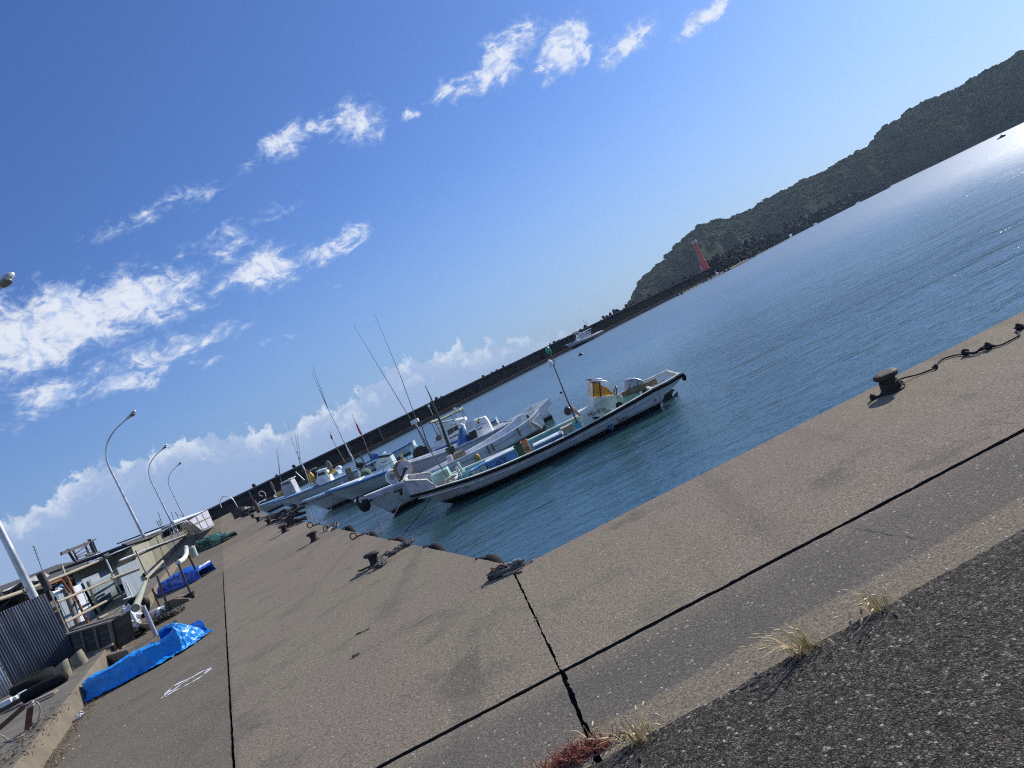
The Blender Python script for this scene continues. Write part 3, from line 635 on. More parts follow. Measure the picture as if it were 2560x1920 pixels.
# lone leaning tree on the ridge
def leafy(b, c, r, n, sz, rr):
    for _ in range(n):
        d = V((rr.gauss(0, 1), rr.gauss(0, 1), rr.gauss(0, 1))).normalized() * (rr.random() ** .4); p = V(c) + V((d.x * r[0], d.y * r[1], d.z * r[2]))
        u = V((rr.gauss(0, 1), rr.gauss(0, 1), rr.gauss(0, 1))).normalized(); w = u.orthogonal().normalized(); s = sz * rr.uniform(.6, 1.4)
        b.add([p - u * s, p + w * s * .7, p + u * s, p - w * s * .7], [(0, 1, 2, 3)])
def atD(px, py, D):
    d = ray(px, py); t = D / hypot(d.x, d.y); return V((d.x * t, d.y * t, H + d.z * t))
RL = random.Random(5)
for k, (px, py, D, hh, lab) in enumerate(((1689, 641, 690, 9, 'wind bent tree overhanging the left brow of the hill above the light tower'), (2176, 372, 690, 4, 'small upright tree on the hill ridge line above the end of the armour blocks'))):
    p = atD(px, py, D); t = thing('ridge_tree', lab, 'tree', tuple(p - V((0, 0, 2))), 0)
    top = V((-5 if k == 0 else .3, 0, hh * .62)); MB().tube(curve([(0, 0, -1), top * .5 + V((1, 0, 0)), top], 5), [.4 - .25 * i / 10 for i in range(11)], 7).build('trunk', 'wood_dark', t)
    b = MB()
    for j in range(7 if k == 0 else 4): leafy(b, top + V((RL.uniform(-3.5, 3.5), RL.uniform(-2, 2), RL.uniform(-1.4, 1.4))) * (hh / 9), (2.2 * hh / 9, 2 * hh / 9, 1.2 * hh / 9), 120, .45, RL)
    b.build('crown', 'leaf', t)
# floating booms and buoys out by the wall
def raft(p, q, w, h, label, m='wood_dark'):
    p, q = V(p), V(q); p.z = q.z = -HW; t = thing('floating_boom', label, 'floating boom', tuple(p), 0, None); d = q - p; L = d.length; d.normalize(); n = V((d.y, -d.x, 0)); k = max(3, int(L / 3))
    for s in (-1, 1): MB().tube([n * s * w * .35 + V((0, 0, .05)), n * s * w * .35 + d * L + V((0, 0, .05))], h * .45, 8).build('boom_log', m, t)
    b = MB()
    for i in range(k): x = L * (i + .5) / k; b.box(d * x + V((0, 0, h * .5)), (.35, w, .16), atan2(d.y, d.x))
    b.build('boom_crossbars', 'armour', t)
    return t
def wd(px, py, D): v = atD(px, py, D); v.z = 0; return v
raft(wd(*k8(1050, 1560), 228), wd(*k8(1850, 1130), 245), 2.0, .8, 'long dark floating boom below the red light tower')
raft(wd(*k8(1560, 1370), 226), wd(*k8(2080, 1090), 238), 1.8, 1.2, 'brown thick floating boom in front of the armour blocks', 'rust')
raft(wd(*kt(1090, 540), 250), wd(*kt(1370, 410), 290), 1.6, .6, 'thin dark floating boom furthest along the armour heap')
raft(wd(*kt(510, 812), 200), wd(*kt(668, 742), 214), 1.6, .7, 'short dark floating boom beside the breakwater wall left of the tower')
for px, py, D, r, lab in ((1453, 888, 150, .35, 'black mooring buoy on open water below the far moored boat'), (2517, 365, 300, 1.0, 'larger dark buoy far out on the bright water'), (2508, 371, 300, .5, 'smaller dark buoy far out on the bright water')):
    p = at(px, py, -HW) if D < 200 else atD(px, py, D); p.z = -HW
    t = thing('buoy', lab, 'buoy', tuple(p)); MB().sph((0, 0, .1 * r), (r, r, r * .75), 12, 8).build('float', 'black_plastic', t, 60); MB().torus((0, 0, r * .9), r * .22, r * .06, 12, 6, Matrix.Rotation(pi / 2, 3, 'X')).build('mooring_eye', 'dark_steel', t)

# ------------------------------------------------------------------ boats
class Boat:
    """local frame: x towards the bow, y to port (towards the camera), z up from the waterline"""
    def __init__(s, name, label, cat, stern, heading, group=None):
        s.o = V((stern[0], stern[1], -HW)); s.h = heading
        s.fx = V((sin(heading), cos(heading), 0)); s.fy = V((-cos(heading), sin(heading), 0))
        s.root = thing(name, label, cat, tuple(s.o), pi / 2 - heading, group)
    def l(s, px, py, y=0.0):
        """photo pixel -> local point on the upright plane at local y"""
        d = ray(px, py); p0 = s.o + s.fy * y; e = V((0, 0, H)); t = (p0 - e).dot(s.fy) / d.dot(s.fy); q = e + d * t - s.o
        return V((q.dot(s.fx), y, q.z))
    def w(s, v):
        k = s.root.rotation_euler.x; y, z = v[1] * cos(k) - v[2] * sin(k), v[1] * sin(k) + v[2] * cos(k); return s.o + s.fx * v[0] + s.fy * y + V((0, 0, z))
def sweep_side(secs, i0, i1, off):
    return [[sc[0], sc[1] + off[0], sc[2] + off[1]] for sc in secs[i0:i1]]
def hull(b, secs, m_hull, m_in, m_cap, m_rail, zf=.25, rail_r=.035, n=5, inset=.07, moulding=None, open_stern=False):
    """secs: (x sheer, half beam, z sheer, x chine, half chine, z chine, x keel, z keel), stern to bow"""
    S_ = catmull(secs, n); out = MB(); rows = []
    for q in S_:
        xs, hb, zs, xc, hc, zc, xk, zk = q; hb = max(hb, .02); hc = max(hc, .012); half = [(xk, 0, zk), (xc, hc, zc)]
        for t in (.33, .67): half.append((xc + (xs - xc) * t, hc + (hb - hc) * (t ** .8), zc + (zs - zc) * t))
        half.append((xs, hb, zs)); rows.append([(x, -y, z) for x, y, z in half[::-1]] + half[1:])
    out.grid(rows); k = len(rows[0])
    out.f.append(tuple(range(k))); out.f.append(tuple(range((len(rows) - 1) * k, len(rows) * k)))
    out.build('hull', m_hull, b.root, 40)
    ins = MB(); r2 = []
    for q in S_:
        xs, hb, zs, xc, hc, zc, xk, zk = q; hb2 = max(.015, hb - inset); z2 = min(zf + max(0, zs - secs[2][2]) * .7, zs - .06); hf = max(.01, min(hb2, hc + (hb - hc) * max(0, min(1, (z2 - zc) / max(.05, zs - zc))) - inset)); xf = xc + (xs - xc) * max(0, min(1, (z2 - zc) / max(.05, zs - zc)))
        xx = min(xs, secs[-1][0] - .06); xx = max(xx, .05); xf = max(.05, min(xf, secs[-1][0] - .08))
        r2.append([(xx, -hb2, zs - .004), (xf, -hf, z2), (xf, hf, z2), (xx, hb2, zs - .004)])
    ins.grid(r2); ins.f.append((0, 1, 2, 3)); e = (len(r2) - 1) * 4; ins.f.append((e, e + 1, e + 2, e + 3)); ins.build('inner_lining', m_in, b.root)
    cap = MB()
    for sg in (1, -1):
        P = []
        for q in S_:
            xs, hb, zs = q[:3]; P.append([(xs, sg * (max(hb, .02) + .015), zs - .03), (xs, sg * (max(hb, .02) + .015), zs + .018), (xs, sg * max(.005, hb - inset - .015), zs + .018), (xs, sg * max(.005, hb - inset - .015), zs - .03)])
        cap.grid(P)
    q0, q1 = S_[0], S_[-1]
    cap.box((q0[0] + .03, 0, q0[2] - .006), (.07, 2 * q0[1] - .1, .05)); cap.build('gunwale', m_cap, b.root)
    if m_rail:
        r = MB()
        for sg in (1, -1): r.tube([(q[0], sg * (max(q[1], .02) + .03), q[2] - .045) for q in S_], rail_r, 6)
        r.tube([(q1[0] + .02, -q1[1] - .03, q1[2] - .045), (q1[0] + .03, q1[1] + .03, q1[2] - .045)], rail_r, 6); r.build('rub_rail', m_rail, b.root, 60)
    if moulding:
        r = MB()
        for sg in (1, -1): r.tube([(q[0] - .08 * 0, sg * (q[1] * .965 + .012), q[2] - .17) for q in S_[:-2]], .022, 6)
        r.build('hull_moulding', moulding, b.root, 60)
    return S_
def pole(b, pts, r, name, m, n=6, parent=None): return MB().tube(pts, r, n).build(name, m, parent or b.root, 60)

M['hull_near'] = hullpaint('hull_near', (.66, .71, .73), (.014, .013, .014), amt=.42, zb=.20)  # dark bottom set high: waterline shade and reflection painted in with the antifouling
M['hull_far'] = hullpaint('hull_far', (.40, .45, .52), (.012, .012, .014), amt=.3, zb=.62)  # bottom paint plus painted underside shadow, carried up the side
M['hull_white'] = hullpaint('hull_white', (.74, .77, .79), (.03, .018, .016), amt=.35, zb=.15)
M['hull_pale'] = hullpaint('hull_pale', (.60, .66, .66), (.022, .022, .026), amt=.4, zb=.15)
M['hull_aqua'] = hullpaint('hull_aqua', (.52, .63, .64), (.024, .024, .028), amt=.4, zb=.15)
ALONG = 'fishing boats moored bow in to the quay'

# nearest boat: open workboat with outboard
b1 = Boat('open_workboat', 'nearest long open grey white workboat with orange windscreen and tilted outboard motor', 'fishing boat', (3.5, 22.4), rad(270), ALONG)
r1 = b1.root; r1.rotation_euler.x = rad(-3.6)
sec1 = [(0, .98, .66, 0, .80, .05, 0, -.16), (1.4, 1.08, .585, 1.4, .88, .03, 1.4, -.2), (3, 1.14, .54, 3, .92, .02, 3, -.22), (4.5, 1.10, .565, 4.5, .86, .03, 4.5, -.22), (5.6, .96, .63, 5.55, .64, .08, 5.5, -.2), (6.4, .73, .71, 6.2, .36, .14, 6.05, -.14), (7.05, .50, .77, 6.75, .19, .30, 6.5, -.03), (7.46, .38, .83, 7.2, .11, .52, 6.85, .18)]
S1 = hull(b1, sec1, 'hull_near', 'teal_gel', 'cream_gel', 'dark_rubber', zf=.18, rail_r=.042, moulding='white_gel')
# stern wings reaching aft on both sides of the motor
for sg in (1, -1):
    b = MB(); P = [(.02, .98, .66), (-.45, .91, .65), (-.90, .76, .67), (-.90, .74, .56), (-.62, .80, .44), (-.25, .84, .34), (.02, .84, .10)]
    b.prism([(x, sg * y, z) for x, y, z in P], (0, -sg * .07, 0)); b.build('stern_wing', 'hull_near', r1)
    MB().tube([(.02, sg * 1.02, .615), (-.45, sg * .955, .605), (-.92, sg * .80, .625)], .042, 6).build('wing_rail', 'dark_rubber', r1, 60)
    MB().beam((.03, sg * .95, .675), (-.45, sg * .885, .665), .09, .03).beam((-.45, sg * .885, .665), (-.92, sg * .73, .685), .09, .03).build('wing_cap', 'cream_gel', r1)
MB().box((-.88, 0, .61), (.07, 1.5, .15)).build('stern_crossbar', 'cream_gel', r1, bevel=.01)
MB().tube([(-.93, .78, .64), (-.97, .76, .54), (-.93, .74, .46)], .06, 8).build('stern_fender', 'dark_rubber', r1, 60)
b = MB(); b.prism([(0.0, .6, .46), (-.85, .52, .46), (-.85, -.52, .46), (0.0, -.6, .46)][:2] + [(-.85, .33, .44), (0, .36, .44)], (0, 0, .03)); b.build('wing_shelf', 'green_gel', r1)
# bow bulwark
b = MB()
for sg in (1, -1):
    b.prism([(6.74, sg * .59, .70), (6.70, sg * .60, .80), (6.84, sg * .565, 1.03), (7.47, sg * .40, 1.28), (7.49, sg * .385, .80)], (0, -sg * .05, 0))
b.prism([(7.44, -.40, .80), (7.44, .40, .80), (7.47, .40, 1.28), (7.47, -.40, 1.28)], (.045, 0, 0)); b.build('bow_bulwark', 'grey_gel', r1, bevel=.008)
b = MB()
for sg in (1, -1): b.beam((6.84, sg * .54, 1.045), (7.5, sg * .375, 1.295), .09, .025)
b.beam((7.48, -.42, 1.30), (7.48, .42, 1.30), .09, .025); b.build('bulwark_cap', 'cream_gel', r1)
MB().prism([(6.1, .55, .66), (6.1, -.55, .66), (7.4, -.33, .80), (7.4, .33, .80)], (0, 0, .03)).build('foredeck', 'cream_gel', r1)
MB().box((6.55, -.22, .86), (.55, .5, .30)).build('bow_locker', 'green_gel', r1, bevel=.03)
b = MB(); b.beam((5.95, .30, .3), (5.98, .30, .98), .06, .09); b.beam((5.95, -.55, .3), (5.98, -.55, .95), .06, .09); b.build('mooring_post', 'cream_gel', r1)
MB().box((5.93, 0, .52), (.06, 1.5, .32)).build('bulkhead', 'teal_gel', r1)
MB().box((4.2, -.97, .44), (3.8, .03, .22)).build('side_board', 'teal_gel', r1)
for x in (2.75, 5.25): MB().box((x, 0, .36), (.09, 1.75, .2)).build('thwart', 'cream_gel', r1)
# console
F1 = lambda x, y, yy=.45: b1.l(*d1(x, y), yy)
P = [F1(455, 868), F1(665, 772), F1(660, 592), F1(1000, 550), F1(1165, 775), V((F1(1165, 775).x, .45, .22)), V((F1(455, 868).x, .45, .22))]
con = MB().prism(P, (0, -.9, 0)).build('console', 'cream_gel', r1, bevel=.012)
b = MB(); Q = [F1(650, 352), F1(755, 350), F1(775, 578), F1(664, 588)]; b.prism(Q, (0, -.012, 0)); Q2 = [F1(780, 385), F1(900, 455), F1(992, 530), F1(985, 548), F1(785, 575)]; b.prism(Q2, (0, -.012, 0))
b.prism([p + V((0, -.888, 0)) for p in Q], (0, -.012, 0)); b.prism([p + V((0, -.888, 0)) for p in Q2], (0, -.012, 0))
b.prism([F1(650, 352), F1(664, 588), F1(664, 588) - V((0, .9, 0)), F1(650, 352) - V((0, .9, 0))], (.012, 0, 0)); b.build('windscreen', 'orange_screen', r1)
b = MB(); b.beam(F1(762, 348, .46), F1(780, 580, .46), .04); b.beam(F1(650, 350, .46), F1(762, 348, .46), .02); b.beam(F1(762, 348, .46) - V((0, .92, 0)), F1(780, 580, .46) - V((0, .92, 0)), .04); b.beam(F1(650, 350, .46), F1(650, 350, .46) - V((0, .92, 0)), .02); b.beam(F1(650, 350, .46) - V((0, .92, 0)), F1(762, 348, .46) - V((0, .92, 0)), .02); b.beam(F1(650, 350, .46), F1(662, 590, .46), .022); b.beam(F1(650, 350, .46) - V((0, .92, 0)), F1(662, 590, .46) - V((0, .92, 0)), .022); b.build('windscreen_frame', 'dark_steel', r1)
b = MB()
for yy in (.47, -.47): b.tube([p + V((0, yy - .47, 0)) for p in (F1(600, 350, .47), F1(690, 330, .47), F1(860, 326, .47), F1(892, 352, .47), F1(1000, 515, .47), F1(1125, 705, .47))], .018, 6)
b.tube([F1(690, 330, .47), F1(690, 330, .47) - V((0, .94, 0))], .018, 6); b.build('console_rail', 'steel', r1, 60)
MB().torus(F1(1030, 520, 0), .17, .018, 16, 6, Matrix.Rotation(rad(60), 3, 'Y')).build('steering_wheel', 'black_plastic', r1, 60)
MB().torus(F1(1085, 720, .47), .075, .028, 14, 6, Matrix.Rotation(pi / 2, 3, 'X')).torus(F1(1095, 735, .5), .06, .025, 14, 6, Matrix.Rotation(pi / 2.3, 3, 'X')).build('rope_coil', 'rope_dark', r1)
MB().box(F1(905, 835, .49), (.17, .06, .14)).build('vent_cover', 'beige_plastic', r1, bevel=.02)
MB().box(F1(975, 790, .46), (.15, .02, .10)).build('hatch', 'white_gel', r1)
b = MB(); b.prism([F1(640, 915, .456), F1(760, 905, .456), F1(825, 945, .456), F1(740, 985, .456)], (0, .01, 0)); b.build('step_opening', 'gap_dark', r1)
p0, p1 = F1(592, 912, .455), F1(882, 800, .455)
text_mesh('ME3-69784', 'registration_lettering', 'ink', r1, p0, p1 - p0, (0, 0, 1), (p1 - p0).length, .115)
MB().beam(F1(1140, 570, .15), F1(1695, 335, .15), .04, .16).build('loose_plank', 'wood_brown', r1)
MB().tube([F1(1090, 510, .3), F1(1200, 740, .3)], .03, 6).build('rod_holder', 'cream_gel', r1); MB().tube([F1(1425, 500, .55), F1(1450, 560, .55)], .03, 8).build('cleat_post', 'cream_gel', r1)
# hull lettering, emblem, drain spouts
def hully(b, x, z, S_):
    for q, r in zip(S_, S_[1:]):
        if q[0] <= x <= r[0]:
            t = (x - q[0]) / (r[0] - q[0]); f = [q[i] + (r[i] - q[i]) * t for i in range(8)]; k = max(0, min(1, (z - f[5]) / (f[2] - f[5]))); return f[4] + (f[1] - f[4]) * (k ** .8)
    return S_[0][1]
def on_hull(px, py):
    y = 1.0
    for _ in range(4): p = b1.l(px, py, y); y = hully(b1, p.x, p.z, S1) + .012
    return b1.l(px, py, y)
def hull_text(s, name, a, b_, h, m='ink'):
    p, q = on_hull(*d1(*a)), on_hull(*d1(*b_)); up = on_hull(*d1(a[0], a[1] - 60)) - p; up = V((0, up.y * .12 / max(.01, up.z), .12))
    text_mesh(s, name, m, r1, p, q - p, V((0, .35, 1)), (q - p).length, h, .012)
hull_text('Yanmar', 'hull_lettering', (1045, 990), (1228, 905), .13)
hull_text('漁', 'hull_character', (1640, 655), (1690, 630), .10); hull_text('上', 'hull_character', (1735, 605), (1765, 590), .09); hull_text('丸', 'hull_character', (1800, 565), (1850, 540), .10)
b = MB(); Q = [on_hull(*d1(*p)) + V((0, .006, 0)) for p in ((860, 1055), (940, 1005), (1010, 1050), (920, 1103))]; b.prism(Q, (0, .004, 0)); em = b.build('hull_emblem', 'decal_blue', r1)
b = MB()
for (x, y, s) in ((905, 1050, .05), (945, 1035, .045), (955, 1065, .05)): b.torus(on_hull(*d1(x, y)) + V((0, .02, 0)), s, .008, 12, 5, Matrix.Rotation(pi / 2, 3, 'X'))
b.build('emblem_ring', 'sky_paint', em)
for (x, y) in ((1535, 805), (643, 1300)):
    p = on_hull(*d1(x, y)); MB().torus(p + V((0, .01, 0)), .045, .02, 12, 6, Matrix.Rotation(pi / 2, 3, 'X')).build('drain_spout', 'black_plastic', r1, 60)
    MB().box(p + V((0, .0, -.11)), (.022, .02, .16)).build('rust_streak', 'rust', r1)
# outboard, tilted up
om = MB(); c0 = F1(1330, 430, -.15); ang = rad(-38)
Q = Matrix.Rotation(ang, 3, 'Y'); prof = [(-.22, 0, .30), (-.26, 0, .40)]
P = [F1(1165, 360, -.15), F1(1185, 325, -.15), F1(1260, 298, -.15), F1(1360, 292, -.15), F1(1440, 318, -.15), F1(1520, 375, -.15), F1(1500, 470, -.15), F1(1400, 540, -.15), F1(1170, 560, -.15)]
cw = MB(); rings = []
for f, sc in ((-.22, .86), (-.20, .95), (-.14, 1), (.14, 1), (.20, .95), (.22, .86)):
    cc = sum(P, V((0, 0, 0))) / len(P); rings.append([cc + (p - cc) * sc + V((0, f, 0)) for p in P] )
rr2 = [r + [r[0]] for r in rings]; cw.grid(rr2); n_ = len(P) + 1; cw.f.append(tuple(range(n_ - 1))[::-1]); cw.f.append(tuple(5 * n_ + i for i in range(n_ - 1)))
mo = cw.build('outboard_motor', 'cowl_grey', r1, 50)
MB().beam(F1(1395, 300, .085), F1(1380, 500, .085), .012, .01).build('cowl_seam', 'ink', mo)
p, q = F1(1262, 500, .09), F1(1272, 372, .09); text_mesh('HONDA', 'motor_lettering', 'ink', mo, p, q - p, (1, 0, .1), (q - p).length, .06)
MB().prism([F1(1290, 470, .09), F1(1330, 420, .09), F1(1310, 390, .09), F1(1345, 440, .09), F1(1310, 475, .09)], (0, .004, 0)).build('motor_emblem', 'ink', mo)
b = MB(); b.prism([F1(1500, 480, -.1), F1(1560, 500, -.1), F1(1960, 520, -.1), F1(1975, 640, -.1), F1(1830, 690, -.1), F1(1450, 600, -.1)], (0, -.12, 0)); b.build('motor_leg', 'black_plastic', mo, bevel=.02)
b = MB(); b.prism([F1(1880, 540, -.1), F1(1940, 468, -.1), F1(2010, 480, -.1), F1(1960, 540, -.1)], (0, -.1, 0)); b.prism([F1(1960, 600, -.1), F1(2050, 515, -.1), F1(2045, 575, -.1), F1(1980, 650, -.1)], (0, -.1, 0)); b.tube([F1(1900, 590, -.16), F1(1990, 600, -.16)], [.05, .03], 8); b.build('propeller', 'dark_steel', mo)
# mast with lamps and flag
F2 = lambda x, y, yy=.25: b1.l(*k2(x, y), yy)
ms = pole(b1, [V((F2(985, 995).x, .25, .2)), F2(985, 995), F2(870, 735), F2(715, 350)], [.03, .028, .022, .016], 'mast', 'dark_steel')
MB().tube([F2(715, 375), F2(735, 350), F2(728, 320), F2(712, 300), F2(690, 285), F2(615, 228)], .012, 5).tube([F2(712, 300), F2(690, 245)], .012, 5).tube([F2(815, 640), F2(785, 632)], .012, 5).build('mast_fork', 'dark_steel', ms)
b = MB().lathe([(.055, 0), (.07, .02), (.07, .16), (.04, .2)], F2(683, 248), 12); b.build('green_light', 'green_lens', ms, 40)
MB().sph(F2(685, 335), (.06, .06, .09)).box(F2(690, 365), (.06, .06, .1)).build('work_light', 'white_plastic', ms, 60); MB().box(F2(793, 630), (.07, .05, .05)).build('deck_light', 'black_plastic', ms)
b = MB(); P = [F1(278, 700, .26), F1(360, 790, .30), F1(458, 880, .24), F1(440, 905, .28), F1(360, 850, .22), F1(318, 800, .26)]; b.prism(P, (0, -.012, 0)); b.build('mast_flag', 'pink_cloth', ms)
lean = pole(b1, [b1.l(*k1(860, 1275), .25), b1.l(*k1(700, 1020), .25), b1.l(*k1(560, 770), .25)], [.018, .016, .012], 'leaning_pole', 'dark_steel')
p = b1.l(*d1(275, 862), -1.12); t = thing('ball_float', 'black ball float hanging off the far rail beside the striped flag of the nearest workboat', 'ball float', tuple(b1.w(p)))
MB().sph((0, 0, 0), .135, 16, 10).build('float_ball', 'black_plastic', t, 60); MB().torus((0, 0, .14), .03, .01, 10, 5, Matrix.Rotation(pi / 2, 3, 'X')).build('float_eye', 'dark_steel', t)
p = b1.l(*k1(1720, 770), -1.1)
# deck cargo of the nearest boat: each a thing
def cargo(name, label, cat, x0, x1, y0, y1, z0, z1, m, lid=None, lidm='white_gel', rim=True, group=None, text=None, tm='ink', taper=.03, bt=b1):
    c = V(((x0 + x1) / 2, (y0 + y1) / 2, z0)); t = thing(name, label, cat, tuple(bt.w(c)), bt.root.rotation_euler.z, group)
    dx, dy, h = abs(x1 - x0) / 2, abs(y1 - y0) / 2, z1 - z0; w = .022; b = MB(); k = 1 - taper
    o = [(-dx * k, -dy * k, 0), (dx * k, -dy * k, 0), (dx * k, dy * k, 0), (-dx * k, dy * k, 0)]; u = [(-dx, -dy, h), (dx, -dy, h), (dx, dy, h), (-dx, dy, h)]
    ui = [(-dx + w, -dy + w, h), (dx - w, -dy + w, h), (dx - w, dy - w, h), (-dx + w, dy - w, h)]; oi = [(-dx * k + w, -dy * k + w, .03), (dx * k - w, -dy * k + w, .03), (dx * k - w, dy * k - w, .03), (-dx * k + w, dy * k - w, .03)]
    b.add(o + u + ui + oi, [(0, 1, 2, 3)] + [(i, (i + 1) % 4, (i + 1) % 4 + 4, i + 4) for i in range(4)] + [(i + 4, (i + 1) % 4 + 4, (i + 1) % 4 + 8, i + 8) for i in range(4)] + [(i + 8, (i + 1) % 4 + 8, (i + 1) % 4 + 12, i + 12) for i in range(4)] + [(12, 13, 14, 15)])
    b.build('box_body', m, t)
    if rim:
        r = MB(); e = .018
        for a, c_ in (((-dx, -dy), (dx, -dy)), ((dx, -dy), (dx, dy)), ((dx, dy), (-dx, dy)), ((-dx, dy), (-dx, -dy))): r.beam((*a, h - .02), (*c_, h - .02), e * 2, .04)
        r.build('box_rim', m, t)
    if lid: MB().box((0, 0, h + lid / 2 + .003), (2 * dx + .05, 2 * dy + .05, lid)).build('lid', lidm, t, bevel=.012)
    if text:
        for (s_, fx_, fz, hh) in text: text_mesh(s_, 'box_lettering', tm, t, (fx_ * dx, dy + .004, fz * h), (-1, 0, 0), (0, .0, 1), None, hh)
    return t
cargo('fish_crate', 'big blue fish crate with white lid and black characters amidships', 'crate', 4.27, 5.14, .10, .68, .30, .74, 'crate_blue', .035, text=[('相', .42, .52, .15), ('宝', .0, .55, .15)])
cargo('green_tub', 'narrow dark green plastic bin between the blue crate and the orange one', 'plastic bin', 4.02, 4.22, .05, .55, .2, .79, 'crate_green')
cargo('orange_crate', 'orange plastic crate standing on end with black characters beside the green bin', 'crate', 3.82, 4.0, .1, .62, .2, .82, 'crate_orange', text=[('益', .75, .55, .13), ('丸', .72, .28, .13)])
cargo('cooler_box', 'long blue cooler with a pale lid behind the rail of the nearest workboat', 'cooler', 2.85, 3.7, .05, .62, .2, .55, 'cooler_blue', .04)
cargo('tackle_box', 'small beige box on the thwart ahead of the mast', 'box', 2.45, 2.78, .1, .5, .47, .64, 'beige_plastic', .03, 'beige_plastic')
cargo('aqua_bin', 'small aqua bin at the foot of the mast beside the beige box', 'plastic bin', 2.22, 2.40, .2, .5, .3, .62, 'tub_aqua')
cargo('fish_basket', 'pale stacked fish basket with blue rim next to the aqua tub', 'basket', 5.36, 5.62, .15, .66, .33, .70, 'basket_pale', .035, 'crate_blue', taper=.12)
cargo('fish_basket', 'pale fish basket with blue lid tight against the big blue crate', 'basket', 5.17, 5.35, .15, .66, .33, .72, 'basket_pale', .035, 'crate_blue', taper=.12)
p = V((5.78, .42, .40)); t = thing('round_tub', 'round aqua tub with black characters near the bow of the nearest workboat', 'tub', tuple(b1.w(p)), r1.rotation_euler.z)
MB().lathe([(.21, 0), (.24, .33), (.225, .33), (.19, .03)], n=24).build('tub_body', 'tub_aqua', t, 40); MB().torus((0, 0, .33), .235, .018, 24, 6).build('tub_rim', 'basket_pale', t, 60)
text_mesh('丁', 'tub_lettering', 'ink', t, (.12, .215, .13), (-1, .1, 0), (0, 0, 1), None, .10); text_mesh('玉', 'tub_lettering', 'ink', t, (-.02, .232, .13), (-1, 0, 0), (0, 0, 1), None, .11)
def rope_heap(name, label, p, r, h, m, n=5, rz=0, rt=.018, seed=1, cat='rope'):
    rr = random.Random(seed); t = thing(name, label, cat, tuple(p), rz); b = MB()
    for i in range(n):
        P = []; k = 18; ph = rr.uniform(0, 6)
        for j in range(k): a = ph + j * .75; q = r * rr.uniform(.25, 1); P.append((q * cos(a) * 1.35, q * sin(a), rt + h * rr.random() * (1 - q / r * .7)))
        b.tube(curve(P, 3), rt, 5)
    b.build('rope_coils', m, t); return t
rope_heap('rope_pile', 'pale tangled rope piled on the foredeck of the nearest workboat', b1.w(V((6.45, .3, .72))), .28, .1, 'rope_pale', 3, 0, .016, 3)

# second boat: white open boat, stern away from the camera, roller on its bow
sa = V((.10, 31.0, 0)); bo = V((-5.95, 26.24, 0)); hd = atan2((bo - sa).x, (bo - sa).y)
b2 = Boat('open_workboat', 'white open boat with a big brown roller wheel on its bow behind the nearest workboat', 'fishing boat', (sa.x, sa.y), hd, ALONG); r2 = b2.root
sec2 = [(0, .72, .86, 0, .60, .03, 0, -.15), (.8, .86, .70, .8, .70, .02, .8, -.2), (2.2, .98, .62, 2.2, .80, 0, 2.2, -.22), (4.2, 1.0, .66, 4.2, .78, 0, 4.2, -.22), (5.8, .88, .78, 5.7, .55, .08, 5.6, -.2), (7.0, .62, .93, 6.7, .26, .24, 6.5, -.1), (8.15, .30, 1.06, 7.7, .09, .55, 7.25, -.02)]
S2 = hull(b2, sec2, 'hull_white', 'white_gel', 'white_gel', None, zf=.2, moulding='grey_gel', inset=.08)
MB().prism([(6.3, .72, .86), (6.3, -.72, .86), (8.1, -.26, 1.05), (8.1, .26, 1.05)], (0, 0, .03)).build('foredeck', 'white_gel', r2)
MB().prism([(6.4, .83, .82), (7.1, .64, .95), (8.35, .34, 1.10), (8.38, .30, .92), (7.1, .62, .80)], (0, -.05, 0)).build('bow_plate', 'grey_gel', r2, bevel=.01)
MB().box((8.22, 0, 1.04), (.16, .5, .08)).build('bow_beam', 'white_gel', r2, bevel=.02)
MB().prism([(0.02, .72, .50), (-.75, .66, .78), (-.78, .66, 1.02), (.05, .72, .88)], (0, -.06, 0)).prism([(0.02, -.72, .50), (-.75, -.66, .78), (-.78, -.66, 1.02), (.05, -.72, .88)], (0, .06, 0)).box((-.76, 0, .90), (.06, 1.3, .24)).build('stern_extension', 'hull_white', r2)
b = MB(); F = lambda x, y, yy=.98: b2.l(*d4(x, y), yy)
for x, y in ((1110, 860), (1190, 820), (1640, 560)):
    p = F(x, y); b.box((p.x, .99, p.z + .02), (.06, .03, .34))
b.build('rust_streak', 'rust_orange', r2)
ax = b2.l(*k1(440, 1155), .3); Q = Matrix.Rotation(pi / 2, 3, 'X')
wl = MB().lathe([(.12, -.10), (.30, -.10), (.345, -.07), (.345, .07), (.30, .10), (.12, .10)], ax, 28, Q).build('bow_roller', 'roller_rubber', r2, 40)
MB().lathe([(.28, -.115), (.28, .115)], ax, 24, Q).build('roller_disc', 'grey_gel', wl, 40); MB().lathe([(.05, -.3), (.05, .28)], ax, 12, Q).sph(ax + V((0, .3, 0)), .065).build('roller_axle', 'dark_steel', wl, 60)
b = MB(); b.beam(ax + V((0, .22, 0)), ax + V((.62, .22, -.42)), .10, .05).beam(ax + V((0, -.22, 0)), ax + V((.62, -.22, -.42)), .10, .05).beam(ax + V((.55, .2, -.3)), ax + V((.55, .2, -.75)), .08).box(ax + V((.62, 0, -.45)), (.3, .5, .2)); b.build('roller_bracket', 'black_plastic', wl)
p = b2.l(*d3(860, 950), .1); MB().torus(p, .20, .075, 18, 8, Q).build('white_fender_ring', 'white_plastic', r2, 60)
p = b2.l(*d3(250, 1500), .2); MB().sph(p, (.26, .18, .26), 12, 9, .6).build('bow_fender_bag', 'net_dark', r2)
pst = b2.l(*d4(1780, 260), .55); MB().beam((pst.x, .55, .5), (pst.x, .55, pst.z), .07).build('stern_post', 'wood_dark', r2)
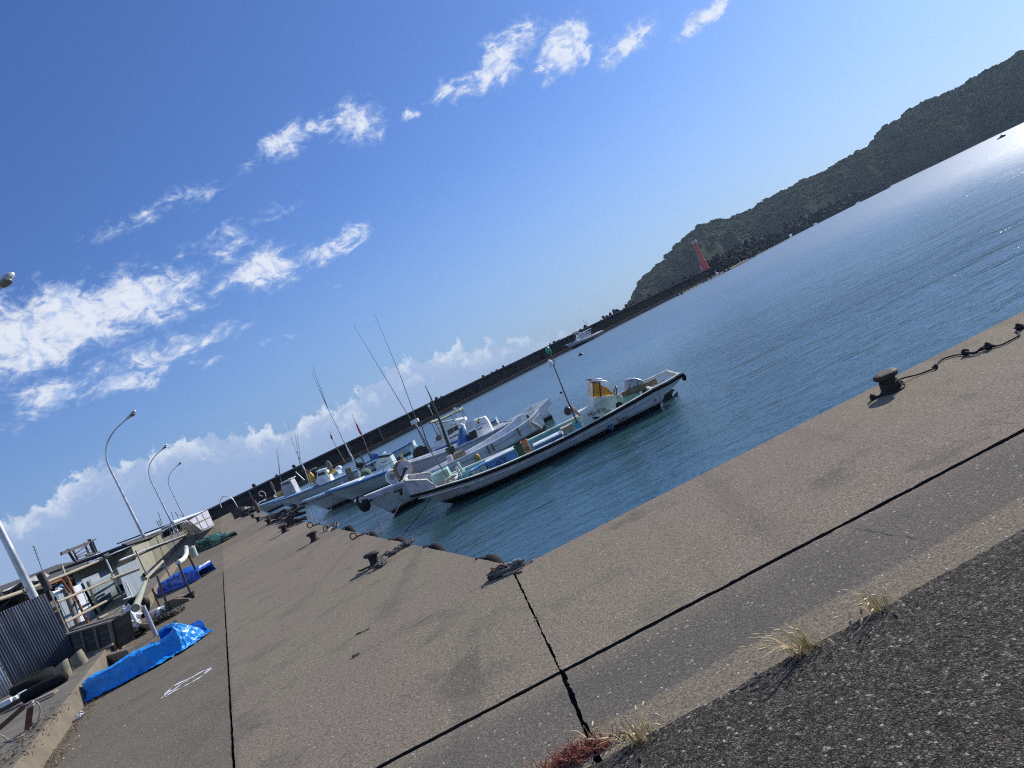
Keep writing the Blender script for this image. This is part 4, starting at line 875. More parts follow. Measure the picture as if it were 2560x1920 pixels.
p = b2.l(*d4(1900, 410), .95); fb = MB(); fb.tube([p + V((.1, 0, .1)), p + V((-.05, .03, -.12)), p + V((-.2, .05, -.32))], [.05, .09, .06], 8); fb.build('sausage_fender', 'rope_pale', r2, 60)
p = b2.l(*d4(925, 985), 1.04); MB().tube([p + V((0, 0, .12)), p + V((0, 0, .06)), p + V((0, .0, -.10)), p + V((0, 0, -.14))], [.03, .085, .085, .03], 10).build('yellow_float', 'yellow_plastic', r2, 60)
g0 = lambda x, y: b2.l(*k1(x, y), .0)
gm = MB().tube([V((g0(880, 1060).x, 0, .3)), g0(880, 1060), g0(830, 930), g0(770, 760), g0(680, 530), g0(630, 425)], [.09, .085, .07, .05, .025, .01], 8).build('green_mast', 'mast_green', r2, 60)
MB().tube([g0(710, 740), g0(780, 860), g0(900, 1010), g0(975, 1150)], .012, 5).build('mast_stay', 'dark_steel', r2, 60)
MB().box(g0(850, 985), (.28, .22, .24)).build('mast_winch', 'mast_green', r2, bevel=.02)
p = b2.l(*d4(570, 930), .2); MB().box((p.x, .1, .62), (.42, .7, .5)).build('deck_box', 'wood_weathered', r2, bevel=.02)
p = b2.l(*d4(450, 1030), .35); MB().tube([(p.x, .35, .45), (p.x - .02, .35, .92)], [.13, .11], 12).build('canvas_bucket', 'grey_gel', r2, 40)

# third: console boat seen between, white box console, blue tarpaulin cone
b3 = Boat('console_boat', 'white boat with tall white box console and a blue tarpaulin cone behind the roller boat', 'fishing boat', (1.0, 34.4), rad(272), ALONG); r3 = b3.root
sec3 = [(0, .82, .72, 0, .70, .03, 0, -.15), (2, .98, .64, 2, .82, 0, 2, -.2), (4.5, 1.0, .70, 4.5, .75, 0, 4.5, -.2), (6.0, .75, .86, 5.8, .42, .1, 5.6, -.15), (7.4, .25, 1.08, 6.9, .08, .5, 6.4, -.02)]
hull(b3, sec3, 'hull_white', 'white_gel', 'white_gel', 'grey_gel', zf=.3, rail_r=.03)
F = lambda x, y, yy=.4: b3.l(*d4(x, y), yy)
P = [F(885, 490), F(1115, 385), F(1225, 610), F(950, 700)]; cb = MB().prism([P[0], P[1], P[2], V((P[2].x, .4, .3)), V((P[3].x, .4, .3)), P[3]], (0, -.9, 0)).build('console_box', 'white_gel', r3, bevel=.015)
MB().prism([F(860, 350, .3), F(1050, 290, .3), F(1120, 380, .3), F(885, 490, .3)], (0, -.7, 0)).build('console_top', 'white_gel', r3, bevel=.02)
MB().prism([F(700, 395, .38), F(870, 345, .38), F(895, 480, .38), F(745, 555, .38)], (0, -.08, 0)).build('side_screen', 'white_sheet', r3)
MB().box(F(938, 390, .31), (.09, .012, .09)).build('red_sticker', 'rust', r3); MB().lathe([(.06, 0), (.06, .012)], F(945, 335, .31), 12, Matrix.Rotation(-pi / 2, 3, 'X')).build('yellow_sticker', 'yellow_plastic', r3)
p, q = F(935, 525, .405), F(1025, 480, .405); text_mesh('ＭＥ丸', 'console_lettering', 'ink', r3, p, q - p, (0, 0, 1), (q - p).length, .08); bpy.data.objects.remove(bpy.data.objects['console_lettering'])
p, q = F(935, 525, .405), F(1025, 480, .405); b = MB()
for i in range(6): u = p.lerp(q, i / 6); b.box(u + V((0, .002, .035)), (.035, .004, .06 - .012 * (i % 3)))
b.build('worn_lettering', 'ink', r3)
tp = F(640, 450, .1); bs = F(700, 800, .1); b = MB(); n = 14; rows = []
for f, r_ in ((0, .05), (.12, .12), (.45, .24), (.8, .36), (1, .40)):
    rows.append([(tp.x + (bs.x - tp.x) * f + r_ * cos(2 * pi * k / n) * (1 + .2 * sin(5 * k)), .1 + r_ * .8 * sin(2 * pi * k / n) * (1 + .2 * cos(3 * k)), tp.z + (max(bs.z, .4) - tp.z) * f) for k in list(range(n)) + [0]])
b.grid(rows).build('tarpaulin_cone', 'tarp_boat', r3, 50)
MB().sph(tp, (.14, .12, .12), 10, 6).build('tarpaulin_cap', 'white_sheet', r3, 60)
p = F(860, 610, .2); MB().box(p, (.35, .4, .42)).build('engine_cover', 'black_plastic', r3, bevel=.05)
p = F(1370, 480, .1); MB().torus(p, .16, .02, 16, 6, Matrix.Rotation(rad(55), 3, 'Y')).tube([p, p + V((-.15, 0, -.35))], .03, 6).build('steering_wheel', 'black_plastic', r3, 60)
MB().tube(curve([F(1190, 425, 0), F(1350, 385, 0), F(1500, 362, 0), F(1560, 395, 0)], 4), .018, 6).build('tiller_rail', 'dark_steel', r3, 60)
p = F(1250, 550, .1); MB().box(p, (.24, .3, .22)).build('fuel_can', 'roller_rubber', r3, bevel=.03)

# fourth: cabin boat with blue rails, tall aerials and lime awning
b4 = Boat('cabin_boat', 'blue railed cabin boat with lime awning, radar box and two very tall aerials', 'fishing boat', (-1.5, 39.6), rad(270.5), ALONG); r4 = b4.root
sec4 = [(0, 1.0, .75, 0, .9, .05, 0, -.2), (3, 1.2, .68, 3, 1.0, 0, 3, -.3), (6, 1.2, .74, 6, .95, 0, 6, -.3), (8.3, 1.0, .88, 8.1, .6, .1, 8, -.25), (10.0, .6, 1.0, 9.5, .22, .35, 9.1, -.1), (11.3, .12, 1.14, 10.7, .04, .65, 10.0, .05)]
sec4 = [tuple(x * .845 if i in (0, 3, 6) else x for i, x in enumerate(q)) for q in sec4]
S4 = hull(b4, sec4, 'hull_aqua', 'white_gel', 'sky_paint', 'blue_paint', zf=.45, rail_r=.06)
F = lambda x, y, yy=.7: b4.l(*k1(x, y), yy)
MB().prism([(7.6, .8, .93), (7.6, -.8, .93), (9.4, -.12, 1.12), (9.4, .12, 1.12)], (0, 0, .04)).build('foredeck', 'white_gel', r4)
MB().prism([F(700, 960), F(722, 860), F(752, 775), F(960, 725), F(985, 880), V((F(985, 880).x, .7, .5)), V((F(700, 960).x, .7, .5))], (0, -1.5, 0)).build('wheelhouse', 'white_gel', r4, bevel=.02)
b = MB()
for Pq in ([(822, 815), (868, 792), (880, 830), (832, 862)], [(872, 790), (918, 770), (925, 808), (884, 828)]):
    b.prism([F(x, y, .705) for x, y in Pq], (0, .006, 0))
b.build('side_window', 'dark_glass', r4); MB().prism([F(718, 880, .705), F(765, 850, .705), F(778, 890, .705), F(735, 912, .705)], (0, .006, 0)).build('front_side_window', 'dark_glass', r4)
b = MB(); b.prism([F(728, 862, .6) + V((.015, 0, 0)), F(752, 780, .6) + V((.015, 0, 0)), F(752, 780, -.7) + V((.015, 0, 0)), F(728, 862, -.7) + V((.015, 0, 0))], (.01, 0, 0)); b.build('windscreen', 'dark_glass', r4)
MB().prism([F(715, 770, .8), F(970, 712, .8), F(985, 735, .8), F(725, 795, .8)], (0, -1.7, 0)).build('wheelhouse_roof', 'white_gel', r4, bevel=.02)
p, q = F(852, 888, .71), F(925, 852, .71); b = MB()
for i in range(9): u = p.lerp(q, i / 9); b.box(u + V((0, .002, .03)), (.04, .004, .075 if i != 2 else .02))
b.build('registration_lettering', 'ink', r4)
b = MB()
for (x, y) in ((690, 760), (860, 690), (945, 660)):
    for yy in (.75, -.75): p = F(x, y, .75); b.tube([(p.x, yy, 1.2), (p.x, yy, p.z)], .018, 5)
for yy in (.75, -.75): a_, c_ = F(668, 760, .75), F(945, 648, .75); b.tube([(a_.x, yy, a_.z), (c_.x, yy, c_.z)], .018, 5)
b.build('awning_frame', 'dark_steel', r4, 60)
P0_, P1_, P2_ = F(672, 752, .8), F(790, 715, .8), F(942, 632, .8); b = MB(); rows = [[(p.x, .8 - 1.6 * k / 6, p.z - .05 + .10 * sin(pi * k / 6)) for k in range(7)] for p in curve([P0_, P1_, P2_], 6)]; b.grid(rows).build('awning', 'canvas_lime', r4, 60, thick=.02)
for (x, y) in ((662, 605), (888, 630), (930, 600)):
    p = F(x, y, .2); MB().tube([(p.x, .2, p.z - .5), p], .012, 5).box(p, (.1, .1, .14)).build('awning_lamp', 'white_plastic' if x < 900 else 'black_plastic', r4)
mt = MB().tube([V((F(680, 1030, .2).x, .2, .5)), F(680, 1030, .2), F(600, 860, .2), F(545, 745, .2)], [.06, .055, .045, .04], 8).build('mast', 'galvanised', r4, 60)
MB().tube([F(590, 740, .1), F(640, 900, .1), F(690, 1000, .1)], .03, 6).tube([F(560, 790, .3), F(610, 900, .3), F(660, 1000, .3)], .022, 6).build('mast_strut', 'dark_steel', r4, 60)
MB().box(F(543, 738, .2), (.42, .34, .20)).build('radar_box', 'white_plastic', r4, bevel=.03)
MB().tube([F(515, 735, .3), F(300, 380, .3), b4.l(884, 813, .3)], [.022, .016, .007], 6).build('tall_aerial', 'dark_steel', r4, 60); MB().tube([F(560, 735, .1), F(420, 350, .1), b4.l(936, 784, .1)], [.022, .016, .007], 6).build('tall_aerial', 'dark_steel', r4, 60)
p = F(600, 1020, .4); hl = MB().lathe([(.10, -.22), (.42, -.2), (.36, -.08), (.36, .08), (.42, .2), (.10, .22)], p, 18, Matrix.Rotation(pi / 2, 3, 'X')).build('net_hauler', 'black_plastic', r4, 40)
MB().lathe([(.2, -.23), (.2, .23)], p, 14, Matrix.Rotation(pi / 2, 3, 'X')).build('hauler_hub', 'rust', hl, 40)
p = F(560, 1065, .6); MB().sph(p, (.45, .3, .16), 12, 8, .6).build('net_pile', 'net_dark', r4)
p = F(690, 1050, 1.25); MB().sph(p, (.16, .1, .12), 10, 6, .3).build('white_float', 'white_plastic', r4, 60)
for (x, y) in ((560, 970), (515, 985), (432, 1040)):
    p = F(x, y, -.9); MB().beam((p.x, -.9, .6), (p.x, -.9, p.z + .15), .09).build('deck_post', 'wood_pale' if x < 450 else 'sky_paint', r4)
b = MB(); 
for k in range(5): x = 4.4 + k * .45; b.tube([(x, 1.12, .72), (x, 1.12, 1.08)], .014, 5)
b.tube([(4.4, 1.12, 1.08), (6.2, 1.12, 1.08)], .014, 5).build('side_railing', 'dark_steel', r4, 60)

# fifth: pale boat with net reel, grey post, small numbered cabin
b5 = Boat('netting_boat', 'pale netting boat with green net reel, blue cap line and leaning grey mast', 'fishing boat', (-3.6, 42.3), rad(269.5), ALONG); r5 = b5.root
sec5 = [(0, .9, .85, 0, .8, .05, 0, -.2), (2.5, 1.1, .74, 2.5, .9, 0, 2.5, -.28), (5, 1.1, .78, 5, .8, .02, 5, -.28), (7.0, .85, .92, 6.8, .45, .12, 6.6, -.2), (8.6, .5, 1.02, 8.2, .18, .4, 7.8, -.1), (9.6, .12, 1.12, 9.1, .04, .65, 8.5, .05)]
hull(b5, sec5, 'hull_pale', 'white_gel', 'sky_paint', 'grey_gel', zf=.45, rail_r=.045, moulding='blue_paint')
F = lambda x, y, yy=.3: b5.l(*k3(x, y), yy)
b = MB(); c_ = F(1660, 780, .2)
rl = b.lathe([(.14, -.42), (.14, .42)], c_, 14, Matrix.Rotation(pi / 2, 3, 'Y')).build('reel_shaft', 'dark_steel', r5, 60)
for sx in (-.42, .30): MB().torus(c_ + V((sx, 0, 0)), .40, .035, 22, 6, Matrix.Rotation(pi / 2, 3, 'Y')).build('reel_flange', 'white_gel', rl, 60)
MB().lathe([(.20, -.38), (.36, -.30), (.37, .2), (.22, .28)], c_, 18, Matrix.Rotation(pi / 2, 3, 'Y')).build('wound_net', 'net_green', rl, 60)
c_ = F(1440, 780, -.2); MB().lathe([(.22, -.3), (.38, -.26), (.38, .26), (.22, .3)], c_, 18, Matrix.Rotation(rad(70), 3, 'X')).build('line_drum', 'net_green', r5, 50)
p, q = F(1300, 885, .7), F(1240, 690, .7); MB().beam((p.x, .7, .4), q, .34, .2).build('bow_post', 'wood_weathered', r5, bevel=.02)
mt5 = MB().tube([F(1410, 860), F(1330, 640), F(1280, 550), F(1215, 420), F(1010, 0)], [.075, .06, .05, .035, .02], 8).build('mast', 'galvanised', r5, 60)
MB().tube([F(1010, 0), b5.l(783, 922, .3), b5.l(787, 912, .3)], [.018, .008, .005], 5).tube([F(1010, 0), b5.l(781, 935, .3), b5.l(779, 925, .3)], [.018, .008, .005], 5).build('mast_aerial', 'dark_steel', r5, 60)
MB().tube([F(1270, 555), F(1350, 640), F(1430, 660)], .05, 6).sph(F(1380, 660), (.25, .2, .16), 10, 6, .5).build('furled_sail', 'net_dark', r5, 60)
MB().tube([F(1225, 400), F(1280, 470), F(1265, 520)], .025, 6).build('mast_bracket', 'dark_steel', r5, 60)
b = MB().prism([b5.l(*k1(218, 1060), .6), b5.l(*k1(330, 1040), .6), b5.l(*k1(366, 1105), .6), V((b5.l(*k1(366, 1105), .6).x, .6, .5)), V((b5.l(*k1(200, 1150), .6).x, .6, .5)), b5.l(*k1(200, 1120), .6)], (0, -1.2, 0)); b.build('cabin', 'hull_aqua', r5, bevel=.02)
p, q = b5.l(*k1(260, 1105), .61), b5.l(*k1(302, 1088), .61); text_mesh('1633', 'cabin_number', 'ink', r5, p, q - p, (0, 0, 1), (q - p).length, .13)
b = MB(); Q = [b5.l(*k1(x, y), .55) for x, y in ((225, 1055), (232, 1035), (325, 1022), (330, 1040))]; b.prism(Q, (0, -1.1, 0)); b.build('cabin_windscreen', 'dark_glass', r5)
b = MB(); b.prism([F(1478, 520, .5), F(1590, 530, .45), F(1595, 590, .55), F(1545, 600, .5), F(1510, 605, .45)], (0, -.02, 0)); b.build('blue_flag', 'blue_cloth', r5); pole(b5, [F(1630, 885, .5), F(1475, 515, .5)], .022, 'flag_pole', 'dark_steel')
pole(b5, [F(1460, 690, -.5), F(1380, 530, -.5)], .05, 'boom_pole', 'dark_steel')
p = F(1520, 655, .4); MB().sph(p, .10, 10, 8).build('black_float', 'black_plastic', r5, 60)
rd = pole(b5, [F(1560, 720, -.3), F(1400, 300, -.3), F(1330, 170, -.3), F(1288, 68, -.3)], [.025, .02, .016, .01], 'red_flag_pole', 'wood_brown')
MB().prism([F(1330, 170, -.3), F(1350, 185, -.3), F(1375, 240, -.3), F(1408, 300, -.3), F(1385, 308, -.3), F(1355, 250, -.3)], (0, -.03, 0)).build('red_pennant', 'red_cloth', rd)
rd = pole(b5, [F(1220, 640, -.6), F(1110, 450, -.6), F(1060, 350, -.6), F(1035, 268, -.6)], [.025, .02, .016, .01], 'short_flag_pole', 'wood_brown')
MB().prism([F(1035, 310, -.6), F(1055, 315, -.6), F(1070, 355, -.6), F(1050, 362, -.6)], (0, -.03, 0)).build('red_pennant', 'red_cloth', rd)
for x, y in ((1180, 890), (1860, 560), (1975, 490)):
    p = F(x, y, .8); MB().beam((p.x, .8, .6), (p.x, .8, p.z + .14), .12).build('deck_post', 'wood_pale' if x == 1860 else 'sky_paint', r5)

# boats further along the quay
def far_boat(name, label, tip, Y, L, B, head, hm, capm, railm, cabin=None, masts=(), extras=()):
    t_ = atY(*tip, Y); st = V((t_.x + L * 1.08, Y, 0)); b = Boat(name, label, 'fishing boat', (st.x, st.y), rad(head), ALONG); r = b.root
    sec = [(0, B * .42, .8, 0, B * .38, .05, 0, -.2), (L * .3, B * .5, .7, L * .3, B * .42, 0, L * .3, -.3), (L * .6, B * .5, .78, L * .6, B * .36, .02, L * .6, -.3), (L * .82, B * .36, .95, L * .79, B * .2, .15, L * .77, -.2), (L * .96, B * .2, 1.08, L * .9, B * .07, .45, L * .86, -.08), (L * 1.08, .1, 1.2, L * 1.0, .03, .75, L * .93, .06)]
    hull(b, sec, hm, 'white_gel', capm, railm, zf=.4, rail_r=.05, n=4)
    F = lambda x, y, yy=.2: b.l(*k3(x, y), yy)
    if cabin:
        (x0, y0), (x1, y1), (x2, y2), (x3, y3), m = cabin; P = [F(x0, y0, B * .3), F(x1, y1, B * .3), F(x2, y2, B * .3), F(x3, y3, B * .3)]
        MB().prism([V((P[0].x, P[0].y, .4)), P[0], P[1], P[2], P[3], V((P[3].x, P[3].y, .4))], (0, -B * .6, 0)).build('wheelhouse', m, r, bevel=.03)
        u = [P[0].lerp(P[1], .35), P[0].lerp(P[1], .85), P[3].lerp(P[2], .85), P[3].lerp(P[2], .35)]; cc = sum(u, V((0, 0, 0))) / 4
        MB().prism([cc + (q - cc) * .75 + V((0, .004, 0)) for q in u], (0, .01, 0)).build('cabin_window', 'dark_glass', r)
        MB().prism([P[1] + V((.12, .1, 0)), P[2] + V((-.15, .1, 0)), P[2] + V((-.15, .1, .06)), P[1] + V((.12, .1, .06))], (0, -B * .6 - .2, 0)).build('wheelhouse_roof', 'white_gel', r)
    for pts, rad_, m in masts: MB().tube([F(*p) for p in pts], rad_, 6).build('mast', m, r, 60)
    for fn in extras: fn(b, r, F)
    return b
def ex_post(x, y, x1, y1, w_, m): return lambda b, r, F: MB().beam(V((F(x, y).x, .2, .5)), F(x1, y1), w_).build('bow_post', m, r)
def ex_ball(x, y, s, m, nm='deck_float'): return lambda b, r, F: MB().sph(F(x, y), s, 10, 8, .2).build(nm, m, r, 60)
def ex_reel(x, y, rr_, m): return lambda b, r, F: MB().lathe([(rr_ * .5, -.3), (rr_, -.28), (rr_, -.2), (rr_ * .7, -.15), (rr_ * .7, .15), (rr_, .2), (rr_, .28), (rr_ * .5, .3)], F(x, y), 18, Matrix.Rotation(pi / 2.4, 3, 'X')).build('net_drum', m, r, 40)
def ex_flag(pts, m): return lambda b, r, F: MB().prism([F(*p) for p in pts], (0, .03, 0)).build('flag', m, r)
def ex_rail(pts, m, w_=.03): return lambda b, r, F: MB().tube([F(*p) for p in pts], w_, 6).build('pipe_rail', m, r, 60)
far_boat('trawling_boat', 'white boat with blue trim, arched white cabin and yellow float on deck', (697, 1265), 61, 11, 2.4, 268, 'hull_pale', 'sky_paint', 'blue_paint',
         ((880, 830), (890, 735), (975, 715), (1020, 785), 'white_gel'), [([(810, 880), (760, 740), (700, 620), (600, 380), (545, 140)], [.07, .06, .05, .025, .012], 'galvanised'), ([(720, 740), (690, 560), (655, 290)], [.03, .02, .01], 'dark_steel'), ([(715, 740), (670, 560), (635, 290)], [.03, .02, .01], 'dark_steel'), ([(740, 830), (640, 735)], [.04, .03], 'galvanised')],
         [ex_post(985, 975, 920, 860, .5, 'wood_weathered'), ex_reel(895, 965, .5, 'net_green'), ex_ball(830, 805, (.22, .2, .5), 'yellow_plastic'), ex_flag([(760, 705), (790, 730), (780, 770), (765, 740)], 'red_cloth'), ex_rail([(780, 735), (880, 685)], 'wood_pale', .05), ex_rail([(840, 720), (1000, 655)], 'tarp_green', .05), ex_ball(1060, 735, (.32, .2, .16), 'yellow_plastic', 'buoy_pile'), ex_ball(1135, 695, (.3, .3, .2), 'white_plastic', 'white_buoy'), ex_ball(1025, 665, (.22, .2, .45), 'wood_weathered', 'hanging_net')])
far_boat('trawling_boat', 'aqua hulled boat with grey wheelhouse and twin thin aerials further along', (673, 1252), 66.5, 10, 2.4, 268, 'hull_aqua', 'sky_paint', 'blue_paint',
         ((470, 930), (480, 870), (575, 825), (610, 885), 'panel_pale'), [([(475, 870), (455, 750), (420, 480)], [.035, .02, .01], 'dark_steel'), ([(480, 860), (460, 750), (433, 470)], [.035, .02, .01], 'dark_steel'), ([(610, 890), (560, 810), (620, 800)], [.05, .04, .03], 'galvanised')],
         [ex_ball(465, 985, (.42, .3, .22), 'yellow_plastic', 'yellow_cover'), ex_ball(600, 955, (.45, .3, .4), 'basket_pale', 'net_bag'), ex_rail([(415, 980), (385, 930), (370, 890)], 'galvanised', .06), ex_ball(375, 900, (.1, .1, .45), 'wood_weathered', 'furled_flag')])
far_boat('trawling_boat', 'small pale boat with aqua rails and looped rope at the far quay end', (625, 1264), 78, 9, 2.3, 268, 'hull_aqua', 'sky_paint', 'sky_paint', None, [], [ex_rail([(300, 1020), (285, 975), (245, 955), (215, 975), (230, 1010), (265, 1015)], 'rope_pale', .045), ex_rail([(200, 1110), (240, 1075), (290, 1060)], 'white_plastic', .04), ex_rail([(210, 1090), (300, 1045)], 'white_plastic', .04), ex_ball(430, 1000, (.4, .3, .2), 'white_plastic', 'deck_clutter')])

# boat moored alone along the breakwater
pb = PW + nW * 5.5; q0 = onV(*k1(0, 0), pb, AZW)
def onW(px, py): return onV(px, py, pb, AZW)
st, bw = onW(*d5(1400, 560)), onW(*d5(300, 900)); L = hypot((bw - st).x, (bw - st).y); hd = atan2((bw - st).x, (bw - st).y)
b8 = Boat('cabin_boat', 'grey white fishing boat moored alone along the far breakwater wall', 'fishing boat', (st.x, st.y), hd); r8 = b8.root; k = L / 9.5
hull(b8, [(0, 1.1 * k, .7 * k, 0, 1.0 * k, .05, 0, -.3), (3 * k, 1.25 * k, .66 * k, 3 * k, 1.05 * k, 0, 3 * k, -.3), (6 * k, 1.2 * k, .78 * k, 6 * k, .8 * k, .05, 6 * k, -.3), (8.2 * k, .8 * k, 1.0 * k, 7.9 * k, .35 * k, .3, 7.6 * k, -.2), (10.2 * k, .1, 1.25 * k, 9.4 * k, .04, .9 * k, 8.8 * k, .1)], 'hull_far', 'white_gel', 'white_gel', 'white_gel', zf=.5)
F = lambda x, y, yy=.6: b8.l(*d5(x, y), yy)
P = [F(690, 660), F(820, 420), F(1050, 370), F(1090, 520), F(1200, 580)]; MB().prism([V((P[0].x, .6, .6))] + P + [V((P[-1].x, .6, .6))], (0, -1.4 * k, 0)).build('wheelhouse', 'panel_pale', r8, bevel=.03)
MB().prism([F(810, 405, .8), F(1075, 270, .8), F(1085, 290, .8), F(820, 425, .8)], (0, -1.8 * k, 0)).build('wheelhouse_roof', 'white_gel', r8)
MB().prism([F(985, 410, .61), F(1030, 400, .61), F(1040, 440, .61), F(1000, 450, .61)], (0, .01, 0)).build('cabin_window', 'dark_glass', r8)
MB().prism([F(1210, 460, .9), F(1415, 355, .9), F(1440, 415, .9), F(1220, 525, .9)], (0, -1.6 * k, 0)).build('stern_board', 'white_gel', r8)
MB().torus(F(615, 625, .5), .45, .12, 16, 6, Matrix.Rotation(pi / 2, 3, 'X')).build('lifebuoy', 'white_plastic', r8, 60)
for a_, c_ in (((850, 435), (470, 425)), ((850, 510), (420, 480)), ((900, 190), (800, 0)), ((960, 180), (910, 20))): MB().tube([F(*a_, .2), F(*c_, .2)], .05, 5).build('boom_pole', 'galvanised', r8, 60)

# ------------------------------------------------------------------ on the quay: bollards, ropes, rings, tyres
def bollard_thing(label, p, h, rz, group='mooring bollards along the quay edge'):
    t = thing('mooring_bollard', label, 'bollard', tuple(p), rz, group); r = h * .40
    MB().lathe([(r * 1.45, -.01), (r * 1.5, .012), (r * 1.12, .03), (r * .92, h * .3), (r * .88, h * .62), (r * 1.0, h * .72)], n=22).build('bollard_post', 'rust_black', t, 40)
    b = MB(); n = 24; prof = [(.9, .70), (1.34, .74), (1.5, .82), (1.46, .92), (1.2, .985), (.7, 1.0)]; rows = []
    for f, z in prof: rows.append([(r * f * cos(2 * pi * k / n) * (1 + .04 * sin(3 * k + f)), r * f * sin(2 * pi * k / n), h * (z + .04 * cos(2 * pi * k / n))) for k in list(range(n)) + [0]])
    b.grid(rows); b.f.append(tuple((len(prof) - 1) * (n + 1) + k for k in range(n))); b.build('bollard_head', 'bollard_iron', t, 50); return t
pR = at(2232, 977); bollard_thing('rusty mushroom bollard standing alone on the near quay edge, rope running from it', pR, .185, .6)
BL = [((941, 1412), .19, 'rusty bollard nearest the inner quay corner with dark ropes heaped round its foot'), ((788, 1352), .22, 'rusty bollard with a pale rope tied to it, second from the corner along the boats'),
      ((714, 1330), .25, 'dark bollard with a long pile of black rope beside it, third from the corner'), ((675, 1311), .25, 'dark bollard trailing one thin rope, fourth from the corner along the boats'), ((648, 1303.5), .26, 'small dark bollard with a dry tan patch of concrete behind it, fifth from the corner'),
      ((634, 1295), .26, 'small dark bollard before the rusty post, sixth from the corner'), ((621, 1289), .26, 'tiny dark bollard next to the black box, seventh from the corner')]
for (p, h, lab) in BL: bollard_thing(lab, at(*p), h, R.uniform(0, 6))
def rope(label, pts, r, m, name='rope', knots=(), cat='rope', n=6, sub=6):
    P = curve(pts, sub); o = P[0]; t = thing(name, label, cat, tuple(o)); MB().tube([p - o for p in P], r, n).build('rope_strand', m, t, 60)
    for k, s in knots:
        q = V(pts[k]) - o; b = MB(); b.torus(q + V((0, 0, s * .3)), s * .55, r * 1.3, 12, 6, Matrix.Rotation(k + .6, 3, 'X')); b.torus(q + V((.01, 0, s * .3)), s * .5, r * 1.2, 12, 6, Matrix.Rotation(k + 1.8, 3, 'Y')); b.sph(q + V((0, 0, s * .25)), s * .5, 8, 6, .4); b.build('rope_knot', m, t, 60)
    return t
gz = lambda p, z=.012: at(*p) + V((0, 0, z))
rope('black mooring rope with two knots lying from the lone bollard along the near quay edge', [gz((2250, 962), .05), gz((2268, 951), .03), gz((2300, 938)), gz((2340, 922)), gz((2345, 911)), gz((2362, 899)), gz((2390, 891)), gz((2416, 888)), gz((2440, 883)), gz((2472, 873)), gz((2505, 865)), gz((2530, 853)), gz((2547, 843)), gz((2549, 836)), gz((2542, 830)), gz((2550, 824)), gz((2575, 815)), gz((2640, 790))], .0072, 'rope_dark', knots=((3, .03), (7, .05), (9, .06), (15, .06)))
rope('second strand of black rope looped between the two knots by the lone bollard', [gz((2418, 889), .03), gz((2440, 887), .02), gz((2455, 880), .03), gz((2472, 872), .03), gz((2490, 868))], .011, 'rope_dark', name='rope_loop')
b0 = pR; t = thing('rope_lashing', 'dark rope lashed round the foot of the lone bollard with one loose knotted end', 'rope', tuple(b0)); b = MB()
for i, z in enumerate((.03, .05, .07, .09)): b.torus((0, 0, z), .083 - .003 * i, .011, 24, 6, Matrix.Rotation(.12 * (i - 1), 3, 'X'))
b.tube(curve([V((.07, .03, .06)), V((.12, .02, .03)), V((.09, -.05, .015))], 5), .012, 6)
b.tube(curve([V((-.05, -.04, .05)), gz((2205, 990)) - b0, gz((2192, 996)) - b0, gz((2182, 1000)) - b0], 5), .012, 6); q = gz((2184, 998), .02) - b0; b.sph(q, .028, 8, 6, .5); b.tube(curve([q, gz((2176, 1007)) - b0, gz((2171, 1012)) - b0], 4), .006, 5)
b.build('rope_wraps', 'rope_dark', t, 60)
def pile_tube(name, label, pts, r, m, h=.06, seed=1, strands=5, cat='rope', wid=.06):
    rr = random.Random(seed); P0 = curve(pts, 5); o = P0[0]; t = thing(name, label, cat, tuple(o)); b = MB()
    for s in range(strands):
        ph = rr.uniform(0, 6); b.tube([p - o + V((wid * noise.noise(V((i * .45, ph, s))), wid * noise.noise(V((i * .45, ph + 9, s))), r + h * abs(noise.noise(V((i * .4, ph, s + 5)))))) for i, p in enumerate(P0)], r, 5)
    b.build('rope_strands', m, t, 60); return t
pile_tube('rope_pile', 'grey black ropes heaped from the first bollard to the quay edge', [gz(kc(625, 490)), gz(kc(690, 455)), gz(kc(700, 400)), gz(kc(770, 365)), gz(kc(840, 320)), gz(kc(905, 280)), gz(kc(935, 272))], .009, 'rope_grey', .07, 2, 12, wid=.15)
pile_tube('rope_end', 'loose dark rope end curling away left of the first bollard', [gz(kc(600, 480)), gz(kc(540, 500)), gz(kc(510, 518)), gz(kc(480, 522))], .012, 'rope_dark', .01, 3, 2, wid=.02)
pile_tube('rope_pile', 'black rope net rolled from the third bollard to the water', [gz(k7(1570, 890)), gz(k7(1680, 850)), gz(k7(1780, 810)), gz(k7(1880, 760)), gz(k7(1960, 745))], .03, 'rope_dark', .16, 4, 9, wid=.3)
pile_tube('rope_pile', 'long black heap of nets and rope lying on the quay edge below the pale bows', [gz(k7(1430, 720)), gz(k7(1520, 700)), gz(k7(1620, 680)), gz(k7(1720, 690)), gz(k7(1800, 700))], .05, 'rope_dark', .35, 5, 9, wid=.6)
pile_tube('rope_pile', 'thin dark rope trailing beyond the fourth bollard to the edge', [gz(k7(1300, 800)), gz(k7(1400, 760)), gz(k7(1470, 740))], .03, 'rope_dark', .04, 6, 3, wid=.1)
pile_tube('rope_pile', 'low tangle of dark lines past the fifth bollard', [gz(k7(1130, 720)), gz(k7(1250, 690)), gz(k7(1350, 650))], .035, 'rope_grey', .06, 7, 4, wid=.2)
rope('pale rope from the second bollard to an iron ring at the edge', [gz(k3(890, 1475), .08), gz(k3(935, 1455), .04), gz(k3(1010, 1420)), gz(k3(1060, 1380), .02), gz(k3(1100, 1350), .03)], .012, 'rope_pale')
pile_tube('rope_pile', 'grey rope bundle at the edge by the black tyre below the pale rope', [gz(k3(1010, 1400)), gz(k3(1060, 1370)), gz(k3(1110, 1355)), gz(k3(1120, 1385))], .015, 'rope_grey', .08, 8, 6, wid=.1)
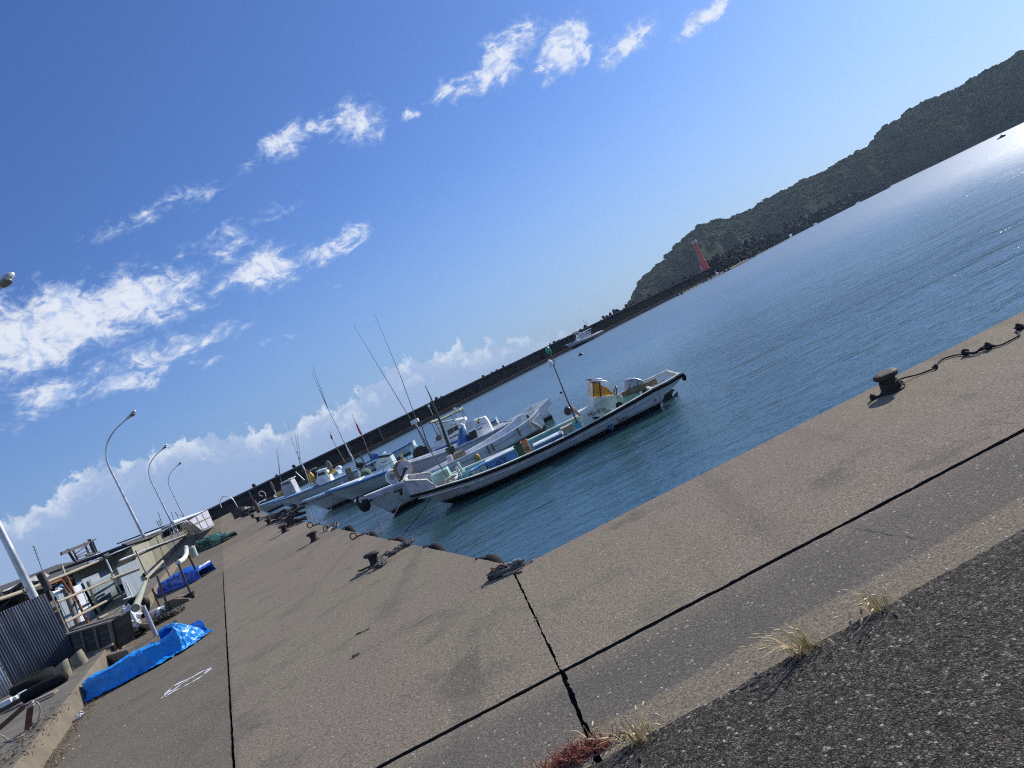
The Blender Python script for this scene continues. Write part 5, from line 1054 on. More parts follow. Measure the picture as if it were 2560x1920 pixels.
def ring(label, p, r, m='rust_black', rz=0):
    t = thing('mooring_ring', label, 'mooring ring', tuple(at(*p)), rz, 'iron rings set in the quay'); MB().torus((0, 0, r), r, r * .2, 18, 6, Matrix.Rotation(pi / 2, 3, 'X')).build('ring', m, t, 60); MB().lathe([(r * .5, -.005), (r * .45, .02)], n=10).build('ring_plate', m, t, 40)
    return t
ring('iron mooring ring with an orange rope run, second gap from the corner', k3(1320, 1510), .06, rz=.5); ring('iron mooring ring furthest along the quay edge under the first blue bow', k3(820, 1378), .075, rz=.4); ring('iron mooring ring holding the pale rope beside the black tyre', k3(1000, 1418), .065, rz=.9); ring('small iron ring beyond the third bollard near the tarry heap', k7(1640, 765), .085, rz=.3)
rope('orange rope lying from an iron ring over the quay edge', [gz(k3(1330, 1500)), gz(k3(1360, 1480)), gz(k3(1400, 1465)), gz(k3(1440, 1450))], .014, 'rust_orange')
rope('dark rope from the far iron ring over the edge', [gz(k3(830, 1370)), gz(k3(870, 1350)), gz(k3(920, 1335))], .016, 'rope_dark')
def edge_tyre(label, p, R0, dz, tilt=0):
    q = at(*p); t_ = (q - CO).dot(dA); q = CO + dA * t_ - nA * (.09 + .02) + V((0, 0, dz - R0)); t = thing('tyre_fender', label, 'tyre', tuple(q), -AZA + pi / 2 + 0, 'tyre fenders hung on the quay wall')
    MB().torus((0, 0, 0), R0 - .09, .09, 26, 8, Matrix.Rotation(pi / 2, 3, 'X'), 1.1).build('tyre', 'dark_rubber', t, 60); MB().tube([(0, .02, R0 - .05), (0, .06, R0 + .0), (0, .14, R0 - dz + .012 if dz < R0 else .0)], .012, 5).build('tyre_rope', 'rope_dark', t, 60)
edge_tyre('black tyre fender rising well above the quay edge beside the grey rope bundle', k3(1200, 1400), .30, .05); edge_tyre('black tyre fender just showing over the edge by the orange rope', k3(1440, 1452), .24, .0); edge_tyre('black tyre fender peeping over the edge between orange rope and rope heap', k3(1740, 1515), .24, -.01)
edge_tyre('black fender top just past the rope heap of the first bollard', kc(1055, 300), .24, .0); edge_tyre('flat black fender top nearest the inner quay corner', kc(1500, 405), .24, -.015)
# corner heap of rope and old iron
ch = at(1268, 1432); t = thing('rope_heap', 'tangle of pale and dark ropes with rusty iron rings heaped on the quay corner', 'rope heap', tuple(ch)); b = MB(); rr = random.Random(9)
ux = (at(1318, 1412) - at(1250, 1440)).normalized(); uy = V((-ux.y, ux.x, 0))
for i in range(7):
    P = []; 
    for j in range(16): a = j * .8 + i; P.append(ux * (.15 * cos(a) + .05 * rr.uniform(-1, 1)) + uy * (.045 * sin(a) + .025 * rr.uniform(-1, 1)) + V((0, 0, .012 + .05 * rr.random())))
    b.tube(curve(P, 3), .008, 5)
b.build('dark_rope', 'rope_grey', t, 60); b = MB()
for i in range(4):
    c_ = ux * (.0 + .05 * i) + uy * .02 + V((0, 0, .045)); b.torus(c_, .028, .009, 14, 6, Matrix.Rotation(rr.uniform(.6, 2.2), 3, 'X') @ Matrix.Rotation(rr.uniform(-1, 1), 3, 'Y'))
b.tube(curve([ux * .08 + V((0, 0, .03)), ux * .19 + uy * .02 + V((0, 0, .015)), ux * .26 + uy * .03 + V((0, 0, .01)), ux * .24 + uy * .05 + V((0, 0, .01))], 5), .008, 6); b.tube(curve([-ux * .02 - uy * .07 + V((0, 0, .01)), ux * .09 - uy * .075 + V((0, 0, .009)), ux * .18 - uy * .045 + V((0, 0, .009))], 5), .008, 6); b.build('pale_rope', 'rope_pale', t, 60)
b = MB().torus(-ux * .10 + V((0, 0, .05)), .05, .009, 18, 6, Matrix.Rotation(1.2, 3, 'Y')).torus(-ux * .03 + V((0, 0, .05)), .04, .009, 18, 6, Matrix.Rotation(1.7, 3, 'X')); b.build('iron_ring', 'rust', t, 60); MB().sph(-ux * .11 + V((0, 0, .02)), (.08, .05, .05), 10, 7, .5).build('net_lump', 'net_dark', t, 60)
t = thing('dropped_rod', 'short rusty rod lying flat at the quay corner beside the joint', 'rod', tuple(gz((1285, 1434), .008))); MB().beam((0, 0, 0), at(1306, 1431) - at(1285, 1434), .012).build('rod', 'rust', t)
# iron post by the far bows, box, loop of pipe
t = thing('rusty_post', 'tall rusty iron post at the quay edge before the small far boat', 'post', tuple(at(*k7(1095, 600)))); q = at(*k7(1095, 600)); hh = hgt(*k7(1005, 380), q); MB().beam((0, 0, 0), (0, 0, hh), .22, .16).build('post', 'rust', t); MB().tube([(0, 0, hh - .1), (0, 0, hgt(*k7(905, 205), q))], .05, 6).build('post_pipe', 'dark_steel', t)
t = thing('black_box', 'small black box on the quay next to the furthest bollards', 'box', tuple(at(*k7(755, 670)))); MB().box((0, 0, .28), (.9, .7, .55)).build('box_body', 'black_plastic', t, bevel=.03); MB().box((0, 0, .57), (.95, .75, .05)).build('box_lid', 'dark_rubber', t)
t = thing('pipe_loop', 'thin bent pipe hoop standing at the far end of the quay', 'pipe', tuple(at(*k7(720, 560)))); MB().tube(curve([(0, 0, 0), (-.1, 0, 1.6), (-.9, 0, 2.3), (-1.6, 0, 1.9), (-1.7, 0, 1.2)], 5), .05, 6).build('hoop', 'galvanised', t, 60)
for i, (x, y) in enumerate(((680, 580), (745, 590), (830, 610), (905, 640))):
    q = at(*k7(x, y)); rope_heap('net_bundle', ('dark net bundle furthest along the quay by the pipe hoop', 'dark net bundle just before the black box', 'tan and dark net bundle past the black box', 'dark net bundle between the seventh and sixth bollards')[i], q, .5, .5, 'net_dark' if i != 2 else 'rope_pale', 7, 0, .08, 20 + i, 'net')
# mooring lines from the bows
def line(label, a, c, s, m='rope_dark', r=.010):
    P = sag(a, c, s); o = P[0]; t = thing('mooring_rope', label, 'rope', tuple(o), 0, None); MB().tube([p - o for p in P], r, 5).build('rope_strand', m, t, 60)
e = lambda px, py: CO + dA * ((at(px, py) - CO).dot(dA)) + V((0, 0, .01))
line('dark mooring rope running down from the roller wheel bow to the quay edge', b2.w(ax + V((.1, .2, -.2))), e(915, 1340), .35); line('dark mooring rope from the white bow dipping close to the water', b2.w(V((8.0, .25, .9))), e(940, 1345), .55)
line('mooring rope from the nearest bow sagging into the water', b1.w(V((7.0, .2, .5))), b1.w(V((8.6, 1.4, -.02))), .12); line('mooring rope from the blue capped bow to the quay', b4.w(V((9.5, 0, 1.0))), e(800, 1312), .5)
line('first mooring rope of the pale netting boat', b5.w(V((9.5, 0, 1.0))), e(778, 1306), .35); line('second, lower mooring rope of the pale netting boat', b5.w(V((9.3, 0, .8))), e(765, 1303), .7)
# hairline cracks and scraps on the slabs
def crack(label, pts, wdt=.006):
    P = curve([at(*p) for p in pts], 6); P = [p + V((.016 * noise.noise(p * 14), .016 * noise.noise(p * 14 + V((5, 5, 5))), .0025)) for p in P]; b = MB(); rows = []
    for i, p in enumerate(P): d = (P[min(i + 1, len(P) - 1)] - P[max(i - 1, 0)]).normalized(); n = V((-d.y, d.x, 0)) * wdt * (.3 + .7 * abs(noise.noise(p * 6))) * sin(pi * (i + .4) / len(P)); rows.append([p + n, p - n])
    o = b.grid(rows).build('slab_crack', 'gap_dark'); struct(o)
crack('', [(2105, 1316), (2140, 1320), (2200, 1333), (2270, 1342), (2345, 1356)], .004); crack('', [(2420, 1064), (2480, 1062), (2520, 1058), (2560, 1062)], .004); crack('', [kc(880, 1028), kc(1000, 955), kc(1090, 900), kc(1250, 805)], .008); crack('', [kc(1400, 720), kc(1530, 640), kc(1640, 575)], .007)
crack('', [k6(600, 1190), k6(900, 1060), k6(1200, 930), k6(1560, 750), k6(1760, 645)], .006); crack('', [kc(0, 490), kc(150, 415), kc(300, 345), kc(450, 265)], .006)
def twig(label, p, q, m='leaf_litter', r=.007):
    a, c_ = at(*p) + V((0, 0, r)), at(*q) + V((0, 0, r)); t = thing('twig', label, 'twig', tuple(a)); d = c_ - a; n = V((-d.y, d.x, 0)); MB().tube(curve([V((0, 0, 0)), d * .3 + n * .05, d * .6 - n * .06, d], 4), [r * (1 - .04 * i) for i in range(13)], 5).tube([d * .8, d * .97 + n * .16], r * .7, 5).build('twig_stem', m, t)
twig('dark twig lying on the slab below the first bollard', kc(450, 1065), kc(570, 1008)); twig('flat scrap of bark near the long joint on the left slab', kc(420, 1260), kc(485, 1228), 'wood_weathered', .012); twig('short dark stick beyond the mid tarpaulin on the brown slab', k7(0, 740 - 0), k7(150, 660))
# white paint outline on the slab
t = thing('paint_mark', 'white curved paint outline marked on the brown concrete beside the blue tarpaulin', 'paint mark', tuple(at(*k6(1720, 760)))); o = at(*k6(1720, 760)); b = MB()
def stroke(pts, w0):
    P = curve([at(*k6(*p)) - o + V((0, 0, .004)) for p in pts], 7); rows = []
    for i, p in enumerate(P): d = (P[min(i + 1, len(P) - 1)] - P[max(i - 1, 0)]).normalized(); n = V((-d.y, d.x, 0)) * 1.7 * w0 * max(.08, .75 + 1.1 * noise.noise((p + o) * 9) + .7 * noise.noise((p + o) * 26)); rows.append([p + n, p - n])
    b.grid(rows)
stroke([(1515, 898), (1545, 850), (1580, 810), (1660, 765), (1760, 720), (1850, 670), (1942, 630)], .022); stroke([(1942, 632), (1900, 672), (1850, 710), (1810, 735), (1740, 775), (1660, 815), (1590, 850), (1515, 898)], .020); stroke([(1640, 800), (1700, 760), (1790, 715)], .015); stroke([(1560, 850), (1600, 830), (1650, 795)], .016)
b.build('paint_stroke', 'paint_white', t)

# weeds in the asphalt seam
def grass(label, p, n, h, lean, seed, heads, m='straw'):
    rr = random.Random(seed); o = at(*p); t = thing('grass_tuft', label, 'grass', tuple(o)); b = MB(); b2_ = MB(); hd_ = []
    for i in range(n):
        a = rr.uniform(0, 6.28); r0 = rr.uniform(0, .05); L = h * rr.uniform(.35, 1); d = V((cos(a), sin(a), 0)) * rr.uniform(.15, .95) + V(lean); ln = L * rr.uniform(.5, 1.0); s = V((cos(a) * r0 * 1.6, sin(a) * r0, -.01)); e1 = s + d * ln * .45 + V((0, 0, L * .62)); e2 = s + d * ln + V((0, 0, L * (.75 if i % 3 else .45)))
        P = curve([s, e1, e2], 4); sd_ = V((-sin(a), cos(a), 0)); tgt = b if rr.random() < .72 else b2_; w0 = .0013 if i < heads else rr.uniform(.0018, .0038)
        tgt.grid([[q + sd_ * w0 * (1.05 - k / len(P)), q - sd_ * w0 * (1.05 - k / len(P))] for k, q in enumerate(P)])
        if i < heads:
            dd = (P[-1] - P[-2]).normalized(); Q = dd.to_track_quat('Z', 'Y').to_matrix(); hd_.append((P[-1], Q))
    b.build('dry_blades', m, t); b2_.build('green_blades', 'straw_green', t)
    for p_, Q in hd_: MB().lathe([(.001, -.003), (.0035, .004), (.0046, .012), (.0038, .024), (.001, .032)], p_, 7, Q).build('seed_head', 'seed', t, 60)
grass('dry foxtail grass tuft nearest the photographer at the end of the slab joint', kg(670, 925), 70, .17, (-.15, .15, 0), 1, 17); grass('largest dry foxtail tuft growing midway along the asphalt seam', kg(1600, 425), 90, .19, (-.45, .1, 0), 2, 20); grass('dry foxtail tuft furthest along the asphalt seam', kg(1995, 190), 60, .17, (-.35, .1, 0), 3, 16); grass('small sparse dry weed at the foot of the slab joint', kg(400, 905), 16, .12, (-.1, .05, 0), 4, 5)
grass('wisp of dry grass in the upper corner joint', kc(2020, 920), 14, .05, (0, 0, 0), 6, 0)
o = at(*kg(310, 1005)); t = thing('succulent_mat', 'reddish creeping succulent mat at the asphalt edge beside the dry weed', 'plant', tuple(o)); b = MB(); rr = random.Random(8)
for i in range(300):
    c_ = V((max(-.16, min(.16, rr.gauss(0, .09))), max(-.06, min(.06, rr.gauss(0, .035))), 0)) + dS * max(-.08, min(.08, rr.gauss(0, .05))); P = [c_]
    for k in range(4): P.append(P[-1] + V((rr.uniform(-.022, .022), rr.uniform(-.02, .02), rr.uniform(-.004, .022))))
    b.tube(P, [.0032, .003, .0026, .002, .001], 4)
b.build('stems', 'succulent', t)

# ------------------------------------------------------------------ sheds, racks and clutter on the left
def corr(name, label, BL, BR, zb, hL, hR, m, wave=.076, amp=.011, cat='metal sheet', lean=0.0, group=None):
    """upright corrugated sheet between two foot points"""
    BL, BR = V((BL.x, BL.y, zb)), V((BR.x, BR.y, zb)); d = BR - BL; L = d.length; d.normalize(); n = V((d.y, -d.x, 0)); k = int(L / wave * 8); t = thing(name, label, cat, tuple(BL), 0, group); rows = []
    for f in (0, .33, .66, 1):
        rows.append([d * (L * i / k) + n * (amp * sin(i / 8 * 2 * pi) + lean * f + .01 * noise.noise(V((i * .05, f * 3, zb)))) + V((0, 0, (hL + (hR - hL) * i / k) * f + (.006 * noise.noise(V((i * .3, 2, 1))) if f == 1 else 0))) for i in range(k + 1)])
    MB().grid(rows).build('sheet', m, t, 180, thick=.004); return t
def flat(name, label, px4, P, azm, m, th=.03, cat='panel', t=None, part='sheet', zmin=None):
    """flat upright board: outline in photo pixels laid on the plane through P along azm"""
    q = [onV(*p, P, azm) for p in px4]
    if zmin is not None: q = [V((a.x, a.y, max(a.z, zmin))) for a in q]
    n = V((cos(azm), -sin(azm), 0)) * th
    if t is None: t = thing(name, label, cat, (q[0].x, q[0].y, min(a.z for a in q)))
    o = t.location; MB().prism([a - o for a in q], n).build(part, m, t); return t
def stick(name, label, pts, r, m, cat='pole', n=8, P=None, azm=None, caps=None, jit=0):
    q = [onV(*p, P, azm) if not isinstance(p, V) else p for p in pts]; o = q[0]; t = thing(name, label, cat, tuple(o)); c_ = curve(q, 6) if len(q) > 2 else [q[0].lerp(q[1], i / 12) for i in range(13)]
    rr = [(r if not isinstance(r, tuple) else r[0] + (r[1] - r[0]) * i / (len(c_) - 1)) * (1 + .10 * (i % 4 == 0 and m.startswith('bamboo'))) for i in range(len(c_))]
    MB().tube([p - o for p in c_], rr, n).build({'bamboo': 'cane', 'bamboo_green': 'cane'}.get(m, 'shaft'), m, t, 60)
    r0_ = r if not isinstance(r, tuple) else r[0]
    if caps: MB().lathe([(r0_ * .2, 0), (r0_ * .82, .004)], (0, 0, 0), 10, (q[0] - q[1]).to_track_quat('Z', 'Y').to_matrix()).build('hollow_end', caps, t)
    return t
# street lamps
def lamp(label, base, hh, arm, group='street lamps along the quay'):
    t = thing('street_lamp', label, 'street lamp', tuple(base), 0, group); a = V((sin(arm), cos(arm), 0)); k = hh / 8.0
    P = [V((0, 0, 0)), V((0, 0, 5.4 * k)), V((0, 0, 6.0 * k)), a * .10 * k + V((0, 0, 6.55 * k)), a * .42 * k + V((0, 0, 7.15 * k)), a * 1.0 * k + V((0, 0, 7.62 * k)), a * 1.75 * k + V((0, 0, 7.92 * k))]
    c_ = [P[0], P[0].lerp(P[1], .5)] + curve(P[1:], 7); L = len(c_); zz = [.098 - .060 * min(1, (p.z / (7.9 * k))) for p in c_]; MB().tube(c_, zz, 12).build('lamp_pole', 'galvanised', t, 60)
    e_ = P[-1]; d = (P[-1] - P[-2]).normalized(); Q = d.to_track_quat('Z', 'Y').to_matrix()
    MB().lathe([(.035, -.05), (.045, .0), (.075, .12), (.10, .30), (.105, .50), (.07, .62), (.02, .66)], e_, 14, Q).build('lamp_head', 'galvanised', t, 60)
    s_ = MB().sph(e_ + d * .38 - V((0, 0, .05)), (.19, .15, .09), 14, 8); s_.build('lamp_shade', 'lamp_glass', t, 60); return t
p1 = at(80 + 0, 1482, 1.73) if False else None
d = ray(80, 1482); dist = 20.0; q = V((d.x, d.y, 0)).normalized() * dist; q.z = zP
armd = atan2(cos(AZA), -sin(AZA))
LB = [('nearest tall street lamp with thick galvanised pole behind the slate corrugated sheet', (80, 1482), 20.0, 8.25, rad(66)), ('second tall curved street lamp rising behind the beige panel shed', (361, 1345), 46.0, 8.05, rad(70)), ('third curved street lamp rising over the pipe racks', (429, 1306), 72.0, 8.05, rad(70)), ('furthest and smallest street lamp behind the pale panelled fence', (459, 1289), 98.0, 7.9, rad(70))]
for lab, (px, py), D, hh, ar in LB:
    d = ray(px, py); q = V((d.x, d.y, 0)).normalized() * D; q.z = 0.0; lamp(lab, q, hh, ar)

# corrugated fence sheets nearest
fl, fr = at(*k6(140, 840), zP), at(*k6(708, 520), zP)
azF = atan2((fr - fl).x, (fr - fl).y)
corr('corrugated_sheet', 'big slate grey corrugated iron sheet standing beside the nearest lamp pole', fl, fr, zP, onV(*k4(40, 960), fl, azF).z - zP, onV(*k4(490, 780), fl, azF).z - zP, 'tin_slate', .046, .008)
f2 = fl + (fl - fr).normalized() * 2.6
corr('corrugated_sheet', 'paler blue grey corrugated sheet at the lower frame edge, beside the slate sheet', f2, fl - (fl - fr).normalized() * -.02, zP, 1.1, 1.06, 'tin_pale', .046, .008)
stick('wooden_batten', 'thin pale batten along the free edge of the slate corrugated sheet', [k4(490, 775), k4(672, 1190)], .016, 'wood_pale', P=fr, azm=azF, n=5, cat='batten')
# weathered box of dark boards, stumps, beam
bl_, br_ = at(*k6(655, 590), .12), at(*k6(1085, 455), .12); azX = atan2((br_ - bl_).x, (br_ - bl_).y)
t = thing('plank_bin', 'weathered dark board bin with vertical battens in front of the slate sheet', 'wooden bin', (bl_.x, bl_.y, 0.05)); o = t.location; Q = [onV(*k6(x, y), bl_, azX) - o for x, y in ((590, 322), (1030, 188), (1085, 455), (660, 600))]; nn = V((cos(azX), -sin(azX), 0))
if nn.y < 0: nn = -nn
MB().prism(Q, nn * .03).build('front_boards', 'wood_dark', t)
MB().prism([Q[1], Q[2], Q[2] + nn * .35, Q[1] + nn * .35], (Q[0] - Q[1]).normalized() * .03).build('side_boards', 'wood_dark', t); MB().prism([Q[0], Q[3], Q[3] + nn * .35, Q[0] + nn * .35], (Q[1] - Q[0]).normalized() * .03).build('side_boards', 'wood_dark', t)
for f in (.10, .40, .68, .97):
    a_, c_ = Q[0].lerp(Q[1], f), Q[3].lerp(Q[2], f); MB().beam(a_ - nn * .02, c_ - nn * .02, .075, .04, up=nn).build('batten', 'wood_weathered', t)
MB().beam(Q[0] - nn * .02, Q[1] - nn * .02, .09, .03).beam(Q[0] + nn * .22, Q[1] + nn * .22, .12, .03).build('lid_board', 'wood_weathered', t)
for f in (.2, .38, .56, .74): MB().beam(Q[0].lerp(Q[3], f) - nn * .003, Q[1].lerp(Q[2], f) - nn * .003, .014, .008).build('board_gap', 'gap_dark', t)
def stump(label, c_, r, h, z0, tilt):
    t = thing('wooden_stump', label, 'stump', (c_.x, c_.y, z0)); b = MB(); n = 18; rows = []
    for z in (0, .5, .95, 1.0): rows.append([(r * (1 + .07 * noise.noise(V((cos(2 * pi * k / n), sin(2 * pi * k / n), z)) * 1.7)) * cos(2 * pi * k / n) + tilt * z, r * (1 + .07 * noise.noise(V((cos(2 * pi * k / n), sin(2 * pi * k / n), z)) * 1.7)) * sin(2 * pi * k / n), h * z * (1 + (.10 * cos(2 * pi * k / n) if z > .9 else 0))) for k in list(range(n)) + [0]])
    b.grid(rows); b.f.append(tuple(3 * (n + 1) + k for k in range(n))); b.build('stump_body', 'stump', t, 50)
s1_, s2_ = at(*k6(790, 655), .12), at(*k6(600, 750), .2)
stump('pale round wooden stump at the end of the thick timber beam', s1_, .115, .36, .1, -.03); stump('dark split stump leaning before the slate corrugated sheet', s2_, .12, .34, .15, .06)
a_, c_ = at(*k6(830, 600), .12), at(*k6(1215, 455), .12); azB_ = atan2((c_ - a_).x, (c_ - a_).y)
t = thing('timber_beam', 'thick grey timber beam lying between the pale stump and the blue tarpaulin', 'timber', tuple(a_)); P, Q_ = onV(*k6(830, 600), a_, azB_), onV(*k6(1215, 480), a_, azB_); MB().beam(P - t.location, Q_ - t.location, .14, .17).build('beam_body', 'wood_weathered', t, bevel=.012); MB().beam(P - t.location - V((0, 0, .12)), Q_ - t.location - V((0, 0, .13)), .2, .05).build('bed_board', 'wood_brown', t)
stick('wooden_lath', 'pale wooden lath leaning across the dark board bin', [k6(840, 515), k6(1040, 405)], .022, 'wood_pale', P=a_ + V((0, .25, 0)), azm=azB_, n=5, cat='lath')
# scrap at the fence foot
tq = at(*k6(330, 800), zP); t = thing('tyre_pile', 'dark old tyre lying flat against the foot of the slate sheet', 'tyre', tuple(tq)); MB().torus((0, 0, .10), .27, .10, 24, 8).build('tyre', 'dark_rubber', t, 60)
tq = at(*k6(420, 850), zP); t = thing('rubber_fender', 'dark smooth rubber fender lying in front of the flat tyre', 'fender', tuple(tq)); MB().tube(curve([(-.35, -.05, .07), (0, 0, .09), (.35, .10, .07)], 6), [.03] + [.085] * 11 + [.04], 10).build('fender_body', 'dark_rubber', t, 60)
t = thing('plank', 'pale weathered plank lying on the pad below the rubber fender', 'plank', tuple(at(*k6(300, 950), zP + .02))); MB().beam((0, 0, .015), at(*k6(520, 850), zP + .02) - t.location + V((0, 0, .015)), .09, .03).build('board', 'wood_pale', t)
t = thing('plank', 'long dark plank lying left of the rusty frame by the pale sheet', 'plank', tuple(at(*k6(0, 1040), zP))); MB().beam((0, 0, .04), at(*k6(260, 900), zP) - t.location + V((0, 0, .04)), .14, .07).build('board', 'wood_dark', t)
for i, (x, y, s) in enumerate(((70, 965, .13), (160, 912, .10), (225, 885, .13))):
    p = at(*k6(x, y), zP + .08); t = thing('foam_block', ('larger white foam block beside the long dark plank', 'small white foam scrap between the two bigger foam blocks', 'white foam block nearest the old tyre')[i], 'foam block', tuple(p)); MB().box((0, 0, s * .3), (s * 1.3, s, s * .6), .3 + i).build('foam', 'white_plastic', t, bevel=.012)
# rusty frame with rope
p0, p1, p2 = at(*k6(255, 1190), zP * .6), at(*k6(275, 965), zP), at(*k6(0, 1160), zP)
azR = atan2((at(*k6(255, 1190), zP) - at(*k6(0, 1290), zP)).x, (at(*k6(255, 1190), zP) - at(*k6(0, 1290), zP)).y); b0_ = at(*k6(255, 1190), zP)
t = thing('iron_trestle', 'rusty bent iron trestle standing on the raised pad with rope tied to its corner', 'frame', tuple(b0_)); g_ = lambda x, y: onV(*k6(x, y), b0_, azR) - b0_
MB().beam(g_(255, 1195), g_(282, 960), .05).beam(g_(285, 965), g_(215, 985), .05).beam(g_(225, 980), g_(-60, 1230), .05).build('iron_bar', 'rust', t); MB().torus(g_(280, 975), .045, .013, 14, 6).torus(g_(275, 960) , .04, .013, 14, 6, Matrix.Rotation(.5, 3, 'X')).build('tied_rope', 'rope_pale', t, 60)
rope('pale rope hanging from the rusty frame corner to the pad', [g_(300, 955) + b0_, g_(345, 945) + b0_, g_(370, 1010) + b0_, g_(350, 1110) + b0_, g_(300, 1170) + b0_, at(*k6(270, 1190), zP + .01)], .009, 'rope_pale')
rope('pale rope snaking over the pad edge at the lower frame corner', [at(*k6(-20, 1240), zP + .02), at(*k6(30, 1255), zP + .06), at(*k6(60, 1280), zP + .02), at(*k6(130, 1290), zP + .01), at(*k6(240, 1230), zP + .01)], .009, 'rope_pale')
# tarpaulins
def tarp(label, base, hts, depth, m, seed, name='tarpaulin', thick=.006, peak=None, NU=110, NV=44, amp=.05):
    """cloth lying over a row of boxes: base is the front foot line on the ground, hts the covered height along it"""
    Pb = curve(base, 30); n_ = len(Pb); rows = []; t = thing(name, label, 'tarpaulin', tuple(Pb[n_ // 2])); o = t.location
    for i in range(NU + 1):
        f = i / NU; p = Pb[min(n_ - 1, int(f * (n_ - 1)))]; dd = (Pb[min(n_ - 1, int(f * (n_ - 1)) + 1)] - Pb[max(0, int(f * (n_ - 1)) - 1)]).normalized(); nn = V((-dd.y, dd.x, 0))
        if nn.y < 0: nn = -nn
        k = f * (len(hts) - 1); h = hts[int(min(k, len(hts) - 1.001))]; h2 = hts[min(len(hts) - 1, int(k) + 1)]; h = h + (h2 - h) * (k - int(k)); dp = depth * (1 if isinstance(depth, (int, float)) else 1)
        prof = [(-.10, .004), (-.03, .02), (.0, .05), (.02, h * .5), (.05, h * .93), (.09, h), (dp * .5, h * 1.02), (dp * .9, h * .97), (dp, h * .8), (dp + .05, .01)]; pc = catmull([(a, b, 0) for a, b in prof], 5); row = []
        for j in range(NV + 1):
            u = j / NV * (len(pc) - 1); a0 = pc[int(min(u, len(pc) - 1.001))]; a1 = pc[min(len(pc) - 1, int(u) + 1)]; w_ = u - int(min(u, len(pc) - 1.001)); dx, z = a0[0] + (a1[0] - a0[0]) * w_, a0[1] + (a1[1] - a0[1]) * w_
            q = V((f * 9, j * .16, seed)); fold = 1 - 2 * abs(noise.noise(V((f * 7 + dx, z * 5, seed)))); fold2 = 1 - 2 * abs(noise.noise(V((f * 17 + z * 4, dx * 6 + z * 6, seed + 3)))) + .3 * (1 - 2 * abs(noise.noise(V((f * 37 - z * 9, dx * 11 + z * 5, seed + 6)))) - .5)
            up_ = amp * (.9 * (fold - .55) + .5 * (fold2 - .6)) * min(1, .25 + h * 1.4); skirt = max(0, 1 - z / .09) if j < NV * .4 else 0
            row.append(p - o + nn * (dx - skirt * .05 * noise.noise(V((f * 26, seed, 0))) - up_ * .7 * (1 if j < NV * .45 else -.2)) + V((0, 0, max(.003, z + up_ * (.8 if z > .06 else .2) + skirt * .022 * (1 + noise.noise(V((f * 31, seed, 4))))))))
        rows.append(row)
    MB().grid(rows).build('cloth', m, t, 60, thick=thick); return t
gB = lambda x, y: at(*k6(x, y))
tarp('bright blue creased tarpaulin over low boxes nearest the white paint mark', [gB(815, 930), gB(980, 850), gB(1150, 765), gB(1330, 670), gB(1500, 580), gB(1620, 505), gB(1720, 450), gB(1830, 370), gB(1935, 300)], [.25, .28, .29, .30, .30, .30, .24, .36, .42, .22, .03], .42, 'tarp_blue', 1, amp=.062, NU=190, NV=64)
g5 = lambda x, y: at(*k5(x, y))
tarp('deep blue tarpaulin covering boxes behind the leaning racks', [g5(1290, 1355), g5(1370, 1325), g5(1470, 1285), g5(1600, 1235), g5(1760, 1165)], [.12, .34, .32, .38, .40, .34, .2], .6, 'tarp_deep', 5, amp=.09)
tarp('dark green tarpaulin heap furthest along beside the sheds', [g5(1690, 880), g5(1780, 855), g5(1870, 820), g5(1980, 780)], [.2, .5, .42, .45, .3, .15], .8, 'tarp_green', 9, amp=.16)
t = thing('drift_board', 'mottled flat board leaning on the far end of the bright blue tarpaulin', 'board', tuple(at(*k6(1450, 345)))); pq = at(*k6(1450, 345)); aq = atan2(.75, .66); MB().prism([onV(*k6(x, y), pq + V((0, .2, 0)), aq) - pq for x, y in ((1440, 345), (1600, 190), (1628, 200), (1510, 320))], (.05, -.05, .02)).build('board', 'beige_plastic', t)
# posts and bamboo rails of the net racks
def post(label, x0, y0, x1, y1, kf, z0, r, m, foot=None, cat='post', name='rack_post'):
    b_ = at(*kf(x0, y0), z0); h_ = hgt(*kf(x1, y1), b_); lean = (ray(*kf(x1, y1)).normalized(), )
    d_ = ray(*kf(x1, y1)); tp = V((d_.x, d_.y, 0)).normalized() * hypot(b_.x, b_.y) + V((0, 0, h_)); t = thing(name, label, cat, tuple(b_)); MB().tube([(0, 0, 0), (tp - b_) * .5, tp - b_], r, 10).build('post_shaft', m, t, 60)
    if foot: MB().lathe([(foot[0], 0), (foot[0] * .95, foot[1])], n=14).build('post_foot', foot[2], t, 40)
    return tp
tpA = post('grey plastic pipe post carrying the green bamboo, set by the bright tarpaulin', 1440, 330, 1318, 55, k6, 0, .042, 'tin_pale')
tp_ = at(*k6(1440, 330)); md = at(*k5(1480, 1270)); 
stick('bamboo_pole', 'thick pale green bamboo pole sloping towards the viewer with an open sawn end', [tpA + V((-.04, -.18, .04)), V((at(*k5(1330, 1500)).x, at(*k5(1330, 1500)).y, hgt(*k5(1275, 1110), at(*k5(1330, 1500)))))], (.070, .042), 'bamboo_green', caps='wood_pale', n=12)
b1_ = at(*k5(1330, 1530)); b2_ = at(*k5(1410, 1515)); b3_ = at(*k5(1480, 1265)); b4_ = at(*k5(1665, 1375)); b5_ = at(*k5(1745, 1165))
post('rust brown rack post behind the green bamboo pole', 1330, 1530, 1225, 1270, k5, 0, .023, 'rust'); post('dark rack post with pale foot next to the cans', 1410, 1515, 1275, 1130, k5, 0, .025, 'dark_steel'); post('thin grey rack post before the deep blue tarpaulin', 1480, 1265, 1350, 1000, k5, 0, .022, 'wood_weathered'); tq4 = post('dark bare rack post standing in the small black box', 1665, 1375, 1510, 1000, k5, 0, .026, 'wood_dark'); tq5 = post('rusty rack post at the right end of the deep blue tarpaulin', 1745, 1165, 1600, 860, k5, 0, .034, 'rust')
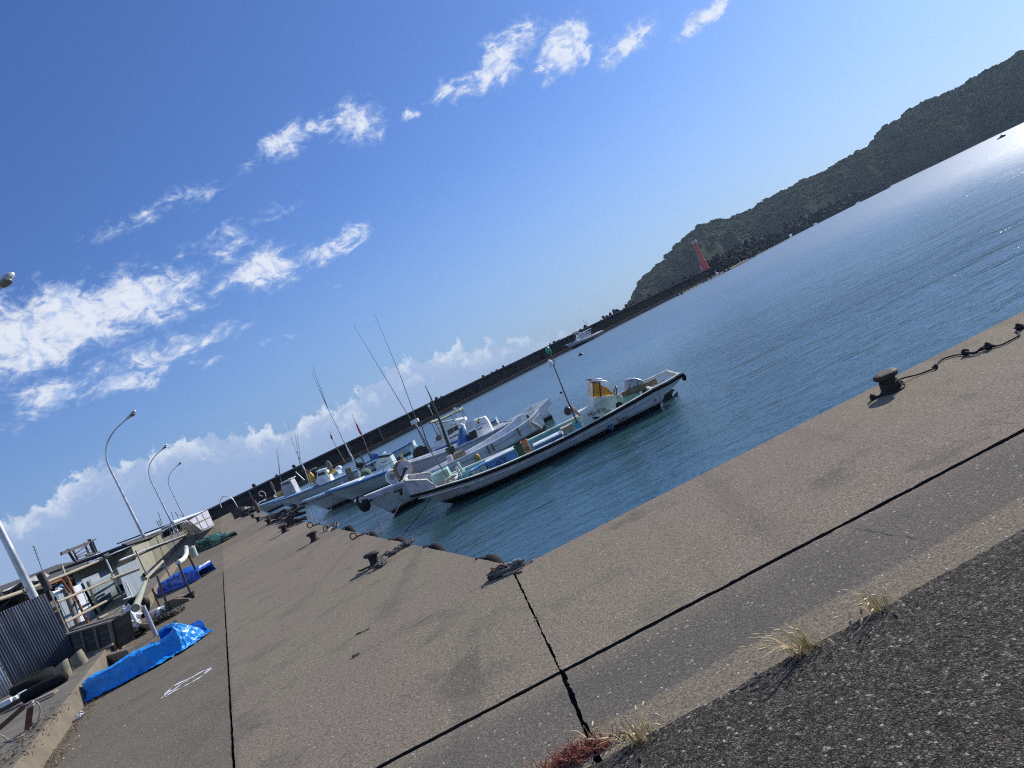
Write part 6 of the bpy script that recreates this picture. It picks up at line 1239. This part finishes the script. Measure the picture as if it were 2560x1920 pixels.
stick('bamboo_pole', 'pale bamboo continuing up from the green pole end to the next rack post', [V((b1_.x, b1_.y, hgt(*k5(1185, 1150), b1_))), V((b3_.x, b3_.y, hgt(*k5(1355, 970), b3_)))], .042, 'bamboo', n=10, caps='wood_pale')
stick('foam_tube', 'sagging pale foam wrapped tube on the far pair of rack posts', [tq4 + V((0, 0, .02)), tq4.lerp(tq5, .5) + V((0, 0, -.06)), tq5.lerp(tq4, .12) + V((0, 0, -.04)), tq5 + V((.03, 0, .10))], .062, 'cream_gel', n=10, cat='tube')
t = thing('black_box', 'small black box at the foot of the bare rack post', 'box', tuple(at(*k5(1620, 1400)))); MB().box((0, 0, .06), (.34, .24, .12), .3).build('box_body', 'black_plastic', t, bevel=.015); MB().box((0, 0, .125), (.36, .26, .02), .3).build('box_rim', 'dark_rubber', t)
t = thing('concrete_slab', 'tilted grey concrete slab beside the small black box', 'concrete slab', tuple(at(*k5(1500, 1470)))); MB().prism([(-.25, 0, 0), (.3, .05, 0), (.26, .05, .07), (-.02, 0, .20), (-.25, 0, .22)], (.05, .3, 0)).build('slab_body', 'curb', t, bevel=.01)
for i, (x, y) in enumerate(((1285, 1575), (1370, 1525))):
    t = thing('tin_can', ('dented pale tin lying below the green bamboo pole', 'crumpled white bag by the dark rack post foot')[i], ('can', 'bag')[i], tuple(at(*k5(x, y))))
    if i == 0: MB().lathe([(.13, 0), (.14, .02), (.14, .16), (.135, .17)], n=18).build('can_body', 'galvanised', t, 40)
    else: MB().sph((0, 0, .06), (.14, .10, .08), 12, 8, .7).build('bag_body', 'white_sheet', t)
t = thing('old_tyre', 'black tyre and hose leaning behind the pipe post', 'tyre', tuple(at(*k5(1110, 1600)))); MB().torus((0, 0, .27), .22, .085, 22, 8, Matrix.Rotation(1.2, 3, 'X') @ Matrix.Rotation(.3, 3, 'Y')).build('tyre', 'dark_rubber', t, 60)
t = thing('log', 'brown log lying across the seaweed heap behind the pipe post', 'log', tuple(at(*k4(1240, 1140), .05))); MB().tube([(0, 0, .06), at(*k4(1490, 1150), .05) - t.location + V((0, 0, .06))], .055, 10).build('log_body', 'wood_brown', t, 60)
for nm, lab, (x, y, z), s, m in (('plastic_bag', 'silvery crumpled plastic bag beside the dark board bin', (1170, 1170, .2), (.25, .2, .16), 'white_sheet'), ('plastic_bag', 'white sack slumped before the old tyre', (1350, 1085, .15), (.14, .12, .26), 'white_plastic')):
    t = thing(nm, lab, 'bag', tuple(at(*k4(x, y + 40), z))); MB().sph((0, 0, s[2] * .7), s, 14, 10, .8).build('bag_body', m, t)
t = thing('concrete_block', 'grey concrete block end beside the dark board bin', 'concrete block', tuple(at(*k6(1130, 440), .05))); u_ = at(*k6(1215, 290), .05) - t.location; MB().prism([(-.05, 0, -.05), (.30, .05, -.05), (.22, .05, .12), (-.05, 0, .20)], u_ * .55) if 0 else MB().prism([V((0, 0, -.05)), u_ + V((0, 0, -.05)), u_ + V((0, 0, .26)), V((0, 0, .30))], nA * .22).build('block_body', 'curb', t, bevel=.015)
# seaweed and litter: nobody could count it
def litter(name, label, pts, n, sx, sz, m, seed, hz=.05):
    rr = random.Random(seed); P = curve(pts, 10); b = MB()
    for i in range(n):
        p = P[rr.randrange(len(P))] + V((rr.gauss(0, sx), rr.gauss(0, sx), abs(rr.gauss(0, hz)))); u = V((rr.gauss(0, 1), rr.gauss(0, 1), rr.gauss(0, .35))).normalized() * sz * rr.uniform(.5, 1.6); w_ = V((-u.y, u.x, rr.gauss(0, .3) * sz)) * rr.uniform(.12, .5); b.add([p - u, p + w_, p + u, p - w_], [(0, 1, 2, 3)])
    o = b.build(name, m); return tag(o, label, 'litter', None, 'stuff')
litter('seaweed_heap', 'dark heap of dried seaweed and net scraps behind the bright blue tarpaulin', [at(*k4(1260, 1290)), at(*k4(1400, 1190)), at(*k4(1550, 1110)), at(*k4(1720, 1020))], 1500, .13, .05, 'seaweed', 4, .06)
litter('leaf_litter', 'brown dry leaf litter gathered at the foot of the curb', [at(*k6(860, 920)), at(*k6(760, 1060)), at(*k6(680, 1190)), at(*k6(570, 1360)), at(*k6(500, 1480)), at(*k6(430, 1600))], 700, .075, .022, 'leaf_litter', 5, .012)
litter('leaf_litter', 'scattered pale dry scraps over the slab near the curb', [at(*k6(950, 870)), at(*k6(800, 1200)), at(*k6(700, 1420)), at(*k6(980, 1250))], 120, .30, .014, 'straw', 6, .003)
litter('pad_debris', 'dry brown debris strewn on the raised pad', [at(*k6(420, 1090), zP), at(*k6(330, 1200), zP), at(*k6(150, 1400), zP), at(*k6(60, 1500), zP), at(*k6(560, 940), zP)], 520, .14, .03, 'leaf_litter', 7, .012)
t = thing('paper_scrap', 'two crumpled white paper scraps on the litter at the curb foot', 'paper', tuple(at(*k6(740, 1090)))); MB().sph((0, 0, .025), (.055, .04, .03), 10, 7, .9).build('paper', 'white_plastic', t); MB().sph(at(*k6(750, 1060)) - t.location + V((0, 0, .02)), (.04, .03, .025), 10, 7, .9).build('paper', 'white_plastic', t)

# racks and sheets further in
PL = lambda o, t_=0: SA + nA * o + dA * t_
A2 = AZA
stick('bamboo_pole', 'long bamboo rail sloping past the nearest lamp pole over the slate sheet', [k4(-60, 880), k4(480, 685), k4(1178, 398)], .038, 'bamboo', P=PL(1.6), azm=A2, n=10, caps='wood_pale')
dkp = at(*k4(880, 1120), .25); stick('rack_post', 'rusty forked post under the long bamboo rail, pale at its foot', [V((dkp.x, dkp.y, .25)), onV(*k4(725, 790), dkp, A2), onV(*k4(680, 680), dkp, A2), onV(*k4(655, 640), dkp, A2)], .038, 'rust_orange', cat='post')
stick('rack_brace', 'rusty curved brace joining the forked post to the long bamboo rail', [k4(585, 645), k4(625, 700), k4(690, 790)], .035, 'rust_orange', P=dkp, azm=A2, cat='brace'); stick('rack_brace', 'rusty orange branch lying under the long bamboo rail', [k4(465, 715), k4(530, 690), k4(590, 665)], .045, 'rust_orange', P=dkp, azm=A2, cat='branch')
stick('rack_post', 'dark thick post under the long bamboo rail behind the slate sheet', [k4(480, 770), k4(390, 600)], .07, 'wood_dark', P=fr + V((0, .4, 0)), azm=A2, cat='post'); stick('rack_post', 'short pale stub post above the long bamboo rail', [k4(640, 620), k4(610, 530)], .04, 'bamboo', P=PL(2.2), azm=A2, cat='post')
PB = PL(1.9)
flat('tin_sheet', 'blue grey tin sheet behind the rusty forked post', [k4(545, 830), k4(640, 790), k4(760, 1105), k4(670, 1150)], PB + nA * .15, A2, 'tin_blue', .02); flat('white_sheet', 'bright white corrugated sheet standing between the bamboo rails', [k4(715, 740), k4(860, 688), k4(965, 1022), k4(790, 1090)], PB + nA * .1, A2, 'white_sheet', .03)
c0, c1 = onV(*k4(985, 1035), PB, A2), onV(*k4(1235, 900), PB, A2); c0.z = c1.z = 0
corr('corrugated_sheet', 'blue grey corrugated sheet behind the three bamboo rails', c0, c1, .25, onV(*k4(870, 632), PB, A2).z - .25, onV(*k4(1095, 545), PB, A2).z - .25, 'tin_blue', .07, .010)
flat('tin_sheet', 'smooth blue tin sheet to the right of the rail posts', [k4(1148, 556), k4(1340, 470), k4(1460, 765), k4(1260, 860)], PL(.75), A2, 'tin_blue', .02)
flat('tin_sheet', 'teal tin sheet piece above the white sheet', [k4(745, 690), k4(860, 650), k4(880, 690), k4(760, 735)], PB + nA * .3, A2, 'tin_blue', .02)
for lab, a_, c_, r_ in (('upper bamboo rail across the blue corrugated sheet', (560, 892), (1172, 632), .034), ('middle bamboo rail across the white sheet', (640, 1092), (1222, 790), .036), ('lower bamboo rail resting above the dark board bin', (970, 1052), (1262, 922), .034), ('thin bamboo rail level with the smooth blue tin', (1100, 655), (1395, 545), .024)):
    stick('bamboo_pole', lab, [k4(*a_), k4(*c_)], r_, 'bamboo', P=PL(1.3 if a_[0] < 1050 else .65), azm=A2, n=8, caps='wood_pale')
for lab, a_, c_, r_, m in (('pale steel rail post crossing the blue corrugated sheet', (1048, 470), (1262, 935), .026, 'galvanised'), ('short pale steel post with a crossbar before the smooth tin', (1242, 690), (1335, 900), .024, 'galvanised'), ('green grey post at the edge of the smooth blue tin', (1340, 382), (1505, 745), .03, 'bamboo_green'), ('wooden upright between white sheet and blue corrugated sheet', (870, 690), (1000, 1030), .06, 'wood_weathered'), ('broad wooden upright left of the white sheet', (640, 760), (770, 1110), .075, 'wood_weathered')):
    stick('rail_post', lab, [k4(*c_), k4(*a_)], r_, m, P=PL((1.25 if a_[0] < 1200 else .66) if r_ < .05 else 1.75), azm=A2, cat='post')
stick('crossbar', 'pale steel crossbar fixed to the short steel post', [k4(1215, 865), k4(1305, 830)], .02, 'galvanised', P=PL(.64), azm=A2, cat='crossbar')
t = thing('folding_chair', 'dark blue boxy chair with pale frame below the smooth tin sheet', 'chair', tuple(onV(*k4(1380, 900), PL(.9), A2))); o = t.location; g_ = lambda x, y, oo=.9: onV(*k4(x, y), PL(oo), A2) - o
MB().prism([g_(1325, 810), g_(1415, 768), g_(1435, 800), g_(1340, 845)], nA * .04).build('backrest', 'blue_cloth', t); MB().prism([g_(1345, 850), g_(1440, 808), g_(1460, 860), g_(1365, 910)], nA * .3).build('seat', 'decal_blue', t); MB().tube([g_(1318, 805), g_(1420, 760), g_(1440, 800)], .014, 6).tube([g_(1318, 805), g_(1370, 915)], .014, 6).tube([g_(1335, 848), g_(1440, 805)], .014, 6).build('chair_frame', 'galvanised', t, 60)
t = thing('scrap_crate', 'grey slatted crate of scrap under the lowest bamboo rail', 'crate', tuple(onV(*k4(1130, 1070), PL(.9), A2))); o = t.location; b = MB(); Q = [onV(*k4(x, y), PL(.9), A2) - o for x, y in ((1010, 1050), (1235, 955), (1262, 1050), (1060, 1090))]
MB().prism(Q, nA * .3).build('crate_side', 'wood_weathered', t); MB().beam(Q[0] + nA * .15, Q[1] + nA * .15, .32, .04).build('crate_top', 'wood_dark', t)
# clutter heaps seen between: nets, boards
for i, (x, y, s, m, o_) in enumerate(((60, 880, (.6, .5, .22), 'net_dark', 2.6), (760, 640, (.7, .5, .25), 'net_dark', 3.4), (590, 760, (.35, .3, .25), 'net_dark', 2.4), (860, 590, (.35, .3, .2), 'rope_pale', 3.2), (1600, 830, (.5, .4, .22), 'net_dark', .1), (1790, 440, (.7, .5, .45), 'net_dark', 1.0), (1670, 610, (.6, .35, .2), 'net_dark', .9))):
    p = onV(*k4(x, y), PL(o_), A2); t = thing('net_bundle', ('dark net heap showing over the top of the slate sheet', 'dark net tangle beneath the high rail in the middle of the racks', 'dark scrap bundle behind the rusty forked post', 'pale frayed rope bundle hanging on the long rail', 'dark net lump behind the dark rack post', 'black net hung between the foam tube posts', 'black sacking lying on the deep blue tarpaulin')[i], 'net', tuple(p)); MB().sph((0, 0, 0), s, 16, 10, 1.1).build('net', m, t)
    if i in (1, 3, 5): litter_b = MB(); rr = random.Random(i); [litter_b.tube(curve([V((rr.gauss(0, s[0] * .5), rr.gauss(0, s[1] * .4), rr.gauss(0, s[2] * .6))) for _ in range(3)], 4), .012, 4) for _ in range(26)]; litter_b.build('loose_twine', 'rope_grey', t)
t = thing('pvc_scrap', 'white plastic tubes and a blue drum end piled beyond the slate sheet', 'plastic scrap', tuple(onV(*k4(580, 780), PL(2.3), A2))); b = MB(); o = t.location
for (a_, c_) in (((510, 805), (580, 785)), ((525, 830), (585, 815)), ((560, 760), (620, 770))): b.tube([onV(*k4(*a_), PL(2.3), A2) - o, onV(*k4(*c_), PL(2.3), A2) - o], .05, 8)
b.build('tube', 'white_plastic', t, 60); MB().torus(onV(*k4(610, 765), PL(2.3), A2) - o, .12, .03, 16, 6, Matrix.Rotation(pi / 2, 3, 'X')).build('drum_end', 'sky_paint', t)

# sheds
def shed(name, label, outline, P, azm, m, depth, cat='shed', roof=None, lines=(), roofm='roof_dark', linem='panel_grey', zmin=None):
    q = [onV(*k4(*p), P, azm) for p in outline]; t = thing(name, label, cat, (q[0].x, q[0].y, 0)); o = t.location; n = V((cos(azm), -sin(azm), 0))
    if n.dot(nA) < 0: n = -n
    MB().prism([a - o for a in q], n * depth).build('shed_wall', m, t)
    for (a_, c_) in lines: MB().beam(onV(*k4(*a_), P, azm) - o - n * .02, onV(*k4(*c_), P, azm) - o - n * .02, .05, .03, up=n).build('panel_joint', linem, t)
    if roof: a_, c_, ov = roof; u_, v_ = onV(*k4(*a_), P, azm) - o, onV(*k4(*c_), P, azm) - o; MB().prism([u_ - n * ov, v_ - n * ov, v_ + n * (depth + .2) + V((0, 0, .25)), u_ + n * (depth + .2) + V((0, 0, .25))], (0, 0, .07)).build('shed_roof', roofm, t)
    return t
PS = PL(.9)
shed('panel_shed', 'shed with pale beige panels on its seaward wall', [(1295, 335), (1468, 285), (1565, 555), (1400, 610)], PS, A2, 'panel_beige', 2.2, roof=((1210, 350), (1480, 262), .15), lines=[((1360, 400), (1500, 355))], linem='panel_olive')
shed('panel_shed', 'olive panelled shed with crossing battens next to the beige one', [(1472, 284), (1600, 205), (1722, 480), (1568, 552)], PS, A2, 'panel_olive', 2.2, roof=((1450, 275), (1610, 195), .1), lines=[((1500, 355), (1640, 300)), ((1540, 250), (1640, 510))], linem='panel_grey')
shed('panel_shed', 'dark grey panelled shed beyond the olive one', [(1605, 260), (1815, 180), (1885, 400), (1728, 470)], PS, A2, 'panel_grey', 2.2, roof=((1580, 165), (1830, 70), .25), lines=[((1690, 240), (1760, 440)), ((1750, 210), (1830, 420))], linem='gap_dark')
shed('panel_shed', 'dark brown panel lean-to at the near end of the beige shed', [(1120, 420), (1292, 340), (1345, 470), (1175, 545)], PL(2.6), A2, 'panel_grey', 2.0, lines=[((1185, 450), (1330, 420))], linem='wood_dark')
stick('steel_rail', 'pale steel rail running along the beige and dark panel sheds', [k4(1180, 480), k4(1560, 325), k4(1850, 218)], .035, 'galvanised', P=PL(.75), azm=A2, cat='rail'); stick('steel_rail', 'low pale pipe along the foot of the beige shed', [k4(1440, 612), k4(1700, 500)], .04, 'galvanised', P=PL(.6), azm=A2, cat='rail')
stick('roof_beam', 'long dark beam edging the roofs above the beige shed', [k4(1020, 440), k4(1215, 345), k4(1570, 205)], .05, 'wood_dark', P=PL(1.4), azm=A2, cat='beam'); stick('roof_beam', 'long upper beam over the pipe racks by the third lamp', [k4(1215, 325), k4(1700, 130), k4(1990, 5)], .06, 'wood_dark', P=PL(1.6), azm=A2, cat='beam')
stick('roof_pipe', 'grey pipe lying along the pipe racks beside the third lamp', [k4(1420, 240), k4(1680, 140), k4(1850, 85)], .06, 'panel_pale', P=PL(.9), azm=A2, cat='pipe')
for i, (a_, c_) in enumerate((((1660, 150), (1695, 220)), ((1690, 130), (1720, 215)), ((1735, 130), (1755, 195)), ((1790, 135), (1830, 215)), ((1830, 100), (1870, 190)), ((1755, 40), (1730, 0)))):
    stick('rack_upright', ('first', 'second', 'third', 'fourth', 'fifth', 'sixth')[i] + ' pale upright of the pipe rack beyond the dark grey shed', [k4(*c_), k4(*a_)], .035, 'galvanised', P=PL(.7), azm=A2, cat='upright')
for i, (a_, c_) in enumerate((((1545, 90), (1575, 140)), ((1560, 0), (1600, 120)), ((1568, 80), (1590, 135)), ((1690, 0), (1725, 95)), ((1735, 0), (1765, 75)), ((1770, 30), (1850, 60)), ((1800, 0), (1820, 40)))):
    stick('thin_stake', ('short thin stake furthest forward above the shed roofs', 'tall thin stake above the shed roofs left of the third lamp', 'second short stake above the shed roofs', 'dark stake just right of the third lamp', 'thin leaning stake right of the dark stake', 'slanting stick on the rack below the furthest lamp', 'short stake before the furthest lamp')[i], [k4(*c_), k4(*a_)], .03, 'wood_dark', P=PL(2.0), azm=A2, cat='stake')
pw = at(*k5(1905, 600)); 
t = shed('panel_fence', 'pale panelled fence with dark battens where the sheds meet the far wall', [(1850, 95), (2050, -20), (2118, 135), (1995, 190)], pw, A2, 'panel_pale', .3, 'fence', lines=[((1860, 90), (1990, 190)), ((1930, 50), (2000, 185)), ((1990, 20), (2060, 155)), ((1900, 130), (2085, 45)), ((1990, 180), (2115, 125))], linem='panel_grey')
stick('roof_sheet_edge', 'white roof edge sloping above the pale panelled fence', [k4(1700, 110), k4(2060, -25)], .12, 'white_sheet', P=pw + nA * 1.5, azm=A2, cat='roof edge')
for nm, lab, (x, y), s, m in (('bucket', 'pale blue bucket beside the dark grey shed corner', (1930, 440), (.17, .45), 'basket_pale'), ('bucket', 'white bucket behind the pale blue bucket', (1905, 415), (.15, .4), 'white_plastic')):
    p = at(*k4(x, y)); t = thing(nm, lab, 'bucket', tuple(p)); MB().lathe([(s[0] * .85, 0), (s[0], s[1]), (s[0] * .9, s[1]), (s[0] * .75, .05)], n=18).build('bucket_body', m, t, 40); MB().torus((0, 0, s[1]), s[0], .02, 18, 6).build('bucket_rim', 'white_plastic', t)
p = at(*k4(1900, 240)); t = thing('rubbish_heap', 'heap of pale foam floats and dry stalks ending the dark grey shed', 'heap', tuple(p)); rr = random.Random(12)
for i in range(9): c_ = V((rr.uniform(-1.2, 1.2), rr.uniform(-1, 1), rr.uniform(.1, 1.1))); MB().sph(c_, rr.uniform(.15, .38), 10, 7, .8).build('foam_float', rr.choice(('beige_plastic', 'wood_pale', 'cream_gel')), t)
b = MB()
for i in range(60): c_ = V((rr.uniform(-1.4, 1.4), rr.uniform(-1, 1), .1)); b.tube([c_, c_ + V((rr.gauss(0, .3), rr.gauss(0, .3), rr.uniform(.5, 1.5)))], .018, 4)
b.build('dry_stalks', 'straw', t); MB().tube([(-1.6, -.3, .6), (1.2, -.3, 1.5)], .13, 8).build('foam_log', 'cream_gel', t, 60)
# dark roofs and drying frame behind
PD = PL(6.0)
shed('net_shed', 'low dark roofed shed furthest behind the racks, ending at the photo edge', [(-80, 760), (210, 655), (560, 520), (720, 490), (960, 400), (990, 560), (700, 700), (-80, 860)], PD, A2, 'roof_dark', 3.0)
shed('net_shed', 'pale grey slab roofed hut behind the nearest lamp pole', [(25, 780), (300, 660), (430, 588), (490, 630), (330, 700), (50, 820)], PL(4.2), A2, 'roof_grey', 2.0)
t = thing('drying_frame', 'weathered timber drying frame standing on the dark shed roof against the sky', 'timber frame', tuple(onV(*k4(720, 500), PD, A2))); o = t.location; g_ = lambda x, y, oo=6.0: onV(*k4(x, y), PL(oo), A2) - o
for a_, c_, w_, oo in (((665, 370), (760, 520), .14, 6.0), ((712, 360), (775, 490), .10, 7.4), ((830, 305), (890, 440), .12, 6.0), ((880, 275), (960, 470), .20, 6.0), ((905, 280), (985, 480), .20, 7.2)): MB().beam(g_(*c_, oo), g_(*a_, oo), w_).build('frame_post', 'wood_dark', t)
for a_, c_, w_ in (((605, 405), (945, 270), .10), ((605, 420), (880, 310), .09), ((745, 415), (855, 330), .07), ((755, 440), (890, 365), .07), ((770, 450), (910, 395), .07), ((850, 430), (985, 395), .10), ((690, 400), (750, 480), .06)): MB().beam(g_(*a_), g_(*c_), w_).build('frame_rail', 'wood_dark', t)
for i in range(8): x = 800 + i * 14; MB().beam(g_(x + 14, 520 - i * 5), g_(x, 485 - i * 5), .05).build('roof_slat', 'white_sheet', t)
t = thing('white_cupboard', 'white board cupboard leaning beneath the timber drying frame', 'cupboard', tuple(onV(*k4(1000, 540), PL(3.5), A2))); o = t.location; MB().prism([onV(*k4(x, y), PL(3.5), A2) - o for x, y in ((945, 415), (985, 405), (1040, 545), (990, 570))], nA * .4).build('cupboard_body', 'white_sheet', t)
MB().prism([onV(*k4(x, y), PL(3.4), A2) - o for x, y in ((950, 520), (1000, 495), (1020, 540), (975, 565))], nA * .3).build('cupboard_drawer', 'roof_grey', t)
# aerial
p0, p1 = onV(*k4(425, 600), PL(12), A2), onV(*k4(330, 335), PL(12), A2); t = thing('tv_aerial', 'thin spiky television aerial against the sky above the pale slab roof', 'aerial', tuple(p0)); d_ = p1 - p0; MB().tube([(0, 0, 0), d_], .03, 5).build('aerial_mast', 'dark_steel', t)
b = MB()
for f, w_ in ((.5, .5), (.56, .5), (.62, .45), (.72, .6), (.78, .6), (.84, .6), (.90, .55), (.96, .5), (1, .4)): b.tube([d_ * f - dA * w_, d_ * f + dA * w_ + V((0, 0, -.08))], .016, 4)
b.build('aerial_bars', 'dark_steel', t)

# the air over the bay
hz = MB().box((250, 640, 70), (2700, 1500, 146)); ho_ = hz.build('haze', 'white_plastic'); ho_.data.materials.clear()
hm_ = bpy.data.materials.new('haze'); hm_.use_nodes = True; ht = hm_.node_tree; ht.nodes.clear(); hv = ht.nodes.new('ShaderNodeVolumePrincipled'); hv.inputs['Color'].default_value = (.55, .76, 1, 1); hv.inputs['Density'].default_value = .00012; hv.inputs['Anisotropy'].default_value = .3
hout = ht.nodes.new('ShaderNodeOutputMaterial'); ht.links.new(hv.outputs[0], hout.inputs['Volume']); ho_.data.materials.append(hm_); ho_['kind'] = 'stuff'
S.cycles.volume_bounces = 0
